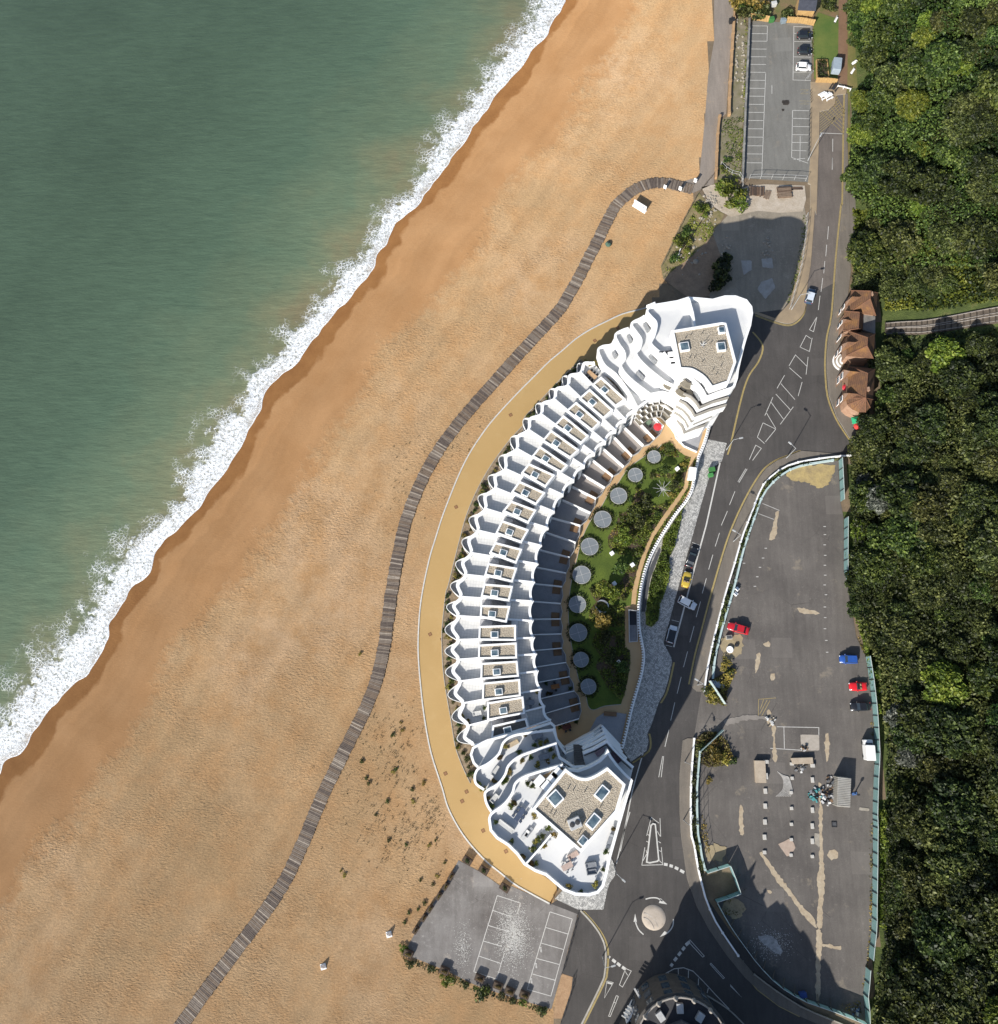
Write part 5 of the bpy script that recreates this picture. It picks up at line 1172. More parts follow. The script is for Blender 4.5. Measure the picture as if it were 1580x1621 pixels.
def hoarding(pts_px, label, h=2.5, step=2.42, side=1, brace=True, zpx=0.0, braces_every=1):
    P = resample(W(pts_px, zpx), step); o = empty('hoarding_fence', (*P[0], 0), 0, label, 'fence', 'turquoise site hoardings')
    b0 = Vector(P[0])
    for i in range(len(P) - 1):
        a_, b_ = Vector(P[i]) - b0, Vector(P[i + 1]) - b0; d = b_ - a_; L = d.length; rz = math.atan2(d.y, d.x)
        key = round(L, 1)
        if key not in _pmesh:
            _pmesh[key] = (MB().box((L / 2, 0, .05), (L - .1, .05, h - .1)).mesh('panel', CYAN), MB().box((L / 2, 0, h - .05), (L, .1, .07)).mesh('cap', CAPW))
        link('panel', _pmesh[key][0], o, (a_.x, a_.y, rnd.uniform(-.04, .04)), rz); link('cap', _pmesh[key][1], o, (a_.x, a_.y, 0), rz)
        nn = Vector((-d.y, d.x)).normalized() * side
        if 'post' not in _pmesh:
            _pmesh['post'] = MB().box((0, 0, 0), (.12, .12, h)).mesh('post', DARKSTEEL)
            _pmesh['brace'] = MB().tube((0, .06, 2.0), (0, 1.5, .03), .06, .06, 5).mesh('brace', M('weathered_timber', C(140, 124, 104), C(110, 98, 82), 2))
        link('post', _pmesh['post'], o, (a_.x + nn.x * .09, a_.y + nn.y * .09, 0), rz)
        if brace and i % braces_every == 0: link('brace', _pmesh['brace'], o, (a_.x, a_.y, 0), rz if side > 0 else rz + math.pi)
    return o
hoarding(T('j', "1150 135 1158 290 1165 440"), 'short run of turquoise hoarding at the sandy top corner of the derelict plot', side=-1, brace=False)
hoarding(T('j', "1192 565 1190 760 1190 960 1215 1030"), 'turquoise hoarding half overgrown by trees along the middle of the plot', side=-1, brace=False)
hoarding(T('k', "1350 275 1375 430 1395 600 1408 750 1415 900 1420 1000 1410 1150 1405 1300 1400 1500") + T('l', "1500 60 1497 200 1495 400 1490 700 1490 860 1470 1020 1464 1092"), 'long turquoise hoarding along the woodland side of the derelict plot', side=-1, brace=False)
hoarding(T('l', "1444 1160 1437 1250 1425 1350 1436 1440 1440 1560"), 'turquoise hoarding at the bottom corner by the trees', side=-1, brace=False)
hoarding(T('l', "1440 1568 1330 1520 1150 1450 960 1385 830 1310 720 1220 620 1110 540 1000 460 890 400 795 335 672"), 'long curved turquoise hoarding between the derelict plot and the lower road', side=-1)
hoarding(T('l', "330 668 420 640 505 608"), 'turquoise return panel on the south side of the small fenced recess', side=-1); hoarding(T('l', "505 605 470 500 432 408"), 'turquoise panel across the back of the small fenced recess', side=-1)
hoarding(T('l', "430 405 345 432 262 458"), 'turquoise return panel on the north side of the small fenced recess', side=-1)
WF3 = T('j', "1100 138 830 188 680 283 590 393 540 523 450 783 380 1063 300 1333 240 1575") + T('k', "222 440")
WF4 = T('k', "128 978 105 1250 112 1575") + T('l', "210 180 230 330 258 445")
def lowwall(pts_px, label, h, w, mat, z0=0.0, group=None, name='boundary_wall', cat='wall'):
    P = resample(cr(W(pts_px), 3), 2.4); o = empty(name, (*P[0], z0), 0, label, cat, group); b0 = Vector((*P[0], z0))
    for i in range(0, len(P) - 1, 6):
        t = MB().ribbon(P[i:i + 7], w / 2, w / 2, z0, h).build('section', mat, o); t.location = -b0
    for p in P[::2]:
        MB().box((p[0] - b0.x, p[1] - b0.y, 0), (w * 1.25, w * 1.25, h - z0 + .06)).build('pier', mat, o)
    return o
lowwall(WALL3, 'long low white wall between the street footway and the hedge strip', .75, .3, WHITE, .1); lowwall(WALL4[:9], 'low white wall along the lower footway beside the fenced recess', .75, .3, WHITE, .1); lowwall(WALL4[9:], 'low dark wall on the curve of the lower road', .5, .25, CONC, .1)
PALEC = M('pale_turquoise_rail', C(214, 232, 230), C(190, 214, 212), .8)
lowwall(WF3, 'long pale turquoise barrier on the street side of the derelict plot', .75, .38, PALEC, .03, None, 'street_barrier', 'barrier'); lowwall(WF4, 'pale barrier on the lower street side of the derelict plot', .75, .34, PALEC, .03, None, 'street_barrier', 'barrier')
def mesh_posts(px, label):
    P = resample(W(px), 2.6); o = empty('fence_posts', (*P[0], 0), 0, label, 'fence'); b0 = Vector((*P[0], 0)); me = MB().tube((0, 0, 0), (0, 0, 2.3), .06, .05, 6).mesh('post', DARKSTEEL)
    for p in P: link('post', me, o, (p[0] - b0.x + .5, p[1] - b0.y, 0))
    for z in (1.2, 2.2):
        t = MB().ribbon([(p[0] + .5, p[1]) for p in P], .02, .02, z - .02, z + .02).build('wire', DARKSTEEL, o); t.location = -b0
mesh_posts(WF4, 'dark posts of a wire fence behind the lower pale barrier')
for A_, B_, sd_ in ((WALL3[:-1], WF3, 61), (WALL4[:6], WF4, 62)):
    pl = W(A_) + W(B_)[::-1]
    o = link('hedge_strip', scatter_leaves('hedge_strip', [pl], lambda x, y: .12, 34, .3, .9, LEAF_A, sd_, 1.4, .7)); stuff(tag(o, 'weedy green strip growing between low wall and plot fence', 'planting', 'weed strips along the plot fence'))
def gate(s0, s1, label, mat, h=2.3):
    a_, b_ = [Vector(p) for p in W(T('k', s0 + ' ' + s1), 1.0)]; o = empty('site_gate', (a_.x, a_.y, .03), math.atan2((b_ - a_).y, (b_ - a_).x), label, 'gate'); L = (b_ - a_).length
    for k in range(4): MB().box((L * (k + .5) / 4, 0, .1), (L / 4 - .05, .06, h - .15)).build('panel', mat, o)
    for k in range(5): MB().box((L * k / 4, .06, 0), (.1, .1, h)).build('post', PALEM, o)
    for z in (.3, h - .15): MB().box((L / 2, .07, z), (L, .05, .1)).build('rail', PALEM, o)
gate("200 455", "312 625", 'white site gate swung open beside the overgrown island', PALEC); gate("130 972", "300 815", 'turquoise site gate standing open over the autumn coloured island', CYAN)
TIMB = M('tan_fence_timber', C(206, 170, 112), C(186, 148, 94), 1.2, obj=True)
def board_fence(tag_, s, h, label, mat=TIMB, step=.6, group=None):
    P = resample(W(T(tag_, s), h / 2), step); b0 = Vector((*P[0], 0)); o = empty('timber_fence', b0, 0, label, 'fence', group)
    for i in range(len(P) - 1):
        a_, b_ = Vector(P[i]), Vector(P[i + 1]); d = b_ - a_; c_ = (a_ + b_) / 2
        MB().box((c_.x - b0.x, c_.y - b0.y, .05), (d.length * .94, .07, h - .05 + rnd.uniform(-.05, .05)), math.atan2(d.y, d.x)).build('board', mat, o)
        if i % 4 == 0: MB().box((a_.x - b0.x, a_.y - b0.y + .1, 0), (.13, .13, h + .1)).build('post', mat, o)
    return o
board_fence('g', "498 122 570 130 640 140", 1.9, 'tan timber fence beside the green bin of the north car park'); board_fence('g', "772 145 880 150 975 168", 1.9, 'tan timber fence below the dark roofed hut')
board_fence('g', "988 590 1070 592 1140 600", 1.7, 'tan timber fence at the end of the square planter')
lowwall(T('g', "492 120 480 400 462 800 448 1150 440 1330"), 'long grey rail wall on the seaward side of the north car park', 1.1, .35, M('grey_wall', C(176, 174, 168), C(120, 118, 114), .6), 0)
lowwall(T('g', "378 150 362 400 345 700 342 850"), 'tan sea wall beside the rubble strip', 1.0, .55, M('tan_wall', C(206, 168, 124), C(180, 146, 108), .8), 0); lowwall(T('g', "272 870 258 1000 245 1320"), 'tan sea wall above the grey path', 1.0, .5, MATS['tan_wall'], 0)
lowwall(T('g', "383 -200 383 0 378 148"), 'thin sea wall with a dark bin at the head of the path', .9, .3, MATS['tan_wall'], 0)
HEDGEM = LEAF_A
def post_fence(tag_, s, h, step, label, mat, rail=True, group=None, name='post_and_wire_fence', cat='fence', zf=None):
    px = resample(T(tag_, s), 2.0); P = resample([GT(p)[:2] for p in px], step); b0 = Vector((*P[0], zt(*P[0]))); o = empty(name, b0, 0, label, cat, group)
    me = MB().tube((0, 0, -.1), (0, 0, h), .06, .05, 6).mesh('post', mat); w_ = []
    for p in P: link('post', me, o, (p[0] - b0.x, p[1] - b0.y, zt(*p) - b0.z)); w_.append((p[0], p[1]))
    if rail:
        for z in (.45 * h, .95 * h):
            t = MB().ribbon(w_, .025, .025, lambda x, y: zt(x, y) + z - .03, lambda x, y: zt(x, y) + z + .03).build('wire', mat, o); t.location = -b0
    return o
post_fence('h', "1190 480 1180 620 1150 840 1110 1000 1065 1160", 1.8, 2.2, 'mesh fence along the street side of the vacant concrete plot', PALEM)
post_fence('h', "770 205 880 200 985 205 1090 208 1185 215", 1.9, 2.5, 'pale temporary fence across the foot of the north car park', PALEM)
post_fence('h', "560 105 620 165 715 185 718 270", 1.6, 2.0, 'pale wire fence at the corner of the north car park', PALEM)
post_fence('h', "490 200 385 330 260 560 130 840", 1.5, 2.2, 'broken fence along the beach edge of the vacant plot', M('weathered_timber', (0, 0, 0))); post_fence('h', "440 490 340 640 250 760", 1.5, 2.2, 'dark fence line crossing the weeds of the vacant plot', DARKSTEEL); post_fence('h', "140 935 190 1010 240 1085", 1.2, 1.8, 'low fence running from the beach to the north tower', M('weathered_timber', (0, 0, 0)))
post_fence('n', "1455 785 1440 860 1400 1010 1345 1205", 1.0, 1.5, 'row of low posts between the south car park and the access road', DARKSTEEL, True, None, 'post_rail'); post_fence('n', "1430 1232 1418 1320 1340 1560", 1.0, 1.5, 'row of low posts along the sandy strip beside the access road', DARKSTEEL, True, None, 'post_rail')
post_fence('g', "940 680 945 760", .9, .8, 'short row of bollards beside the faded yellow boxes', DARKSTEEL, False, None, 'bollard_row', 'bollards'); post_fence('g', "935 820 930 1000 925 1180", 1.0, 1.4, 'row of dark posts edging the right hand bays of the north car park', DARKSTEEL)
# gate at the end of the promenade
w_ = W(T('d', "800 1535 850 1425"), 1.0); a_, b_ = Vector(w_[0]), Vector(w_[1]); o = empty('promenade_gate', (a_.x, a_.y, .05), math.atan2((b_ - a_).y, (b_ - a_).x), 'brown timber gate closing the end of the tan promenade', 'gate'); L = (b_ - a_).length
for k in range(int(L / .35)): MB().box((.17 + k * .35, 0, .08), (.28, .06, 1.5)).build('board', M('gate_timber', C(176, 132, 78), C(150, 110, 64), 2), o)
for k in (0, .5, 1): MB().box((L * k, .08, 0), (.16, .16, 1.8)).build('post', DARKSTEEL, o)
# ================================================================== STREET LAMPS
LAMPM = M('lamp_grey', C(200, 202, 202), C(176, 178, 180), 2, rough=.5, obj=True)
def lamp_proto():
    me1 = MB(); me1.tube((0, 0, 0), (0, 0, 1.2), .11, .11, 8); me1.tube((0, 0, 1.2), (0, 0, 7.0), .08, .055, 8)
    me2 = MB().tube((0, 0, 6.9), (1.3, 0, 7.25), .05, .04, 6)
    me3 = MB(); me3.bbox((1.65, 0, 7.15), (.85, .32, .18), 0, .05)
    return me1.mesh('pole', LAMPM), me2.mesh('arm', LAMPM), me3.mesh('lantern', LAMPM), MB().bbox((1.65, 0, 7.1), (.6, .24, .06), 0, .02).mesh('lens', GLASS)
LP = lamp_proto()
for px, ang, lab in (((1253, 490), 0.1, 'grey street lamp on the footway bend by the vacant plot'), ((1245, 725), 2.4, 'grey street lamp at the top of the derelict plot wall'), ((1161, 857), 2.6, 'grey street lamp on the plot footway opposite the hedge bed'), ((1082, 1298), 1.2, 'grey street lamp on the lower footway above the roundabout'),
                     ((972, 1372), -.7, 'grey street lamp at the kerb by the end of the south tower'), ((954, 1514), .3, 'grey street lamp on the kerb of the access road'), ((1279, 254), 1.0, 'grey street lamp by the foot of the north car park'), ((1150, 712), 0.2, 'grey street lamp at the layby beside the herringbone paving'), ((1104, 1084), 2.6, 'grey street lamp at the plot entrance'), ((1084, 1206), -1.5, 'grey street lamp on the lower footway beside the autumn island')):
    w = G(px, .14); o = empty('street_lamp', (w[0], w[1], .1), ang, lab, 'street lamp', 'street lamps')
    link('pole', LP[0], o); a_ = link('arm', LP[1], o); h_ = link('lantern', LP[2], o); link('lens', LP[3], h_)

# ================================================================== CARS
TYRE = M('tyre_rubber', (.02, .02, .02), (.03, .03, .03), 4, obj=True); RIMM = M('alloy_rim', (.45, .45, .46), (.38, .38, .4), 4, rough=.4, metal=.6, obj=True)
HEADL = M('headlight', (.75, .77, .8), (.65, .68, .7), 6, rough=.2, obj=True); TAILL = M('tail_light', (.35, .02, .02), (.3, .02, .02), 6, rough=.3, obj=True); PLAST = M('black_trim', (.025, .025, .028), (.02, .02, .02), 4, obj=True)
CGLASS = None
q = N('car_glass'); q.col((.02, .028, .035)); q.rough(.08); q.p.inputs['Specular IOR Level'].default_value = .8; CGLASS = q.m
def paint(name, c):
    q = N(name); v = q.pos(True); q.col(q.mix(1.0, c, _gray(q, q.rng(q.noise(v, 1.2, 3), .3, .7, .95, 1.05)), 'MULTIPLY')); q.rough(.32); q.p.inputs['Coat Weight'].default_value = .5; q.p.inputs['Coat Roughness'].default_value = .08; return q.m
PROF = {  # x fraction (0 rear .. 1 front), half-width fraction, deck height
    'hatch': ([(0, .80, .62), (.015, .9, .86), (.05, .95, .92), (.16, .98, .95), (.4, 1, .96), (.62, 1, .97), (.70, .99, .96), (.82, .96, .88), (.93, .9, .78), (.985, .78, .66), (1, .7, .5)], (.03, .13, .60, .74), 1.48),
    'suv': ([(0, .82, .7), (.015, .92, 1.0), (.05, .96, 1.05), (.16, .99, 1.08), (.4, 1, 1.08), (.62, 1, 1.08), (.70, .99, 1.07), (.82, .96, 1.02), (.93, .9, .94), (.985, .8, .8), (1, .72, .6)], (.02, .10, .58, .72), 1.68),
    'saloon': ([(0, .78, .62), (.02, .88, .88), (.1, .95, .94), (.22, .98, .95), (.4, 1, .95), (.60, 1, .95), (.68, .99, .94), (.80, .96, .88), (.92, .9, .78), (.985, .76, .64), (1, .68, .5)], (.14, .28, .56, .71), 1.42),
    'roadster': ([(0, .76, .6), (.02, .88, .80), (.1, .96, .84), (.25, 1, .85), (.4, .98, .84), (.58, .98, .84), (.68, .99, .83), (.80, .97, .78), (.92, .9, .70), (.985, .74, .58), (1, .62, .46)], (.30, .42, .50, .60), 1.15)}
def car(kind, s0, s1, tag_, mat, label, roofmat=None, name='parked_car', length=None, z=.05):
    a_, b_ = [Vector(p) for p in W(T(tag_, s0 + ' ' + s1), .6)]; d = b_ - a_; L = length or max(3.5, min(4.9, d.length)); c_ = (a_ + b_) / 2
    o = empty(name, (c_.x, c_.y, z), math.atan2(d.y, d.x), label, 'car', 'parked cars'); hw = .9 if kind != 'suv' else .95; st, gh, H = PROF[kind]
    X = lambda f: (f - .5) * L
    m = MB(); rows = []
    for f, wf, zt_ in st:
        w_ = hw * wf; ring = [(-w_ * .92, .22), (-w_, .42), (-w_, zt_ - .22), (-w_ * .93, zt_ - .06), (-w_ * .6, zt_), (0, zt_ + .03), (w_ * .6, zt_), (w_ * .93, zt_ - .06), (w_, zt_ - .22), (w_, .42), (w_ * .92, .22)]
        rows.append([(X(f), y, zz) for y, zz in ring])
    n = len(rows[0]); V_ = [p for r_ in rows for p in r_]
    F_ = [(i * n + k, i * n + k + 1, (i + 1) * n + k + 1, (i + 1) * n + k)[::-1] for i in range(len(rows) - 1) for k in range(n - 1)]
    F_ += [tuple(range(n)), tuple((len(rows) - 1) * n + k for k in range(n))[::-1], tuple([i * n for i in range(len(rows))] + [i * n + n - 1 for i in range(len(rows) - 1, -1, -1)])]
    m.add(V_, F_); body = m.build('body', mat, o, True)
    r0, r1, r2, r3 = gh; zb = .9 if kind != 'suv' else 1.02; zb = .8 if kind == 'roadster' else zb
    gw, rw = hw * .93, hw * .74
    V_ = [(X(r0), -gw * .93, zb), (X(r0), gw * .93, zb), (X(r3), gw * .93, zb), (X(r3), -gw * .93, zb), (X(r1), -rw, H - .05), (X(r1), rw, H - .05), (X(r2), rw, H - .05), (X(r2), -rw, H - .05)]
    if kind != 'roadster':
        MB().add(V_, [(0, 1, 5, 4), (1, 2, 6, 5), (2, 3, 7, 6), (3, 0, 4, 7), (4, 5, 6, 7)]).build('windows', CGLASS, o)
        rm_ = MB(); k = .03
        top = [(X(r1) - .05, -rw - k), (X(r2) + .05, -rw - k), (X(r2) + .12, 0), (X(r2) + .05, rw + k), (X(r1) - .05, rw + k), (X(r1) - .1, 0)]
        rm_.prism(top, H - .06, H); rm_.build('roof', roofmat or mat, o)
        for s in (-1, 1):
            for (pa, pb) in ((0, 4), (3, 7)):
                p_, q_ = Vector(V_[pa]), Vector(V_[pb]); MB().tube((p_.x, s * abs(p_.y), p_.z), (q_.x, s * abs(q_.y), q_.z), .05, .05, 5).build('pillar', roofmat or mat, o)
    else:
        MB().bbox((X(.44), 0, .55), (L * .28, hw * 1.45, .33), 0, .06).build('cockpit', PLAST, o)
        MB().add([(X(.60), -gw * .85, zb), (X(.60), gw * .85, zb), (X(.545), gw * .75, 1.14), (X(.545), -gw * .75, 1.14)], [(0, 1, 2, 3)]).build('windscreen', CGLASS, o)
        for s in (-1, 1): MB().bbox((X(.36), s * .36, .7), (.25, .5, .38), 0, .08).build('seat', M('tan_leather', C(196, 168, 130), C(170, 140, 104), 2), o)
    tm = MB().lathe((0, 0, 0), [(.2, -.1), (.31, -.1), (.33, -.06), (.33, .06), (.31, .1), (.2, .1)], 18); tm = tm.mesh('tyre', TYRE, True) if 'tyre' not in _pmesh else None
    if tm: _pmesh['tyre'] = tm; _pmesh['rim'] = MB().lathe((0, 0, 0), [(.0, .07), (.06, .09), (.2, .08), (.2, -.08)], 14).mesh('rim', RIMM, True)
    for fx in (.17, .81):
        for s in (-1, 1):
            w_ = empty('wheel', (X(fx), s * (hw - .1), .33)); w_.parent = o; w_.rotation_euler = (-s * math.pi / 2, 0, 0); link('tyre', _pmesh['tyre'], w_); link('rim', _pmesh['rim'], w_)
    for s in (-1, 1):
        MB().bbox((X(.955), s * hw * .66, st[9][2] - .16), (.32, .34, .14), s * -.35, .04).build('headlight', HEADL, o)
        MB().bbox((X(.018), s * hw * .72, .68), (.1, .3, .2), 0, .03).build('tail_light', TAILL, o)
        MB().bbox((X(r3 - .03), s * (hw + .08), zb - .02), (.2, .2, .15), 0, .04).build('mirror', mat, o)
    return o
PBLK = paint('black_paint', (.012, .013, .016)); PWHT = paint('white_paint', (.78, .78, .77)); PRED = paint('red_paint', (.42, .012, .02)); PRE2 = paint('bright_red_paint', (.55, .012, .018)); PBLU = paint('blue_paint', (.02, .075, .30)); PYEL = paint('yellow_paint', (.5, .36, .05)); PNAV = paint('navy_paint', (.03, .06, .11)); PSIL = paint('pale_silver_paint', (.55, .60, .66))
car('hatch', "845 262", "957 262", 'g', PBLK, 'large black car in the bay under the timber fence of the north car park'); car('hatch', "851 375", "951 380", 'g', PBLK, 'small black car between a larger black car and a white car'); car('hatch', "838 492", "949 497", 'g', PWHT, 'white hatchback with dark rear window in the north car park', PWHT)
car('suv', "1205 1115", "1235 1012", 'h', PNAV, 'navy car with pale roof parked at the kerb by the vacant plot', PSIL); car('saloon', "1067 1012", "1117 868", 'e', PBLK, 'black saloon in the layby ahead of the yellow roadster', None); car('roadster', "1042 1158", "1066 1048", 'e', PYEL, 'yellow open roadster with black cockpit in the layby')
car('hatch', "997 1243", "1122 1308", 'e', PSIL, 'pale silver estate pulling out of the layby at an angle', PWHT, 'moving_car'); car('hatch', "931 1568", "962 1443", 'e', PSIL, 'silver car with black roof at the end of the layby', PBLK)
car('saloon', "490 1392", "335 1348", 'j', PRED, 'crimson saloon parked beside the pale street fence of the derelict plot'); car('hatch', "1290 297", "1157 294", 'k', PBLU, 'bright blue car parked by the woodland hoarding'); car('roadster', "1353 495", "1232 497", 'k', PRE2, 'bright red open car next to a black car by the hoarding'); car('saloon', "1383 640", "1238 646", 'k', PBLK, 'black saloon parked by the long turquoise hoarding')

# ================================================================== STATION TERRACE (tiled houses at the foot of the cliff)
def rooftile(name, c1, c2, c3):
    q = N(name); v = q.pos()
    c = q.ramp(q.noise(v, .5, 5, .65), [(.3, c1), (.5, c2), (.7, c3)])
    wv = q.n('ShaderNodeTexWave'); wv.bands_direction = 'X'; wv.inputs['Scale'].default_value = 1.1; wv.inputs['Distortion'].default_value = 1.0; q.l(v, wv.inputs['Vector'])
    c = q.mix(1.0, c, _gray(q, q.rng(wv.outputs['Fac'], 0, 1, .8, 1.1)), 'MULTIPLY'); c = q.mix(1.0, c, _gray(q, q.rng(q.noise(v, 7, 3, .8), .3, .7, .8, 1.2)), 'MULTIPLY')
    q.col(c); q.rough(.9); q.bump(q.math('ADD', wv.outputs['Fac'], q.noise(v, 6, 3)), .6, .08); return q.m
RTILE = rooftile('clay_roof_tiles', C(104, 76, 60), C(128, 92, 66), C(160, 116, 66)); RIDGE = M('ridge_tile', C(142, 100, 74), C(122, 84, 62), 2)
BRICKW = M('pinkish_brick', C(196, 160, 134), C(172, 134, 108), 1.0)
row = empty('station_terrace', (*G((1360, 560))[:2], 0), 0, 'row of joined houses with steep clay tiled hip roofs below the wooded cliff', 'building'); RB = Vector(row.location)
def hp(mb, name, mats, par=row):
    o = mb.build(name, mats, par)
    if par is row: o.location = -RB
    return o
def P3(s, z): return [Vector(G(p, z)) for p in T('B', s)]
def roof(planes, ridges, eave, zE):
    """planes: lists of 3-D points; eave: outline at zE for the walls"""
    m = MB()
    for pl in planes:
        n_ = (pl[1] - pl[0]).cross(pl[2] - pl[0]); pl = pl if n_.z > 0 else pl[::-1]; m.add([tuple(p) for p in pl], [tuple(range(len(pl)))])
    r = hp(m, 'roof', RTILE)
    for a_, b_ in ridges:
        MB().tube(a_ + Vector((0, 0, .04)), b_ + Vector((0, 0, .04)), .11, .11, 6).build('ridge', RIDGE, r)
    w_ = offset(ccw([(p.x, p.y) for p in eave]), .35, True)
    hp(MB().prism(w_, 0, zE - .05), 'wall', BRICKW)
    return r
def hip(sN, sR, zE=4.6, zR=8.2):
    NW_, SW_, SE_, NE_ = P3(sN, zE); A_, B_ = P3(sR, zR)
    return roof([[NW_, SW_, B_, A_], [SW_, SE_, B_], [SE_, NE_, A_, B_], [NE_, NW_, A_]], [(A_, B_), (NW_, A_), (SW_, B_), (SE_, B_), (NE_, A_)], [NW_, SW_, SE_, NE_], zE)
hip("175 130 165 352 430 388 452 152", "378 135 372 215", 4.8, 8.4); hip("105 340 95 540 298 520 305 352", "262 352 250 520", 4.2, 6.8)
hip("150 545 125 800 405 828 424 572", "346 612 340 695", 4.8, 8.4); hip("150 905 140 1160 402 1245 424 932", "348 978 325 1230", 4.8, 8.2)
ap = P3("325 1230", 8.2)[0]; fan = P3("140 1150 118 1230 135 1300 190 1350 255 1378 325 1378 372 1330 400 1245", 4.7)
roof([[fan[i], fan[i + 1], ap] for i in range(len(fan) - 1)] + [[fan[-1], fan[0], ap]], [(ap, f) for f in fan], fan, 4.7)
DGLASS = GLASS
def dormer(s, z0, z1, label=None):
    """gabled dormer facing the street: base px, apex px, back px"""
    L_, R_, A_, Bk = T('B', s); L_, R_, Bk = Vector(G(L_, z0)), Vector(G(R_, z0)), Vector(G(Bk, z1)); A_ = Vector(G(A_, z1))
    m = MB(); m.add([tuple(L_), tuple(A_), tuple(Bk)], [(0, 1, 2)]); m.add([tuple(R_), tuple(Bk), tuple(A_)], [(0, 1, 2)]); r = hp(m, 'dormer', RTILE)
    f = MB(); f.add([tuple(L_ + (A_ - L_) * .05), tuple(R_ + (A_ - R_) * .05), tuple(A_)], [(0, 1, 2)]); f.add([(L_.x, L_.y, 0), (R_.x, R_.y, 0), tuple(R_), tuple(L_)], [(0, 1, 2, 3)]); f.build('gable', BRICKW, r)
    c_ = (L_ + R_) / 2; d_ = R_ - L_; out = Vector((d_.y, -d_.x, 0)).normalized(); out = out if out.x < 0 else -out
    for zc in (1.0, z0 - 1.6):
        cc_ = c_ + out * .06; fr = MB().box((cc_.x, cc_.y, zc), (d_.length * .62, .1, 1.45), math.atan2(d_.y, d_.x)).build('window_frame', WHITE, r)
        for k in (-1, 0, 1):
            pp = cc_ + d_.normalized() * k * d_.length * .19 + out * .04; MB().box((pp.x, pp.y, zc + .12), (d_.length * .15, .08, 1.2), math.atan2(d_.y, d_.x)).build('pane', GLASS, r)
dormer("118 250 112 310 190 190 278 195", 4.9, 7.2); dormer("92 420 90 470 132 425 200 440", 4.2, 5.8); dormer("82 565 78 610 120 580 170 585", 4.0, 5.4); dormer("85 680 78 760 148 655 245 660", 4.9, 7.2); dormer("100 940 98 1040 165 955 268 965", 4.9, 7.0); dormer("98 1185 92 1270 150 1180 295 1195", 4.9, 7.0)
for s in ("360 1130", "395 150"): 
    w = G(T('B', s)[0], 8.5); hp(MB().bbox((w[0], w[1], 4.0), (.7, .9, 4.2), .1, .05), 'chimney', BRICKW)
hp(MB().prism(W(T('B', "305 375 425 392 425 575 300 530"), 4.0), 0, 4.0), 'flat_roof', M('lead_roof', C(150, 146, 140), C(120, 118, 114), .8))
for k in range(6):
    pts = [(G(T('B', "115 860")[0])[0] + (2.0 + .0 - .35 * k + 0.3) * math.cos(t) - .4, G(T('B', "115 860")[0])[1] + (2.0 - .35 * k + .3) * math.sin(t) * 1.0) for t in np.linspace(1.9, 4.2, 12)]
    hp(MB().ribbon(pts, .16, .16, .1, .25 + .14 * k), 'entrance_step', [WHITE, CONC][k % 2])
for px, c, lab in (((1339, 614), (.55, .03, .05), 'small red parasol in front of the station terrace'), ((1354, 665.5), (.02, .35, .16), 'square green parasol beside the end of the station terrace'), ((1357, 675), (.6, .05, .04), 'red parasol beside the square green parasol')):
    w = G(px, 2.2); o = empty('parasol', (w[0], w[1], .14), .3, lab, 'parasol', 'cafe parasols'); MB().tube((0, 0, 0), (0, 0, 2.4), .04, .04, 6).build('pole', PALEM, o)
    n_ = 4 if c[1] > .3 else 8; r_ = 1.15 if n_ == 4 else .85; v_ = [(r_ * math.cos(i * 6.283 / n_ + .6), r_ * math.sin(i * 6.283 / n_ + .6), 2.15) for i in range(n_)] + [(0, 0, 2.6)]
    MB().add(v_, [(i, (i + 1) % n_, n_) for i in range(n_)]).build('canopy', M('canopy_%d' % px[1], c, tuple(x * .8 for x in c), 2), o)
# funicular tracks climbing the hill behind the terrace
RAILM = M('rail_steel', C(186, 178, 170), C(150, 142, 134), 3, rough=.5); SLEEP = M('sleeper', C(86, 76, 66), C(66, 58, 50), 1); BALL = M('ballast', C(120, 108, 94), C(88, 78, 68), 1.5, bump=.8, bscale=3)
for j, s in enumerate(("880 338 1100 318 1340 284 1600 243", "880 372 1100 358 1340 330 1600 292")):
    px = resample(T('i', s), 3); P = [GT(p, .6) for p in px]; P2 = resample([p[:2] for p in P], 1.0)
    o = empty('funicular_track', (*P2[0], zt(*P2[0])), 0, ('upper', 'lower')[j] + ' one of two funicular tracks climbing the wooded cliff', 'railway track', 'funicular tracks'); b0 = Vector(o.location)
    zz = lambda x, y: zgrid(x, y)
    t = MB().ribbon(P2, .95, .95, lambda x, y: zz(x, y) - .6, lambda x, y: zz(x, y) + .45).build('track_bed', BALL, o); t.location = -b0
    for k, p in enumerate(P2[:-1]):
        q_ = P2[k + 1]; MB().box((p[0] - b0.x, p[1] - b0.y, zz(*p) + .42 - b0.z), (.26, 1.7, .14), math.atan2(q_[1] - p[1], q_[0] - p[0])).build('sleeper', SLEEP, o)
    for d_ in (.62, -.62):
        t = MB().ribbon(offset(P2, d_), .06, .06, lambda x, y: zz(x, y) + .4, lambda x, y: zz(x, y) + .68).build('rail', RAILM, o); t.location = -b0

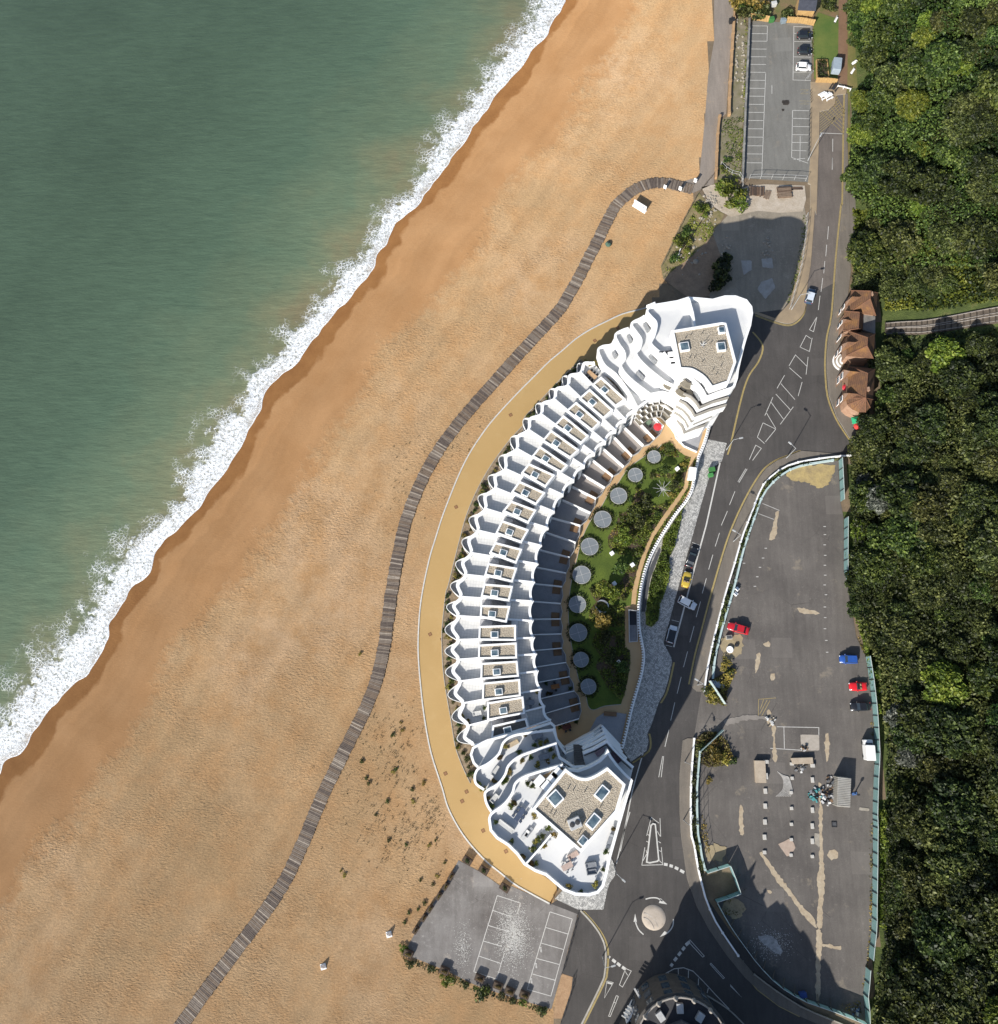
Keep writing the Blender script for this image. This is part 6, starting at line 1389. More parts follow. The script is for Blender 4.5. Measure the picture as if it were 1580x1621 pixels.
# ================================================================== TREES ON THE CLIFF
KINDS = [(LEAF_B, 3.4, 4.2), (LEAF_A, 3.4, 4.0), (LEAF_E, 3.6, 4.6), (LEAF_C, 2.8, 3.4), (LEAF_D, 2.6, 3.6), (LEAF_R, 2.8, 3.4)]
CROWNS = []
for i, (m_, r_, h_) in enumerate(KINDS):
    CROWNS.append([crown_mesh('crown', 500 + 10 * i + k, r_ * 1.18, h_ * .9, 64, 7200, .40, m_, 2.0) for k in range(3 if i < 3 else 1)])
def trunk_mesh():
    m = MB(); m.tube((0, 0, -.8), (.1, .05, 2.6), .24, .15, 8)
    for k in range(7):
        t = k * .9; m.tube((.05, .02, 1.4 + .2 * k), (math.cos(t) * 1.7, math.sin(t) * 1.7, 3.4 + .2 * k), .1, .03, 5)
    return m.mesh('trunk', BARK)
TRUNK = trunk_mesh()
WOOD_PX = [T('s', "60 0 78 200 160 420 240 640 140 760 100 1000 90 1250 55 1500 60 1640") + T('x', "1346 310 1375 330 1350 440 1398 462 1402 490 1470 492 1590 476 1640 470 1640 -60 1340 -60"), T('x', "1400 530 1590 518 1640 510 1640 1680 1382 1680 1380 1600 1398 1500 1404 1300 1402 1160 1385 1050 1362 1000 1352 930 1346 800 1346 735 1370 690 1400 640 1395 560")]
GAPS = [(T('x', "1390 455 1480 455 1480 492 1398 492"))]
tr_n = 0; placed = []
rt = random.Random(11)
LABT = ['mid green broadleaf tree in the wood on the cliff', 'olive green broadleaf tree in the wood on the cliff', 'dark green dense tree in the wood on the cliff', 'yellow green bushy tree in the wood on the cliff', 'silvery pale leaved tree standing in the dark wood', 'brownish autumn tinted tree in the wood on the cliff']
def tree(p, r, kind):
    global tr_n
    w = GT(p, 4.0 * r); zone = 'above the north car park' if p[1] < 190 else 'above the upper road' if p[1] < 330 else 'above the bramble slope' if p[1] < 500 else 'behind the station terrace' if p[1] < 690 else 'behind the overgrown hoarding' if p[1] < 1000 else 'behind the long hoarding'
    deep = 'on the edge of' if hill_d(w[0], w[1]) < 9 else 'deep inside'
    lab = LABT[kind].replace('in the wood on the cliff', deep + ' the cliff wood ' + zone).replace('standing in the dark wood', deep + ' the dark wood ' + zone)
    o = empty('woodland_tree', (w[0], w[1], zgrid(w[0], w[1]) - .1), rt.random() * 6.28, lab, 'tree', 'trees of the cliff wood'); o.scale = (r, r, r * rt.uniform(.85, 1.1))
    link('crown', rt.choice(CROWNS[kind]), o); link('trunk', TRUNK, o); tr_n += 1
for p, r, k in (((1400, 790), 1.2, 4), ((1372, 762), .7, 4), ((1428, 1140), 1.1, 4), ((1440, 1192), 1.0, 4), ((1358, 283), .95, 0), ((1367, 160), 1.0, 3), ((1362, 210), 1.0, 3), ((1378, 195), .9, 0), ((1372, 30), 1.2, 0), ((1360, 12), 1.0, 0), ((1392, 55), 1.1, 0), ((1385, 90), 1.0, 0), ((1470, 55), 1.1, 3), ((1475, 30), 1.0, 3)):
    placed.append((p[0], p[1], r * 20)); tree(p, r, k)
tries = 0
while tries < 9000 and tr_n < 296:
    tries += 1; p = (rt.uniform(1345, 1625), rt.uniform(-40, 1670)); pl = WOOD_PX[0] if p[1] < 495 else WOOD_PX[1]
    if not inside(p, pl) or inside(p, GAPS[0]) or (p[0] > 1385 and 462 < p[1] < 548): continue
    r = rt.choice((rt.uniform(.55, .8), rt.uniform(.8, 1.1), rt.uniform(1.1, 1.5))) * (0.9 if p[1] < 500 else 1.0); rp = r * (17 if p[1] < 500 else 19)
    if p[1] > 500:
        edge_ = 1352 if p[1] < 940 else 1404
        if p[0] - rp * .9 < edge_ + (4 if p[1] > 1040 else -6) and p[1] > 700 and (p[1] < 1040 or p[0] < 1404 + rp * .6): r *= .62; rp *= .62
    if p[1] > 1060 and p[0] - rp * 1.15 < 1404: continue
    if any((p[0] - a_) ** 2 + (p[1] - b_) ** 2 < (.56 * (rp + c_)) ** 2 for a_, b_, c_ in placed): continue
    placed.append((*p, rp))
    f = rt.random()
    if p[1] < 300: k = 0 if f < .36 else 1 if f < .64 else 2 if f < .88 else 3
    else: k = 1 if f < .45 else 0 if f < .6 else 2 if f < .96 else 3
    tree(p, r, k)
# brambles and ivy on the bare slopes
def px_world(px, dz=.3): return [GT(p, dz)[:2] for p in px]
BR = [px_world(T('x', "1350 330 1600 300 1600 478 1480 488 1400 492 1395 460 1350 440"))]
o = link('bramble_cover', scatter_leaves('bramble_cover', BR, zgrid_np, 20, .42, 1.2, LEAF_C, 91, 2.4, .95)); stuff(tag(o, 'bright green bramble and ivy thicket on the slope above the funicular', 'undergrowth'))
UG = [px_world(WOOD_PX[0]), px_world(WOOD_PX[1])]
o = link('undergrowth', scatter_leaves('undergrowth', UG, zgrid_np, 12, .5, 1.4, LEAF_E, 93, 3.0, .9)); stuff(tag(o, 'dark undergrowth covering the woodland floor of the cliff', 'undergrowth'))
HE = [px_world(T('k', "1275 0 1345 240 1350 275 1395 560 1415 700 1440 700 1440 400 1400 200 1340 0")), px_world(T('D', "285 0 330 0 330 900 290 900"))]
o = link('ivy_hedge', scatter_leaves('ivy_hedge', HE, zgrid_np, 40, .34, 1.8, LEAF_C, 95, 1.6, .95)); stuff(tag(o, 'ivy and shrubs crowding over the woodland hoarding', 'undergrowth'))

CAN = [px_world([(x, min(y, 425)) for x, y in WOOD_PX[0]], 3.0), px_world([(x, max(y, 566 if x > 1390 else y)) for x, y in WOOD_PX[1]], 3.0)]
def canz(x, y): return zgrid_np(x, y) + 1.6 + 2.6 * vnoise(x, y, 4.5, 71) + 1.2 * vnoise(x, y, 1.8, 72) * np.clip(hill_d(x, y) / 6, 0, 1)
for pl, m_, sd_, lab in ((CAN[0], LEAF_B, 97, 'green lower leaf canopy between the taller trees above the upper road'), (CAN[1], LEAF_A, 98, 'olive lower leaf canopy between the taller trees behind the hoardings')):
    o = link('low_canopy', scatter_leaves('low_canopy', [pl], canz, 12, .42, 1.6, m_, sd_, 5.0, .72)); stuff(tag(o, lab, 'canopy'))
# ================================================================== BOARDWALK ACROSS THE SHINGLE
BW_PX = T('w', "1430 182 1300 150 1180 125 1060 125 960 150 860 195 770 270 690 350 640 440 590 540 540 640 490 740 430 850 380 960 320 1070 250 1190 180 1310 90 1420") + T('x', "856 524 812 572 770 619 731 664 700 705 675 747 655 790 640 835 630 880 621 930 614 980 607 1030 595 1080 575 1130 550 1180 525 1230 500 1285 475 1345 445 1405 405 1463 350 1536 298 1608 262 1660")
bwp = resample([GB(p)[:2] for p in resample(cr(BW_PX, 4), 6)], .33)
bwk = empty('boardwalk', (*bwp[350], zgrid(*bwp[350])), 0, 'long curving boardwalk of grey weathered planks across the shingle beach', 'boardwalk'); bo = Vector(bwk.location)
PLK = [M('plank_%s' % n_, c1, c2, 1.4, obj=True, fine=.2) for n_, c1, c2 in (('grey', C(150, 136, 122), C(128, 115, 103)), ('dark', C(112, 99, 90), C(96, 84, 76)), ('pale', C(188, 174, 158), C(164, 150, 134)), ('brown', C(140, 122, 104), C(120, 103, 88)))]
PLM = [MB().bbox((0, 0, -.12), (.295, 2.75, .2), 0, .02).mesh('plank', m_) for m_ in PLK]
rest = MB(); rb_ = random.Random(4); N0 = max(0, len(bwp) - 1 - 300)
for i in range(len(bwp) - 1):
    a_, b_ = bwp[max(i - 2, 0)], bwp[min(i + 2, len(bwp) - 1)]; rz = math.atan2(b_[1] - a_[1], b_[0] - a_[0]) + rb_.uniform(-.03, .03); p = bwp[i]; z = zgrid(*p) + .16 + rb_.uniform(-.025, .025)
    nn = Vector((-math.sin(rz), math.cos(rz))) * rb_.uniform(-.12, .12); k = rb_.choices((0, 1, 2, 3), (4, 3, 1.3, 3))[0]
    if i >= N0:
        link('plank', PLM[k], bwk, (p[0] + nn.x - bo.x, p[1] + nn.y - bo.y, z - bo.z), rz)
    else: rest.box((p[0] + nn.x - bo.x, p[1] + nn.y - bo.y, z - .12 - bo.z), (.295, 2.75, .2), rz, k)
stuff(rest.build('plank_run', PLK, bwk))

# ================================================================== THINGS ON THE BEACH
w = GB(T('w', "925 365")[0]); bo_ = empty('beach_board', w, 0, 'standing picture board on a white base beside the boardwalk', 'sign'); d_ = Vector(GB(T('w', "980 410")[0])[:2]) - Vector(GB(T('w', "858 335")[0])[:2]); bo_.rotation_euler = (0, 0, math.atan2(d_.y, d_.x)); L = d_.length
MB().bbox((0, 0, 0), (L, .9, .18), 0, .04).build('base', WHITE, bo_)
MB().box((0, .2, .18), (L * .95, .12, 1.7)).build('panel', WHITE, bo_)
q = N('picture_print'); v = q.pos(True); vr = q.n('ShaderNodeTexVoronoi'); vr.inputs['Scale'].default_value = 1.6; q.l(v, vr.inputs['Vector'])
q.col(q.mix(.75, (.75, .78, .8), q.ramp(q.noise(v, 1.4, 3), [(.35, C(70, 110, 170)), (.5, C(230, 232, 234)), (.65, C(120, 90, 70))]))); q.rough(.4)
MB().box((0, .13, .35), (L * .88, .03, 1.4)).build('picture', q.m, bo_)
for s, lab in (("1165 190", 'slim white information post beside the boardwalk curve'), ("1310 205", 'slim white information post near the path end of the boardwalk'), ("1455 128", 'slim white information post on the upper side of the boardwalk end')):
    w = GB(T('w', s)[0]); o = empty('information_post', w, -.5, lab, 'sign', 'information posts'); MB().box((0, 0, 0), (.12, .12, 2.0)).build('pole', DARKSTEEL, o); MB().bbox((0, 0, .7), (.75, .16, 1.3), 0, .03).build('panel', WHITE, o)
for s, lab in (("625 715", 'green mooring buoy stranded on the shingle'),):
    w = GB(T('w', s)[0]); o = empty('buoy', w, 0, lab, 'buoy'); MB().lathe((0, 0, 0), [(0, 0), (.55, .05), (.75, .3), (.6, .6), (.2, .75), (0, .78)], 16).build('float', M('green_float', C(96, 128, 108), C(70, 96, 84), 1), o, True); MB().lathe((0, 0, .76), [(.14, 0), (.16, .12), (.08, .2), (0, .2)], 10).build('ring', DARKSTEEL, o, True)
for px, lab in (((616, 1479), 'small white marker cone beside the west corner of the south car park'), ((512, 1530), 'small white marker cone on the open shingle')):
    w = GB(px); o = empty('marker_cone', w, .3, lab, 'marker'); MB().box((0, 0, 0), (1.1, 1.1, .12)).build('base', WHITE, o); MB().box((0, 0, .12), (.9, .9, 1.1), .2, 0, .25).build('cone', WHITE, o)
TUFT = [T('v', s)[0] for s in ("265 830", "320 1040", "345 1110", "655 960", "690 925", "750 345", "770 440", "650 505", "1030 1100", "905 1330", "580 1330", "895 1180")] + [T('n', s)[0] for s in ("75 230", "200 260", "370 262", "430 490", "305 520", "400 550", "290 735", "335 690", "220 760", "190 830", "485 390")] + [(570, 1035), (545, 1385), (595, 1290), (540, 1378), (690, 1330)]
for p in TUFT: 
    w = GB(p); shrub(rs_b.choice((0, 1, 3)) if 'rs_b' in globals() else rnd.choice((0, 1, 3)), w, rnd.uniform(.35, .6), rnd.uniform(.3, .5), 'beach_plant', 'low tuft of beach plant growing out of the shingle', 'tufts on the shingle')
# tiny seedlings
rs = np.random.RandomState(17); P = []
for cx, cy, sx, sy, n_ in ((622, 1180, 40, 60, 150), (640, 1330, 60, 60, 130), (600, 1260, 60, 60, 90), (680, 1300, 25, 40, 70), (760, 720, 60, 60, 60), (640, 770, 40, 60, 40)):
    for a_, b_ in rs.normal(size=(n_, 2)) * .6:
        p = (cx + a_ * sx, cy + b_ * sy); w = GB(p)
        if inside(w, [tuple(x) for x in W(PROM)]) or inside(w, [tuple(x) for x in W(SCP)]): continue
        for _ in range(5): P.append((w[0] + rs.normal() * .12, w[1] + rs.normal() * .12, w[2] + .05 + .25 * rs.rand()))
P = np.array(P); o = link('beach_seedlings', leaf_mesh('beach_seedlings', P, rs.normal(size=P.shape) + (0, 0, .6), rs.uniform(.08, .2, len(P)), rs.rand(len(P)) * .5, LEAF_A, rs)); stuff(tag(o, 'tiny dark seedlings scattered over the upper shingle', 'plants'))

# ================================================================== NORTH END: hut, bins, planters, timber, weeds
def hut():
    w = W(T('F', "895 0 1120 10 1115 140 890 130"), 3.4); o = empty('park_hut', (*w[0], 0), 0, 'small hut with dark slate roof and tan deck above the north car park', 'hut'); b0 = Vector(o.location)
    pts = [Vector((*p, 0)) for p in W(T('F', "895 -40 1125 -40 1115 140 890 130"), 2.6)]; c_ = sum(pts, Vector()) / 4
    t = MB().prism([tuple((p + (c_ - p) * .08)[:2]) for p in pts], 0, 2.6).build('wall', TIMB, o); t.location = -b0
    rp = [Vector((p.x, p.y, 2.6)) for p in pts]; m0, m1 = (rp[0] + rp[3]) / 2 + Vector((0, 0, 1.1)), (rp[1] + rp[2]) / 2 + Vector((0, 0, 1.1))
    SL = M('dark_slate', C(74, 78, 90), C(60, 64, 76), 1.2)
    for pl in ([rp[0], rp[1], m1, m0], [m0, m1, rp[2], rp[3]]):
        n_ = (pl[1] - pl[0]).cross(pl[2] - pl[0]); pl = pl if n_.z > 0 else pl[::-1]; t = MB().add([tuple(p) for p in pl], [(0, 1, 2, 3)]).build('roof', SL, o); t.location = -b0
    t = MB().prism(W(T('F', "880 135 1112 150 1080 245 860 215"), .4), 0, .4).build('deck', M('pale_deck', C(222, 178, 138), C(206, 160, 120), 1), o); t.location = -b0
    for s in ("905 150 885 222", "955 152 935 228"): t = MB().ribbon(W(T('F', s), .9), .05, .05, .4, 1.2).build('rail', DARKSTEEL, o); t.location = -b0
hut()
def bin_(p, c, label, tag_='g', z=.06, s=1.0, rz=.2):
    w = G(T(tag_, p)[0], z + .8); o = empty('wheeled_bin', (w[0], w[1], z), rz, label, 'bin'); m_ = M('bin_%s' % label.split()[0], c, tuple(x * .8 for x in c), 2)
    MB().box((0, 0, .12), (1.2 * s, .9 * s, 1.0), 0, 0, 1.08).build('body', m_, o); MB().bbox((0, 0, 1.12), (1.36 * s, 1.02 * s, .14), 0, .05).build('lid', m_, o)
    for a_ in (-.45, .45):
        for b_ in (-.3, .3): MB().tube((a_ * s, b_ * s - .05, .09), (a_ * s, b_ * s + .05, .09), .09, .09, 8).build('wheel', TYRE, o)
bin_("657 142", C(70, 140, 70), 'green wheeled bin at the end of the timber fence'); bin_("745 150", C(150, 165, 175), 'grey wheeled bin beside the timber fence under the hut'); bin_("675 28", C(226, 226, 222), 'white storage bin on the grass of the garden plot'); bin_("365 150", C(40, 40, 42), 'black bin on the sea wall at the head of the path')
bin_("1240 295", C(92, 152, 84), 'green bin at the end of the herringbone paving', 'e', .15); bin_("1232 335", C(80, 160, 84), 'pale green bin just below the green bin on the paving', 'e', .15, .8)
bin_("980 1370", C(60, 90, 160), 'blue bin against the curved turquoise hoarding', 'l', .06); 
w4 = W(T('g', "988 440 1066 440 1078 565 992 572"), .5); o = empty('square_planter', (*w4[0], 0), 0, 'square timber planter bed full of weeds beside the north car park', 'planter'); b0 = Vector(o.location)
for i in range(4): t = MB().ribbon([w4[i], w4[(i + 1) % 4]], .12, .12, 0, .6).build('side', TIMB, o); t.location = -b0
t = MB().sheet(w4, .45).build('soil', SOILB, o); t.location = -b0
t = link('plants', scatter_leaves('plants', [w4], lambda x, y: .45, 30, .25, .6, LEAF_A, 201, 1.0, .7), o); t.location = -b0
w = G(T('g', "1138 480")[0], 1.5); o = empty('grey_trailer', (w[0], w[1], .06), 1.4, 'pale grey box trailer parked on the brown path', 'trailer'); MB().bbox((0, 0, .4), (3.6, 2.0, 1.7), 0, .08).build('box', M('trailer_grey', C(176, 190, 200), C(160, 174, 186), 1), o); MB().tube((1.8, 0, .5), (2.9, 0, .45), .06, .05, 6).build('drawbar', DARKSTEEL, o)
for s in (-1, 1): MB().tube((0, s * .95, .33), (0, s * 1.15, .33), .33, .33, 14).build('wheel', TYRE, o)
def picnic(p, tag_, label, rz, mat=None, z=.14):
    w = G(T(tag_, p)[0], .7); o = empty('picnic_table', (w[0], w[1], z), rz, label, 'picnic table', 'picnic tables'); mat = mat or PALEM
    MB().bbox((0, 0, .7), (2.0, .85, .08), 0, .02).build('table_top', mat, o)
    for s in (-1, 1): MB().bbox((0, s * .8, .42), (2.0, .32, .06), 0, .02).build('seat', mat, o)
    for a_ in (-.75, .75):
        for s in (-1, 1): MB().tube((a_, s * .25, .7), (a_, s * .95, 0), .05, .05, 5).build('leg', mat, o)
picnic("1040 700", 'g', 'white picnic table on the sandy footway by the yellow box junction', .5, WHITE); picnic("1075 705", 'g', 'white picnic table next to the barrier on the sandy footway', .5, WHITE); picnic("1118 640", 'g', 'dark picnic table under the timber fence end', 1.0, DARKSTEEL)
for p, rz, lab in (("1132 145", 1.1, 'white bench on the lawn near the brown path'), ("1255 525", 1.0, 'white bench on the dry verge below the trees'), ("1270 462", .6, 'short white bench at the top of the dry verge')):
    w = G(T('g', p)[0], .4); o = empty('park_bench', (w[0], w[1], .05), rz, lab, 'bench', 'benches'); MB().bbox((0, 0, .4), (1.7, .45, .07), 0, .02).build('seat', WHITE, o); MB().box((0, .25, .45), (1.7, .06, .45)).build('backrest', WHITE, o)
    for a_ in (-.7, .7): MB().box((a_, 0, 0), (.08, .4, .4)).build('leg', DARKSTEEL, o)
w_ = W(T('g', "1145 632 1190 640 1240 655"), .8); o = empty('white_barrier', (*w_[0], .1), 0, 'low white vehicle barrier across the brown path', 'barrier'); b0 = Vector(o.location); t = MB().ribbon(w_, .08, .08, .75, .95).build('rail', WHITE, o); t.location = -b0
for p in w_: MB().tube((p[0] - b0.x, p[1] - b0.y, 0), (p[0] - b0.x, p[1] - b0.y, 1.0), .08, .08, 8).build('post', WHITE, o)
for k in range(4):
    w = G(T('g', f"{915 + 12 * k} {585 - 15 * k}")[0]); o = empty('bicycle_stand', (w[0], w[1], .05), .6, 'metal hoop bicycle stand beside the white hatchback', 'bicycle stand', 'bicycle stands')
    MB().tube((-.4, 0, 0), (-.4, 0, .8), .04, .04, 6).build('leg', PALEM, o); MB().tube((.4, 0, 0), (.4, 0, .8), .04, .04, 6).build('leg', PALEM, o); MB().tube((-.4, 0, .8), (.4, 0, .8), .04, .04, 6).build('top_bar', PALEM, o)
def timber_stack(s, rz, nx_, nz_, L, label, mats):
    w = G(T('h', s)[0], .3); o = empty('timber_stack', (w[0], w[1], .03), rz, label, 'timber stack', 'timber stacks')
    for k in range(nz_):
        for i in range(nx_): MB().box((rnd.uniform(-.1, .1), (i - nx_ / 2) * .36, k * .2), (L + rnd.uniform(-.5, .2), .3, .18), rnd.uniform(-.03, .03)).build('beam', rnd.choice(mats), o)
TB = [M('old_beam_%d' % i, c1, tuple(x * .75 for x in c1), 2, obj=True) for i, c1 in enumerate((C(120, 96, 78), C(92, 76, 66), C(150, 128, 108)))]
timber_stack("820 290", 1.5, 10, 2, 2.6, 'stack of dark brown beams next to the olive bush', TB); timber_stack("1030 295", .03, 8, 3, 3.4, 'taller stack of brown beams laid crosswise by the temporary fence', TB); timber_stack("900 312", 1.2, 4, 1, 2.6, 'few loose pale boards between two beam stacks', [TB[2]]); timber_stack("1125 262", 0, 2, 1, 3.0, 'pair of long brown beams by the weeds at the fence end', TB)
surface('pale_grit', T('h', "770 250 880 240 1180 250 1190 350 1165 440 1000 450 840 435 760 450 640 480 560 440 480 380 420 260 520 240 560 330"), .05, M('chalk_grit', C(214, 200, 182), C(190, 174, 152), .5, bump=.5, bscale=3))
surface('weed_ground', T('h', "400 300 490 400 590 460 520 600 350 770 230 860 140 940 120 840 260 560 380 330"), .036, M('weed_soil', C(170, 150, 116), C(120, 116, 66), .6, bump=.5, bscale=3))
surface('shaded_soil', T('h', "350 770 520 600 560 760 500 1060 330 1080 140 940 230 860"), .036, M('brown_soil', C(176, 150, 122), C(150, 126, 104), .6, bump=.5, bscale=3))
for s, r_, h_, k, lab in (("640 310", 3.9, 2.4, 2, 'big yellow green bush at the foot of the north car park'), ("700 370", 2.6, 1.8, 2, 'yellow green bush spilling onto the pale grit'), ("580 260", 2.2, 1.8, 2, 'yellow green bush by the wire fence corner'), ("420 430", 2.3, 1.6, 2, 'green bush on the beach edge of the vacant plot'), ("280 680", 2.6, 1.6, 2, 'green bush beside the pale leaning pole'), ("310 600", 1.8, 1.3, 0, 'green bush above the pale leaning pole'), ("225 790", 1.6, 1.2, 0, 'small bush at the lower end of the broken fence'), ("565 880", 3.6, 2.6, 4, 'dark bush in the shade beside the north tower'), ("600 800", 2.2, 1.8, 4, 'dark bush beside the vacant concrete in shade'), ("540 980", 2.4, 2.0, 4, 'dark bush against the foot of the north tower'), ("610 60", 1.2, .9, 0, 'small weedy bush in the rubble strip'), ("580 130", 1.3, 1.0, 2, 'small yellow bush in the rubble strip')):
    shrub(k, G(T('h', s)[0], h_ * .5)[:2] + (0.0,), r_, h_, 'wild_bush', lab)
for s in ("415 30", "480 50", "540 40", "590 80", "450 100", "560 100"):
    shrub(rnd.choice((1, 0, 3)), G(T('g', s)[0], 1.0)[:2] + (0.0,), rnd.uniform(2.2, 3.2), rnd.uniform(1.8, 2.6), 'wild_bush', 'olive bush in the scrub above the timber fence', 'scrub above the north car park')
for s in ("770 90", "800 110", "760 120", "1050 40", "1100 60", "1080 20"): shrub(rnd.choice((0, 1, 4)), G(T('g', s)[0], .8)[:2] + (0.0,), rnd.uniform(1.4, 2.2), rnd.uniform(1.2, 1.8), 'garden_bush', 'dark green bush beside the dark roofed hut', 'bushes by the hut')
wl = [W(T('g', "455 150 480 150 475 700 455 1300 425 1330 440 900 462 400")), W(T('g', "290 880 440 870 430 1320 300 1330 350 1180 290 1040")), W(T('h', "1165 460 1195 500 1150 850 1060 1120 1040 1110 1120 840 1150 640")), W(T('g', "955 180 972 180 960 520 948 520")), W(T('h', "420 350 520 590 350 770 230 860 140 900 300 560"))]
o = link('wild_weeds', scatter_leaves('wild_weeds', wl, lambda x, y: .05, 9, .3, .55, LEAF_C, 131, 2.0, .6)); stuff(tag(o, 'patchy weeds along the edges of the car park and vacant plot', 'weeds'))
w_ = [Vector(G(p, .5)) for p in T('h', "238 800 280 675")]; tag(MB().tube((0, 0, .2), w_[1] - w_[0] + Vector((0, 0, .6)), .14, .12, 8).build('leaning_pole', WHITE, loc=(w_[0].x, w_[0].y, .1)), 'long pale pole lying over the bush at the beach edge', 'pole')
w = G(T('h', "378 812")[0]); tag(MB().lathe((0, 0, -.1), [(0, 0), (.6, .0), (.7, .25), (.45, .6), (.1, .7), (0, .7)], 9).build('white_boulder', CONC, loc=(w[0], w[1], .03)), 'single pale boulder on the shaded soil', 'boulder')
rs = np.random.RandomState(23); st_ = MB()
for cx, cy, sx, sy, n_ in ((1166, 60, 3, 50, 50), (1176, 110, 2, 50, 50), (1128, 318, 10, 10, 60), (1120, 345, 12, 10, 40), (1150, 405, 8, 20, 40), (1215, 390, 8, 14, 30), (1095, 400, 12, 20, 40)):
    for a_, b_ in rs.normal(size=(n_, 2)) * .7:
        w = G((cx + a_ * sx, cy + b_ * sy)); r_ = rs.uniform(.08, .32); st_.box((w[0], w[1], 0), (r_ * 2, r_ * 1.5, r_), rs.rand() * 3, 0, .7)
stuff(tag(st_.build('rubble_stones', CONC), 'pale stones strewn over the rough ground north of the crescent', 'stones'))

# ================================================================== DERELICT PLOT: blocks, container, skips, islands
def block(tag_, p, d, label='pale concrete block standing in a row on the derelict plot', rz=0.02, grp='concrete blocks in rows', mat=None):
    w = G(T(tag_, p)[0], d[2]); o = MB().bbox((0, 0, 0), d, rz, .04).build('concrete_block', mat or M('pale_block', C(222, 218, 210), C(204, 200, 192), 2), loc=(w[0], w[1], .05)); tag(o, label, 'block', grp)
for p in ("613 1265", "612 1375"): block('k', p, (.7, 1.0, .3))
for p in ("703 98", "700 210", "700 322"): block('l', p, (.7, 1.0 if p != "700 322" else .7, .3))
for p in ("810 1170", "803 1275", "806 1392"): block('k', p, (.62, .62, .3))
for p in ("898 115", "897 228", "895 342"): block('l', p, (.62, .62, .3))
for p in ("960 1183", "960 1405"): block('k', p, (.62, 1.05, .3))
for p in ("1052 128", "1052 240", "1052 352"): block('l', p, (.62, 1.05 if p != "1052 352" else .62, .3))
block('k', "577 1122", (2.1, 4.3, .9), 'large buff concrete slab block with a small white block at its side', 0.0, None, M('buff_slab', C(206, 190, 168), C(190, 172, 150), .8)); block('k', "620 1050", (.9, .7, .8)); block('k', "620 1155", (.6, 1.2, .8))
block('k', "885 1042", (4.2, 1.2, .8), 'long buff slab block behind a heap of scrap', 0.05, None, M('buff_slab', (0, 0, 0))); block('k', "962 1078", (.8, .7, .6)); block('k', "810 1065", (.7, .6, .6))
def heap(tag_, p, n_, rad, size, mats, label, name='scrap_heap'):
    w = G(T(tag_, p)[0], .3); o = empty(name, (w[0], w[1], .05), 0, label, 'heap'); rs = random.Random(n_)
    for i in range(n_):
        t = rs.random() * 6.28; r_ = rad * math.sqrt(rs.random()); h_ = max(0, (1 - r_ / rad)) * .7
        s_ = size * rs.uniform(.4, 1.2); b = MB().box((0, 0, 0), (s_, s_ * rs.uniform(.3, 1), s_ * rs.uniform(.2, .7))).build('piece', rs.choice(mats), o); b.location = (r_ * math.cos(t), r_ * math.sin(t), h_ * rs.random()); b.rotation_euler = (rs.uniform(-.4, .4), rs.uniform(-.4, .4), rs.random() * 3)
TEAL = M('teal_plastic', C(96, 176, 176), C(70, 150, 152), 2, obj=True); SCR = [M('scrap_white', C(226, 226, 224), C(196, 196, 196), 2, obj=True), M('scrap_grey', C(120, 122, 126), C(90, 92, 96), 2, obj=True), DARKSTEEL, M('scrap_brown', C(140, 112, 84), C(110, 86, 64), 2, obj=True)]
heap('H', "495 765", 26, 1.3, .6, [TEAL, TEAL, SCR[0], SCR[2]], 'heap of teal plastic scrap beside the mortar strip'); heap('H', "665 790", 44, 1.7, .6, SCR + [SCR[0]], 'heap of white and dark scrap next to the corrugated shed'); heap('H', "765 570", 24, 1.2, .4, [SCR[3], SCR[0], SCR[1]], 'narrow heap of timber scrap along the corrugated shed'); heap('H', "260 315", 24, 1.4, .5, [SCR[1], SCR[1], SCR[2], SCR[0]], 'scrap lying in front of the long buff slab'); heap('H', "335 50", 12, .8, .5, [SCR[0], SCR[2], SCR[3]], 'small scrap pile on the grey concrete slab')
heap('k', "650 745", 16, 1.1, .5, [SCR[0], SCR[2], KERB], 'broken white fittings at the mortar patch near the yellow hatching'); heap('l', "1370 1500", 14, .9, .5, [SCR[0], M('scrap_blue', C(120, 140, 180), C(90, 110, 150), 2), SCR[1]], 'pale and blue rubbish in the bottom corner of the plot')
tw = W(T('H', "862 492 1062 515 1046 972 846 956"), 2.7); sh = empty('corrugated_shed', (*tw[0], .05), 0, 'pale corrugated metal container shed casting a long shadow on the plot', 'container'); b0 = Vector(sh.location)
CORR = M('pale_corrugated', C(212, 208, 198), C(190, 184, 172), .8, rough=.6)
t = MB().prism(tw, .05, 2.6).build('body', CORR, sh); t.location = -b0
a_, b_, c_, d_ = [Vector(p) for p in tw]
for k in range(17):
    f = (k + .5) / 17; p, q_ = a_.lerp(d_, f), b_.lerp(c_, f); t = MB().ribbon([tuple(p), tuple(q_)], .09, .09, 2.59, 2.7).build('roof_rib', CORR, sh); t.location = -b0
    wv_ = (p - q_).normalized() * .05; pp = p + wv_; MB().box((pp.x - b0.x, pp.y - b0.y, 0), (.1, .16, 2.55), math.atan2(wv_.y, wv_.x)).build('wall_rib', CORR, sh)
w = G(T('H', "1110 755")[0]); o = empty('blue_stand', (w[0], w[1], .05), .2, 'blue metal stand next to the corrugated shed', 'stand'); MB().tube((0, 0, 0), (.1, 0, 2.0), .12, .12, 8).build('pole', M('blue_metal', C(90, 130, 190), C(70, 110, 170), 1), o); MB().box((0, 0, 0), (1.0, .5, .15)).build('foot', M('blue_metal', (0, 0, 0)), o); MB().bbox((.1, 0, 1.8), (.5, .3, .4), 0, .03).build('head', DARKSTEEL, o)
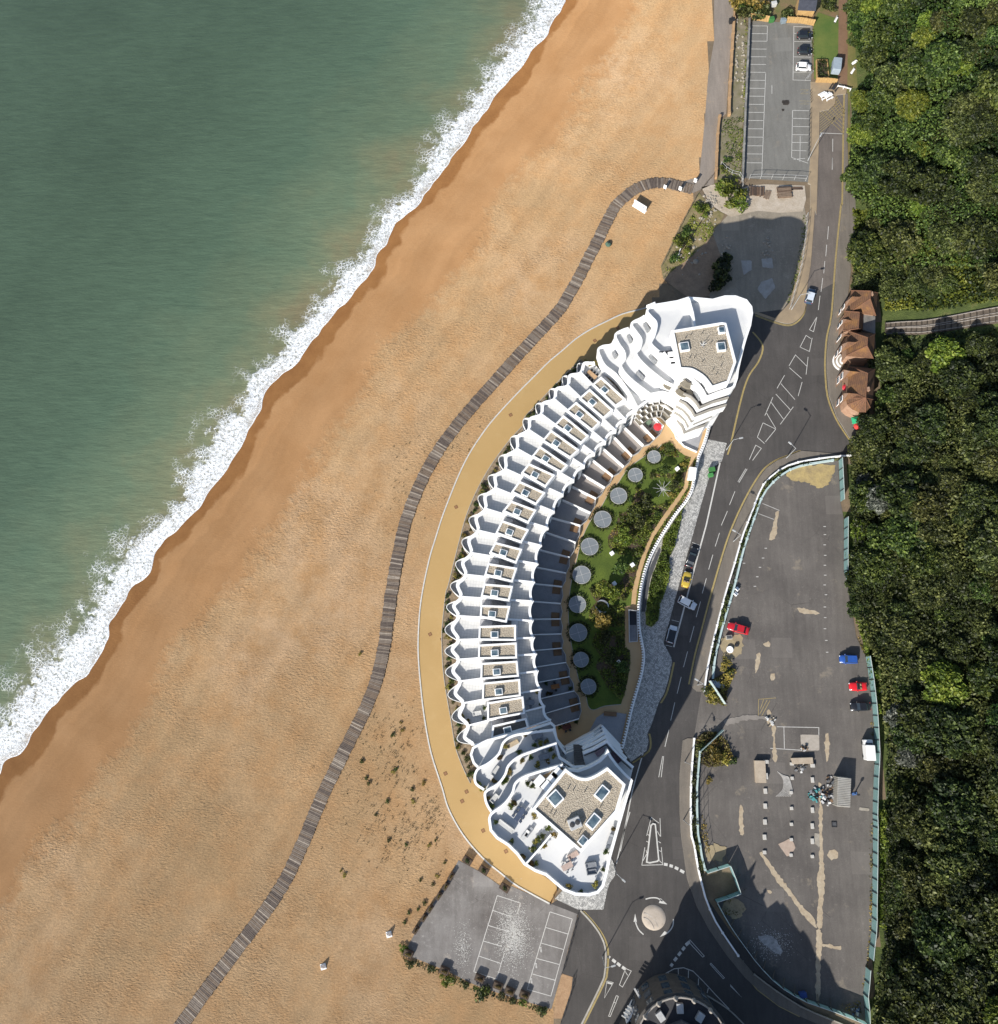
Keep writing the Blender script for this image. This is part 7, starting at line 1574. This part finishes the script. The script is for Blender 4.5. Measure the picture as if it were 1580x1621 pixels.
w = G(T('k', "1375 962")[0], 1.5); o = empty('white_van', (w[0], w[1], .05), math.pi / 2, 'white box van parked against the turquoise hoarding', 'van'); MB().bbox((-.5, 0, .45), (3.0, 1.8, 2.0), 0, .1).build('body', PWHT, o); MB().bbox((1.45, 0, .45), (1.1, 1.7, 1.2), 0, .15).build('cab', PWHT, o); MB().box((1.15, 0, 1.5), (.5, 1.5, .5), 0, 0, .8).build('windscreen', CGLASS, o)
for fx in (-1.3, 1.3):
    for s in (-1, 1): MB().tube((fx, s * .75, .33), (fx, s * .95, .33), .33, .33, 14).build('wheel', TYRE, o)
heap('k', "1365 960", 10, .8, .5, [SCR[1], SCR[0]], 'grey fittings stacked behind the white van')
o = empty('manhole_frame', (*G(T('l', "1210 115")[0])[:2], .06), 0, 'square dark frame lying on the derelict plot', 'frame'); 
for k in range(4): MB().box((.45 * math.cos(k * 1.5708), .45 * math.sin(k * 1.5708), 0), (.12, 1.0, .12), k * 1.5708).build('side', DARKSTEEL, o)
MB().box((0, 0, .01), (.85, .85, .03)).build('cover', M('dark_cover', C(96, 98, 102), C(80, 82, 86), 2), o)
for p, lab in (("345 1435", 'square white planter near the crimson car'), ):
    w = G(T('j', p)[0], .5); o = empty('planter_box', (w[0], w[1], .05), .1, lab, 'planter'); MB().bbox((0, 0, 0), (1.3, .9, .7), 0, .05).build('box', KERB, o); MB().box((0, 0, .62), (1.0, .6, .1)).build('soil', M('dark_cover', (0, 0, 0)), o)
for s, lab in (("405 1080", 'white chair pair upper'), ("395 1115", 'white chair pair lower')):
    w = G(T('j', s)[0], .5); o = empty('garden_chair', (w[0], w[1], .05), .8, 'white garden chair beside the pale street barrier', 'chair', 'white garden chairs'); MB().bbox((0, 0, .4), (.8, .8, .08), 0, .03).build('seat', WHITE, o); MB().box((-.38, 0, .4), (.08, .8, .75)).build('backrest', WHITE, o)
    for a_ in (-.33, .33):
        for b_ in (-.33, .33): MB().box((a_, b_, 0), (.07, .07, .42)).build('leg', WHITE, o)
w = G(T('j', "350 1525")[0], .4); o = empty('wash_basin', (w[0], w[1], .05), 0, 'round white basin on sandy grit beside the street barrier', 'basin'); MB().lathe((0, 0, 0), [(.3, 0), (.7, .35), (.75, .5), (.62, .5), (.2, .25), (0, .22)], 18).build('bowl', WHITE, o, True); MB().tube((.9, .6, 0), (.9, .6, .8), .05, .05, 6).build('pipe', DARKSTEEL, o); MB().bbox((1.5, .9, 0), (.7, .6, .5), .2, .04).build('box', DARKSTEEL, o)
w = G(T('k', "262 480")[0], .8); o = empty('covered_dinghy', (w[0], w[1], .1), -.35, 'pale covered dinghy lying on the overgrown island', 'boat'); MB().lathe((0, 0, 0), [(.2, 0), (.75, .25), (.85, .5), (.5, .75), (0, .85)], 16).build('cover', M('pale_cover', C(206, 214, 220), C(186, 196, 204), 1), o, True).scale = (1.8, .85, .9)
ISL = [T('k', "225 440 380 360 400 380 330 530 320 640 260 620 160 560 175 500"), T('k', "95 880 160 830 250 830 330 900 370 1000 330 1070 200 1090 130 1060 130 980")]
for j, pl in enumerate(ISL):
    slab('planted_island', pl, 0, .18, SOILB, KERB)
    o = link('island_weeds', scatter_leaves('island_weeds', [W(pl, .2)], lambda x, y: .2, 24, .3, .8, (LEAF_Y, LEAF_R)[j], 140 + j, 1.2, .8)); stuff(tag(o, ('olive weeds filling the kerbed island at the plot entrance', 'autumn tinted weeds filling the kerbed island by the open gate')[j], 'weeds'))
for s, k, r_, lab in (("310 330", 3, 1.5, 'yellow bush at the top of the entrance island'), ("350 390", 4, 1.1, 'dark bush on the edge of the entrance island'), ("220 580", 3, 1.4, 'yellow bush by the white site gate'), ("180 520", 1, 1.2, 'olive bush at the tip of the entrance island'), ("200 890", 5, 1.5, 'brown bush under the turquoise gate'), ("250 980", 5, 1.9, 'orange brown bush in the middle of the autumn island'), ("300 1030", 3, 1.4, 'yellow bush at the lower edge of the autumn island'), ("150 930", 1, 1.2, 'olive bush by the kerb of the autumn island'), ("365 1040", 4, 1.3, 'dark bush just outside the autumn island'), ("195 1185", 3, .8, 'small yellow shrub on the plot asphalt')):
    shrub(k, G(T('k', s)[0], .5)[:2] + (.12,), r_, r_ * .8, 'island_bush', lab)
ed = [W(T('k', "1270 100 1300 130 1360 290 1350 300")), W(T('k', "1385 760 1410 760 1415 860 1380 850")), W(T('l', "1470 100 1500 100 1492 900 1440 1300 1410 1350 1470 900")), W(T('l', "400 800 460 880 560 1010 720 1200 860 1310 820 1290 700 1180 540 980")), W(T('l', "1250 1450 1400 1400 1430 1550 1330 1510")), W(T('l', "400 640 560 720 520 800 400 770")), W(T('l', "210 20 260 40 290 300 260 440 230 330"))]
o = link('plot_weeds', scatter_leaves('plot_weeds', ed, lambda x, y: .06, 12, .26, .45, LEAF_Y, 151, 1.6, .6)); stuff(tag(o, 'straggling weeds along the hoardings of the derelict plot', 'weeds'))

# ================================================================== SOUTH CAR PARK: planters, wall
PLB = M('dark_planter_brick', C(92, 74, 62), C(70, 56, 48), 2, bump=.4, obj=True)
def planter(p, label, k=5, rz=.5, s=1.0):
    w = G(T('n', p)[0], .7); o = empty('brick_planter', (w[0], w[1], .05), rz, label, 'planter', 'dark planters round the south car park'); MB().bbox((0, 0, 0), (1.9 * s, 1.2 * s, .95), 0, .06).build('box', PLB, o); MB().box((0, 0, .9), (1.6 * s, .95 * s, .08)).build('soil', SOILB, o)
    f = link('plants', SHRUBS[k], o); f.location = (0, 0, .85); f.scale = (.65 * s, .42 * s, .45)
for p in ("650 378", "770 450", "925 578"): planter(p, 'dark brick planter between the promenade kerb and the south car park', 4, -.55, 1.05)
for p in ("480 1188", "740 1245", "875 1300", "962 1340", "1070 1368", "215 1062"): planter(p, 'dark brick planter along the beach edge of the south car park', 5, -.35)
for p in ("270 890", "330 800", "375 735", "440 640", "490 570", "530 495"): planter(p, 'low dark planter with reddish plants on the west edge of the south car park', 5, 1.0, .75)
for s, k, r_ in (("500 1250", 2, 1.5), ("760 1340", 0, 1.9), ("230 1140", 1, 1.0), ("380 1180", 1, .9), ("180 1020", 2, 1.0), ("900 1370", 1, .8), ("1060 1430", 2, .9), ("1200 1480", 1, 1.2), ("640 1300", 1, .8), ("980 1410", 1, .8)):
    shrub(k, G(T('n', s)[0], .4)[:2] + (0.0,), r_, r_ * .7, 'edge_shrub', 'wild shrub on the shingle edge of the south car park', 'shrubs round the south car park')
ew = [W(T('n', "190 1040 250 1100 500 1200 700 1300 900 1370 1268 1480 1260 1510 880 1400 640 1320 420 1210 200 1130 160 1070"))]
o = link('edge_weeds', scatter_leaves('edge_weeds', ew, lambda x, y: .03, 16, .28, .5, LEAF_A, 161, 1.4, .55)); stuff(tag(o, 'weeds along the lower edge of the south car park', 'weeds'))
surface('sandy_strip', T('n', "1345 1210 1425 1235 1415 1330 1345 1540 1280 1540 1300 1400"), .045, M('sandy_strip', C(196, 160, 122), C(176, 140, 104), .8, bump=.4, bscale=4))

# ================================================================== ROOF-TERRACE FURNITURE OF THE CRESCENT
GREYF = M('grey_furniture', C(150, 154, 160), C(130, 134, 140), 2, obj=True); PALEF = M('pale_furniture', C(222, 222, 220), C(204, 204, 202), 2, obj=True); NAVF = M('navy_furniture', C(76, 90, 116), C(60, 72, 96), 2, obj=True); TEAK = M('teak', C(214, 178, 138), C(190, 152, 112), 2, obj=True)
def dining(tag_, p, z, rz, label, top, seat, L=2.2, n_=3):
    w = G(T(tag_, p)[0], z + .7); o = empty('dining_set', (w[0], w[1], z), rz, label, 'dining set'); MB().bbox((0, 0, .7), (L, .95, .07), 0, .02).build('table_top', top, o)
    for a_ in (-.42, .42):
        for b_ in (-.35, .35): MB().box((a_ * L, b_, 0), (.08, .08, .7)).build('leg', top, o)
    for i in range(n_):
        for s in (-1, 1):
            x = (i - (n_ - 1) / 2) * L / n_; MB().bbox((x, s * .78, .4), (.48, .48, .08), 0, .03).build('seat', seat, o); MB().box((x, s * 1.0, .42), (.48, .06, .45)).build('backrest', seat, o); MB().box((x, s * .78, 0), (.36, .36, .4)).build('chair_leg', seat, o)
def lounger(tag_, p, z, rz, label, mat):
    w = G(T(tag_, p)[0], z + .3); o = empty('sun_lounger', (w[0], w[1], z), rz, label, 'sun lounger'); MB().bbox((-.25, 0, .25), (1.45, .68, .12), 0, .03).build('mattress', mat, o); b = MB().bbox((0, 0, 0), (.6, .68, .12), 0, .03).build('backrest', mat, o); b.location = (.75, 0, .34); b.rotation_euler = (0, -.45, 0)
    for a_ in (-.8, .5):
        for s in (-.28, .28): MB().box((a_, s, 0), (.06, .06, .25)).build('leg', mat, o)
def sofa(tag_, p, z, rz, label, mat, L=2.0):
    w = G(T(tag_, p)[0], z + .4); o = empty('outdoor_sofa', (w[0], w[1], z), rz, label, 'sofa'); MB().bbox((0, 0, .1), (L, .85, .32), 0, .06).build('seat', mat, o); MB().bbox((0, .38, .1), (L, .2, .7), 0, .06).build('backrest', mat, o)
    for s in (-1, 1): MB().bbox((s * (L / 2 - .1), 0, .1), (.2, .85, .55), 0, .05).build('arm', mat, o)
POTM = M('terracotta_pot', C(120, 110, 104), C(96, 88, 84), 2, obj=True)
def pot(tag_, p, z, label, k=3, s=1.0):
    w = G(T(tag_, p)[0], z + .6); o = empty('potted_plant', (w[0], w[1], z), rnd.random() * 6, label, 'potted plant', 'potted plants on the terraces'); MB().lathe((0, 0, 0), [(0, 0), (.26 * s, 0), (.36 * s, .5 * s), (.3 * s, .5 * s), (.0, .42 * s)], 14).build('pot', POTM, o, True); f = link('plant', SHRUBS[k], o); f.location = (0, 0, .38 * s); f.scale = (.62 * s, .62 * s, .6 * s)
zt_ = 22.5
dining('d', "570 880", zt_, .95, 'navy dining set on the white top terrace of the south tower', NAVF, NAVF, 2.6, 3); sofa('d', "470 965", zt_, -.6, 'pale sofa facing the sea on the top terrace', PALEF, 3.2)
lounger('d', "610 1030", zt_, .9, 'white lounger on the tiled corner of the top terrace', PALEF); lounger('d', "640 1010", zt_, .9, 'grey lounger beside the white lounger', GREYF); dining('d', "920 1260", zt_, .5, 'pinkish dining set on the lower right of the top terrace', M('pink_teak', C(206, 184, 172), C(188, 166, 154), 2), PALEF, 2.0, 2)
sofa('d', "965 1180", zt_, .55, 'pink grey sofa near the penthouse corner', M('pink_teak', (0, 0, 0)), 2.0); sofa('d', "1095 1250", zt_, .2, 'grey sofa at the rounded end of the terrace', GREYF, 2.0); sofa('d', "1100 1300", zt_, 3.3, 'grey sofa facing another grey sofa', GREYF, 1.8); lounger('d', "1235 1065", zt_, 1.2, 'folded grey lounger by the street parapet', GREYF)
dining('d', "700 300", 16.5, .35, 'grey dining set on the shaded middle terrace', GREYF, GREYF, 2.2, 2); dining('d', "750 455", 19.5, .3, 'pale grey dining set on the terrace below the top', GREYF, PALEF, 2.0, 2); sofa('d', "520 360", 16.5, .5, 'beige sofa group in the sunlit bend of a middle terrace', M('beige_cushion', C(206, 188, 160), C(186, 168, 140), 2), 2.4); sofa('d', "395 560", 16.5, .9, 'pale sunbed at the seaward tip of a middle terrace', PALEF, 2.2); sofa('d', "385 760", 19.5, .9, 'white sunbed at the seaward tip of an upper terrace', PALEF, 1.8)
dining('p', "712 565", 10.52, -.75, 'teak dining set on the northern seaward terrace', TEAK, DARKSTEEL, 2.4, 3); dining('c', "925 868", 1.06, .2, 'orange brown dining set on a shaded garden patio', M('orange_teak', C(190, 128, 76), C(160, 104, 60), 2), DARKSTEEL, 1.8, 1); dining('c', "1010 1165", 1.06, .3, 'dark red dining set on the last shaded patio', M('dark_red_wood', C(110, 66, 60), C(90, 52, 48), 2), DARKSTEEL, 1.8, 2)
dining('a', "590 1065", 1.06, .7, 'green topped dining set on a northern patio', M('green_top', C(120, 140, 120), C(100, 120, 100), 2), DARKSTEEL, 1.4, 1); dining('c', "740 985", 10.52, .1, 'grey dining set on a garden side roof terrace', GREYF, GREYF, 1.6, 1); sofa('c', "350 1065", 10.52, .2, 'pale sofa set on a seaward roof terrace', PALEF, 1.8)
sofa('C', "790 620", 19.5, .6, 'mauve armchairs on the shaded deck of the south tower', M('mauve_fabric', C(176, 156, 162), C(156, 136, 144), 2), 1.8); sofa('C', "1010 690", 19.5, -.9, 'dark mauve sofa behind the tower corner', M('dark_mauve', C(110, 90, 100), C(90, 72, 82), 2), 2.2)
w = G(T('A', "275 1235")[0], 2.4); o = empty('red_parasol', (w[0], w[1], 1.06), .2, 'bright red parasol on a northern garden patio', 'parasol'); MB().tube((0, 0, 0), (0, 0, 2.2), .04, .04, 6).build('pole', PALEM, o); v_ = [(.95 * math.cos(i * .785), .95 * math.sin(i * .785), 1.95) for i in range(8)] + [(0, 0, 2.35)]; MB().add(v_, [(i, (i + 1) % 8, 8) for i in range(8)]).build('canopy', M('red_canvas', (.6, .03, .04), (.5, .02, .03), 2), o)
for s, z in (("395 935", zt_), ("512 1075", zt_), ("590 1185", zt_), ("665 1130", zt_), ("710 1060", zt_), ("740 1040", zt_), ("690 1080", zt_), ("785 985", zt_), ("825 1025", zt_), ("745 1115", zt_), ("660 1235", zt_), ("690 1240", zt_), ("935 1405", zt_), ("1020 1448", zt_), ("1130 1395", zt_), ("1185 1285", zt_), ("1205 1155", zt_), ("1265 990", zt_), ("530 790", zt_), ("510 815", zt_), ("680 890", zt_), ("665 672", zt_), ("630 652", zt_),
             ("455 640", 19.5), ("500 565", 19.5), ("470 620", 19.5), ("340 760", 19.5), ("365 820", 19.5), ("650 460", 19.5), ("705 515", 19.5), ("775 490", 19.5), ("820 450", 19.5), ("800 405", 19.5), ("585 485", 19.5), ("430 460", 16.5), ("270 650", 16.5), ("300 690", 16.5), ("380 635", 16.5), ("610 290", 16.5), ("565 418", 16.5), ("720 355", 16.5), ("765 340", 16.5), ("680 372", 16.5), ("460 380", 16.5)):
    pot('d', s, z, 'potted shrub on the white terraces of the south tower', rnd.choice((3, 3, 0, 2, 5)), rnd.uniform(.8, 1.15))
for s in ("245 1085", "280 1120", "405 1025", "400 1100", "290 1140", "820 1000", "785 905"): pot('c', s, 10.52, 'potted shrub on a roof terrace of the crescent', rnd.choice((0, 3, 5)), .8)
for s in ("860 845", "865 920", "895 920", "1035 880", "960 1170", "1080 1130"): pot('c', s, 1.06, 'potted shrub on a shaded ground floor patio', rnd.choice((4, 5, 0)), .8)
for s in ("690 465", "745 450"): pot('p', s, 10.52, 'potted shrub on the northern seaward terrace', 3, 1.0)

# ================================================================== ROUND CORNER BUILDING AT THE LOWER EDGE
ZB = 13.0; cp = G((1081, 1662), ZB); DST = M('sooty_stone', C(112, 106, 98), C(84, 80, 76), .8, bump=.3); DRF = M('dark_lead', C(74, 74, 78), C(58, 58, 62), .6)
cb = empty('round_corner_building', (cp[0], cp[1], 0), 0, 'dark stone corner building with a round turret, balustrade and roof plant', 'building')
def ring(r, n=48, a0=0, a1=6.2832): return [(r * math.cos(a0 + (a1 - a0) * i / n), r * math.sin(a0 + (a1 - a0) * i / n)) for i in range(n)]
MB().prism(ring(8.3), 0, ZB - 1.0).build('wall', DST, cb); MB().lathe((0, 0, ZB - 1.0), [(8.3, 0), (8.8, .1), (8.8, .35), (8.2, .4)], 48).build('cornice', DST, cb)
MB().sheet(ring(8.25), ZB - .95).build('roof', DRF, cb); MB().ribbon(ring(8.3), .22, .02, ZB - .65, ZB, closed=True).build('parapet', M('pale_coping', C(190, 182, 172), C(164, 156, 146), 1), cb)
for k in range(16):
    a_ = k * 6.2832 / 16 + .12; MB().lathe((8.2 * math.cos(a_), 8.2 * math.sin(a_), ZB), [(.42, 0), (.42, .25), (.3, .3), (.2, .6), (.34, .8), (.1, 1.1), (0, 1.15)], 12).build('urn', M('pale_coping', (0, 0, 0)), cb, True)
for k in range(14):
    a_ = k * 6.2832 / 14
    for zz in (1.2, 5.2, 9.0): MB().box((8.3 * math.cos(a_), 8.3 * math.sin(a_), zz), (.2, 1.5, 2.4), a_).build('window', GLASS, cb)
MB().prism(ring(4.5, 8), ZB - .95, ZB + 2.2).build('lantern', M('grey_lead', C(120, 120, 124), C(96, 96, 100), .8), cb); MB().lathe((0, 0, ZB + 2.2), [(4.8, 0), (3.0, 1.6), (.8, 2.8), (.0, 5.5)], 8).build('lantern_roof', DRF, cb)
for a_, r_ in ((2.2, 6.2), (1.6, 6.4), (1.0, 6.1), (2.8, 6.3)): MB().bbox((r_ * math.cos(a_), r_ * math.sin(a_), ZB - .95), (1.6, 1.2, .9), a_, .06).build('roof_plant', M('pale_metal', C(214, 214, 212)), cb)
# wings running south-west and south-east behind the turret, below the frame
for a_, L in ((-2.15, 40), (-.95, 24)):
    c_, s_ = math.cos(a_), math.sin(a_); w_ = 8.0
    base = [(c_ * 4 - s_ * w_ / 1, s_ * 4 + c_ * w_ / 1), (c_ * L - s_ * w_, s_ * L + c_ * w_), (c_ * L + s_ * w_, s_ * L - c_ * w_), (c_ * 4 + s_ * w_, s_ * 4 - c_ * w_)]
    MB().prism(base, 0, 14.5).build('wing', DST, cb)
    for f in (.35, .6, .85): MB().box((c_ * L * f, s_ * L * f, 14.5), (5, 15, 4.0), a_, 0, .35).build('gable', DRF, cb)
# white slatted stair on the street face
for k in range(7):
    p = G(T('m', f"{618 + 10 * k} {1392 + 14 * k}")[0], 5.0); MB().bbox((p[0] - cp[0], p[1] - cp[1], 4.4 - .1 * k), (.35, 3.6, .18), .55, .02).build('stair_tread', PALEM, cb)
for k in range(4):
    p = G(T('m', f"{588 - 14 * k} {1490 + 24 * k}")[0], 5.0); MB().bbox((p[0] - cp[0], p[1] - cp[1], 4.4), (3.4, .25, .18), -.5, .02).build('balcony_beam', PALEM, cb)
p0 = G(T('m', "625 1380")[0], 4.2); p1 = G(T('m', "520 1570")[0], 4.2); MB().ribbon([(p0[0] - cp[0], p0[1] - cp[1]), (p1[0] - cp[0], p1[1] - cp[1])], .15, .15, 0, 4.6).build('street_wall', WHITE, cb)
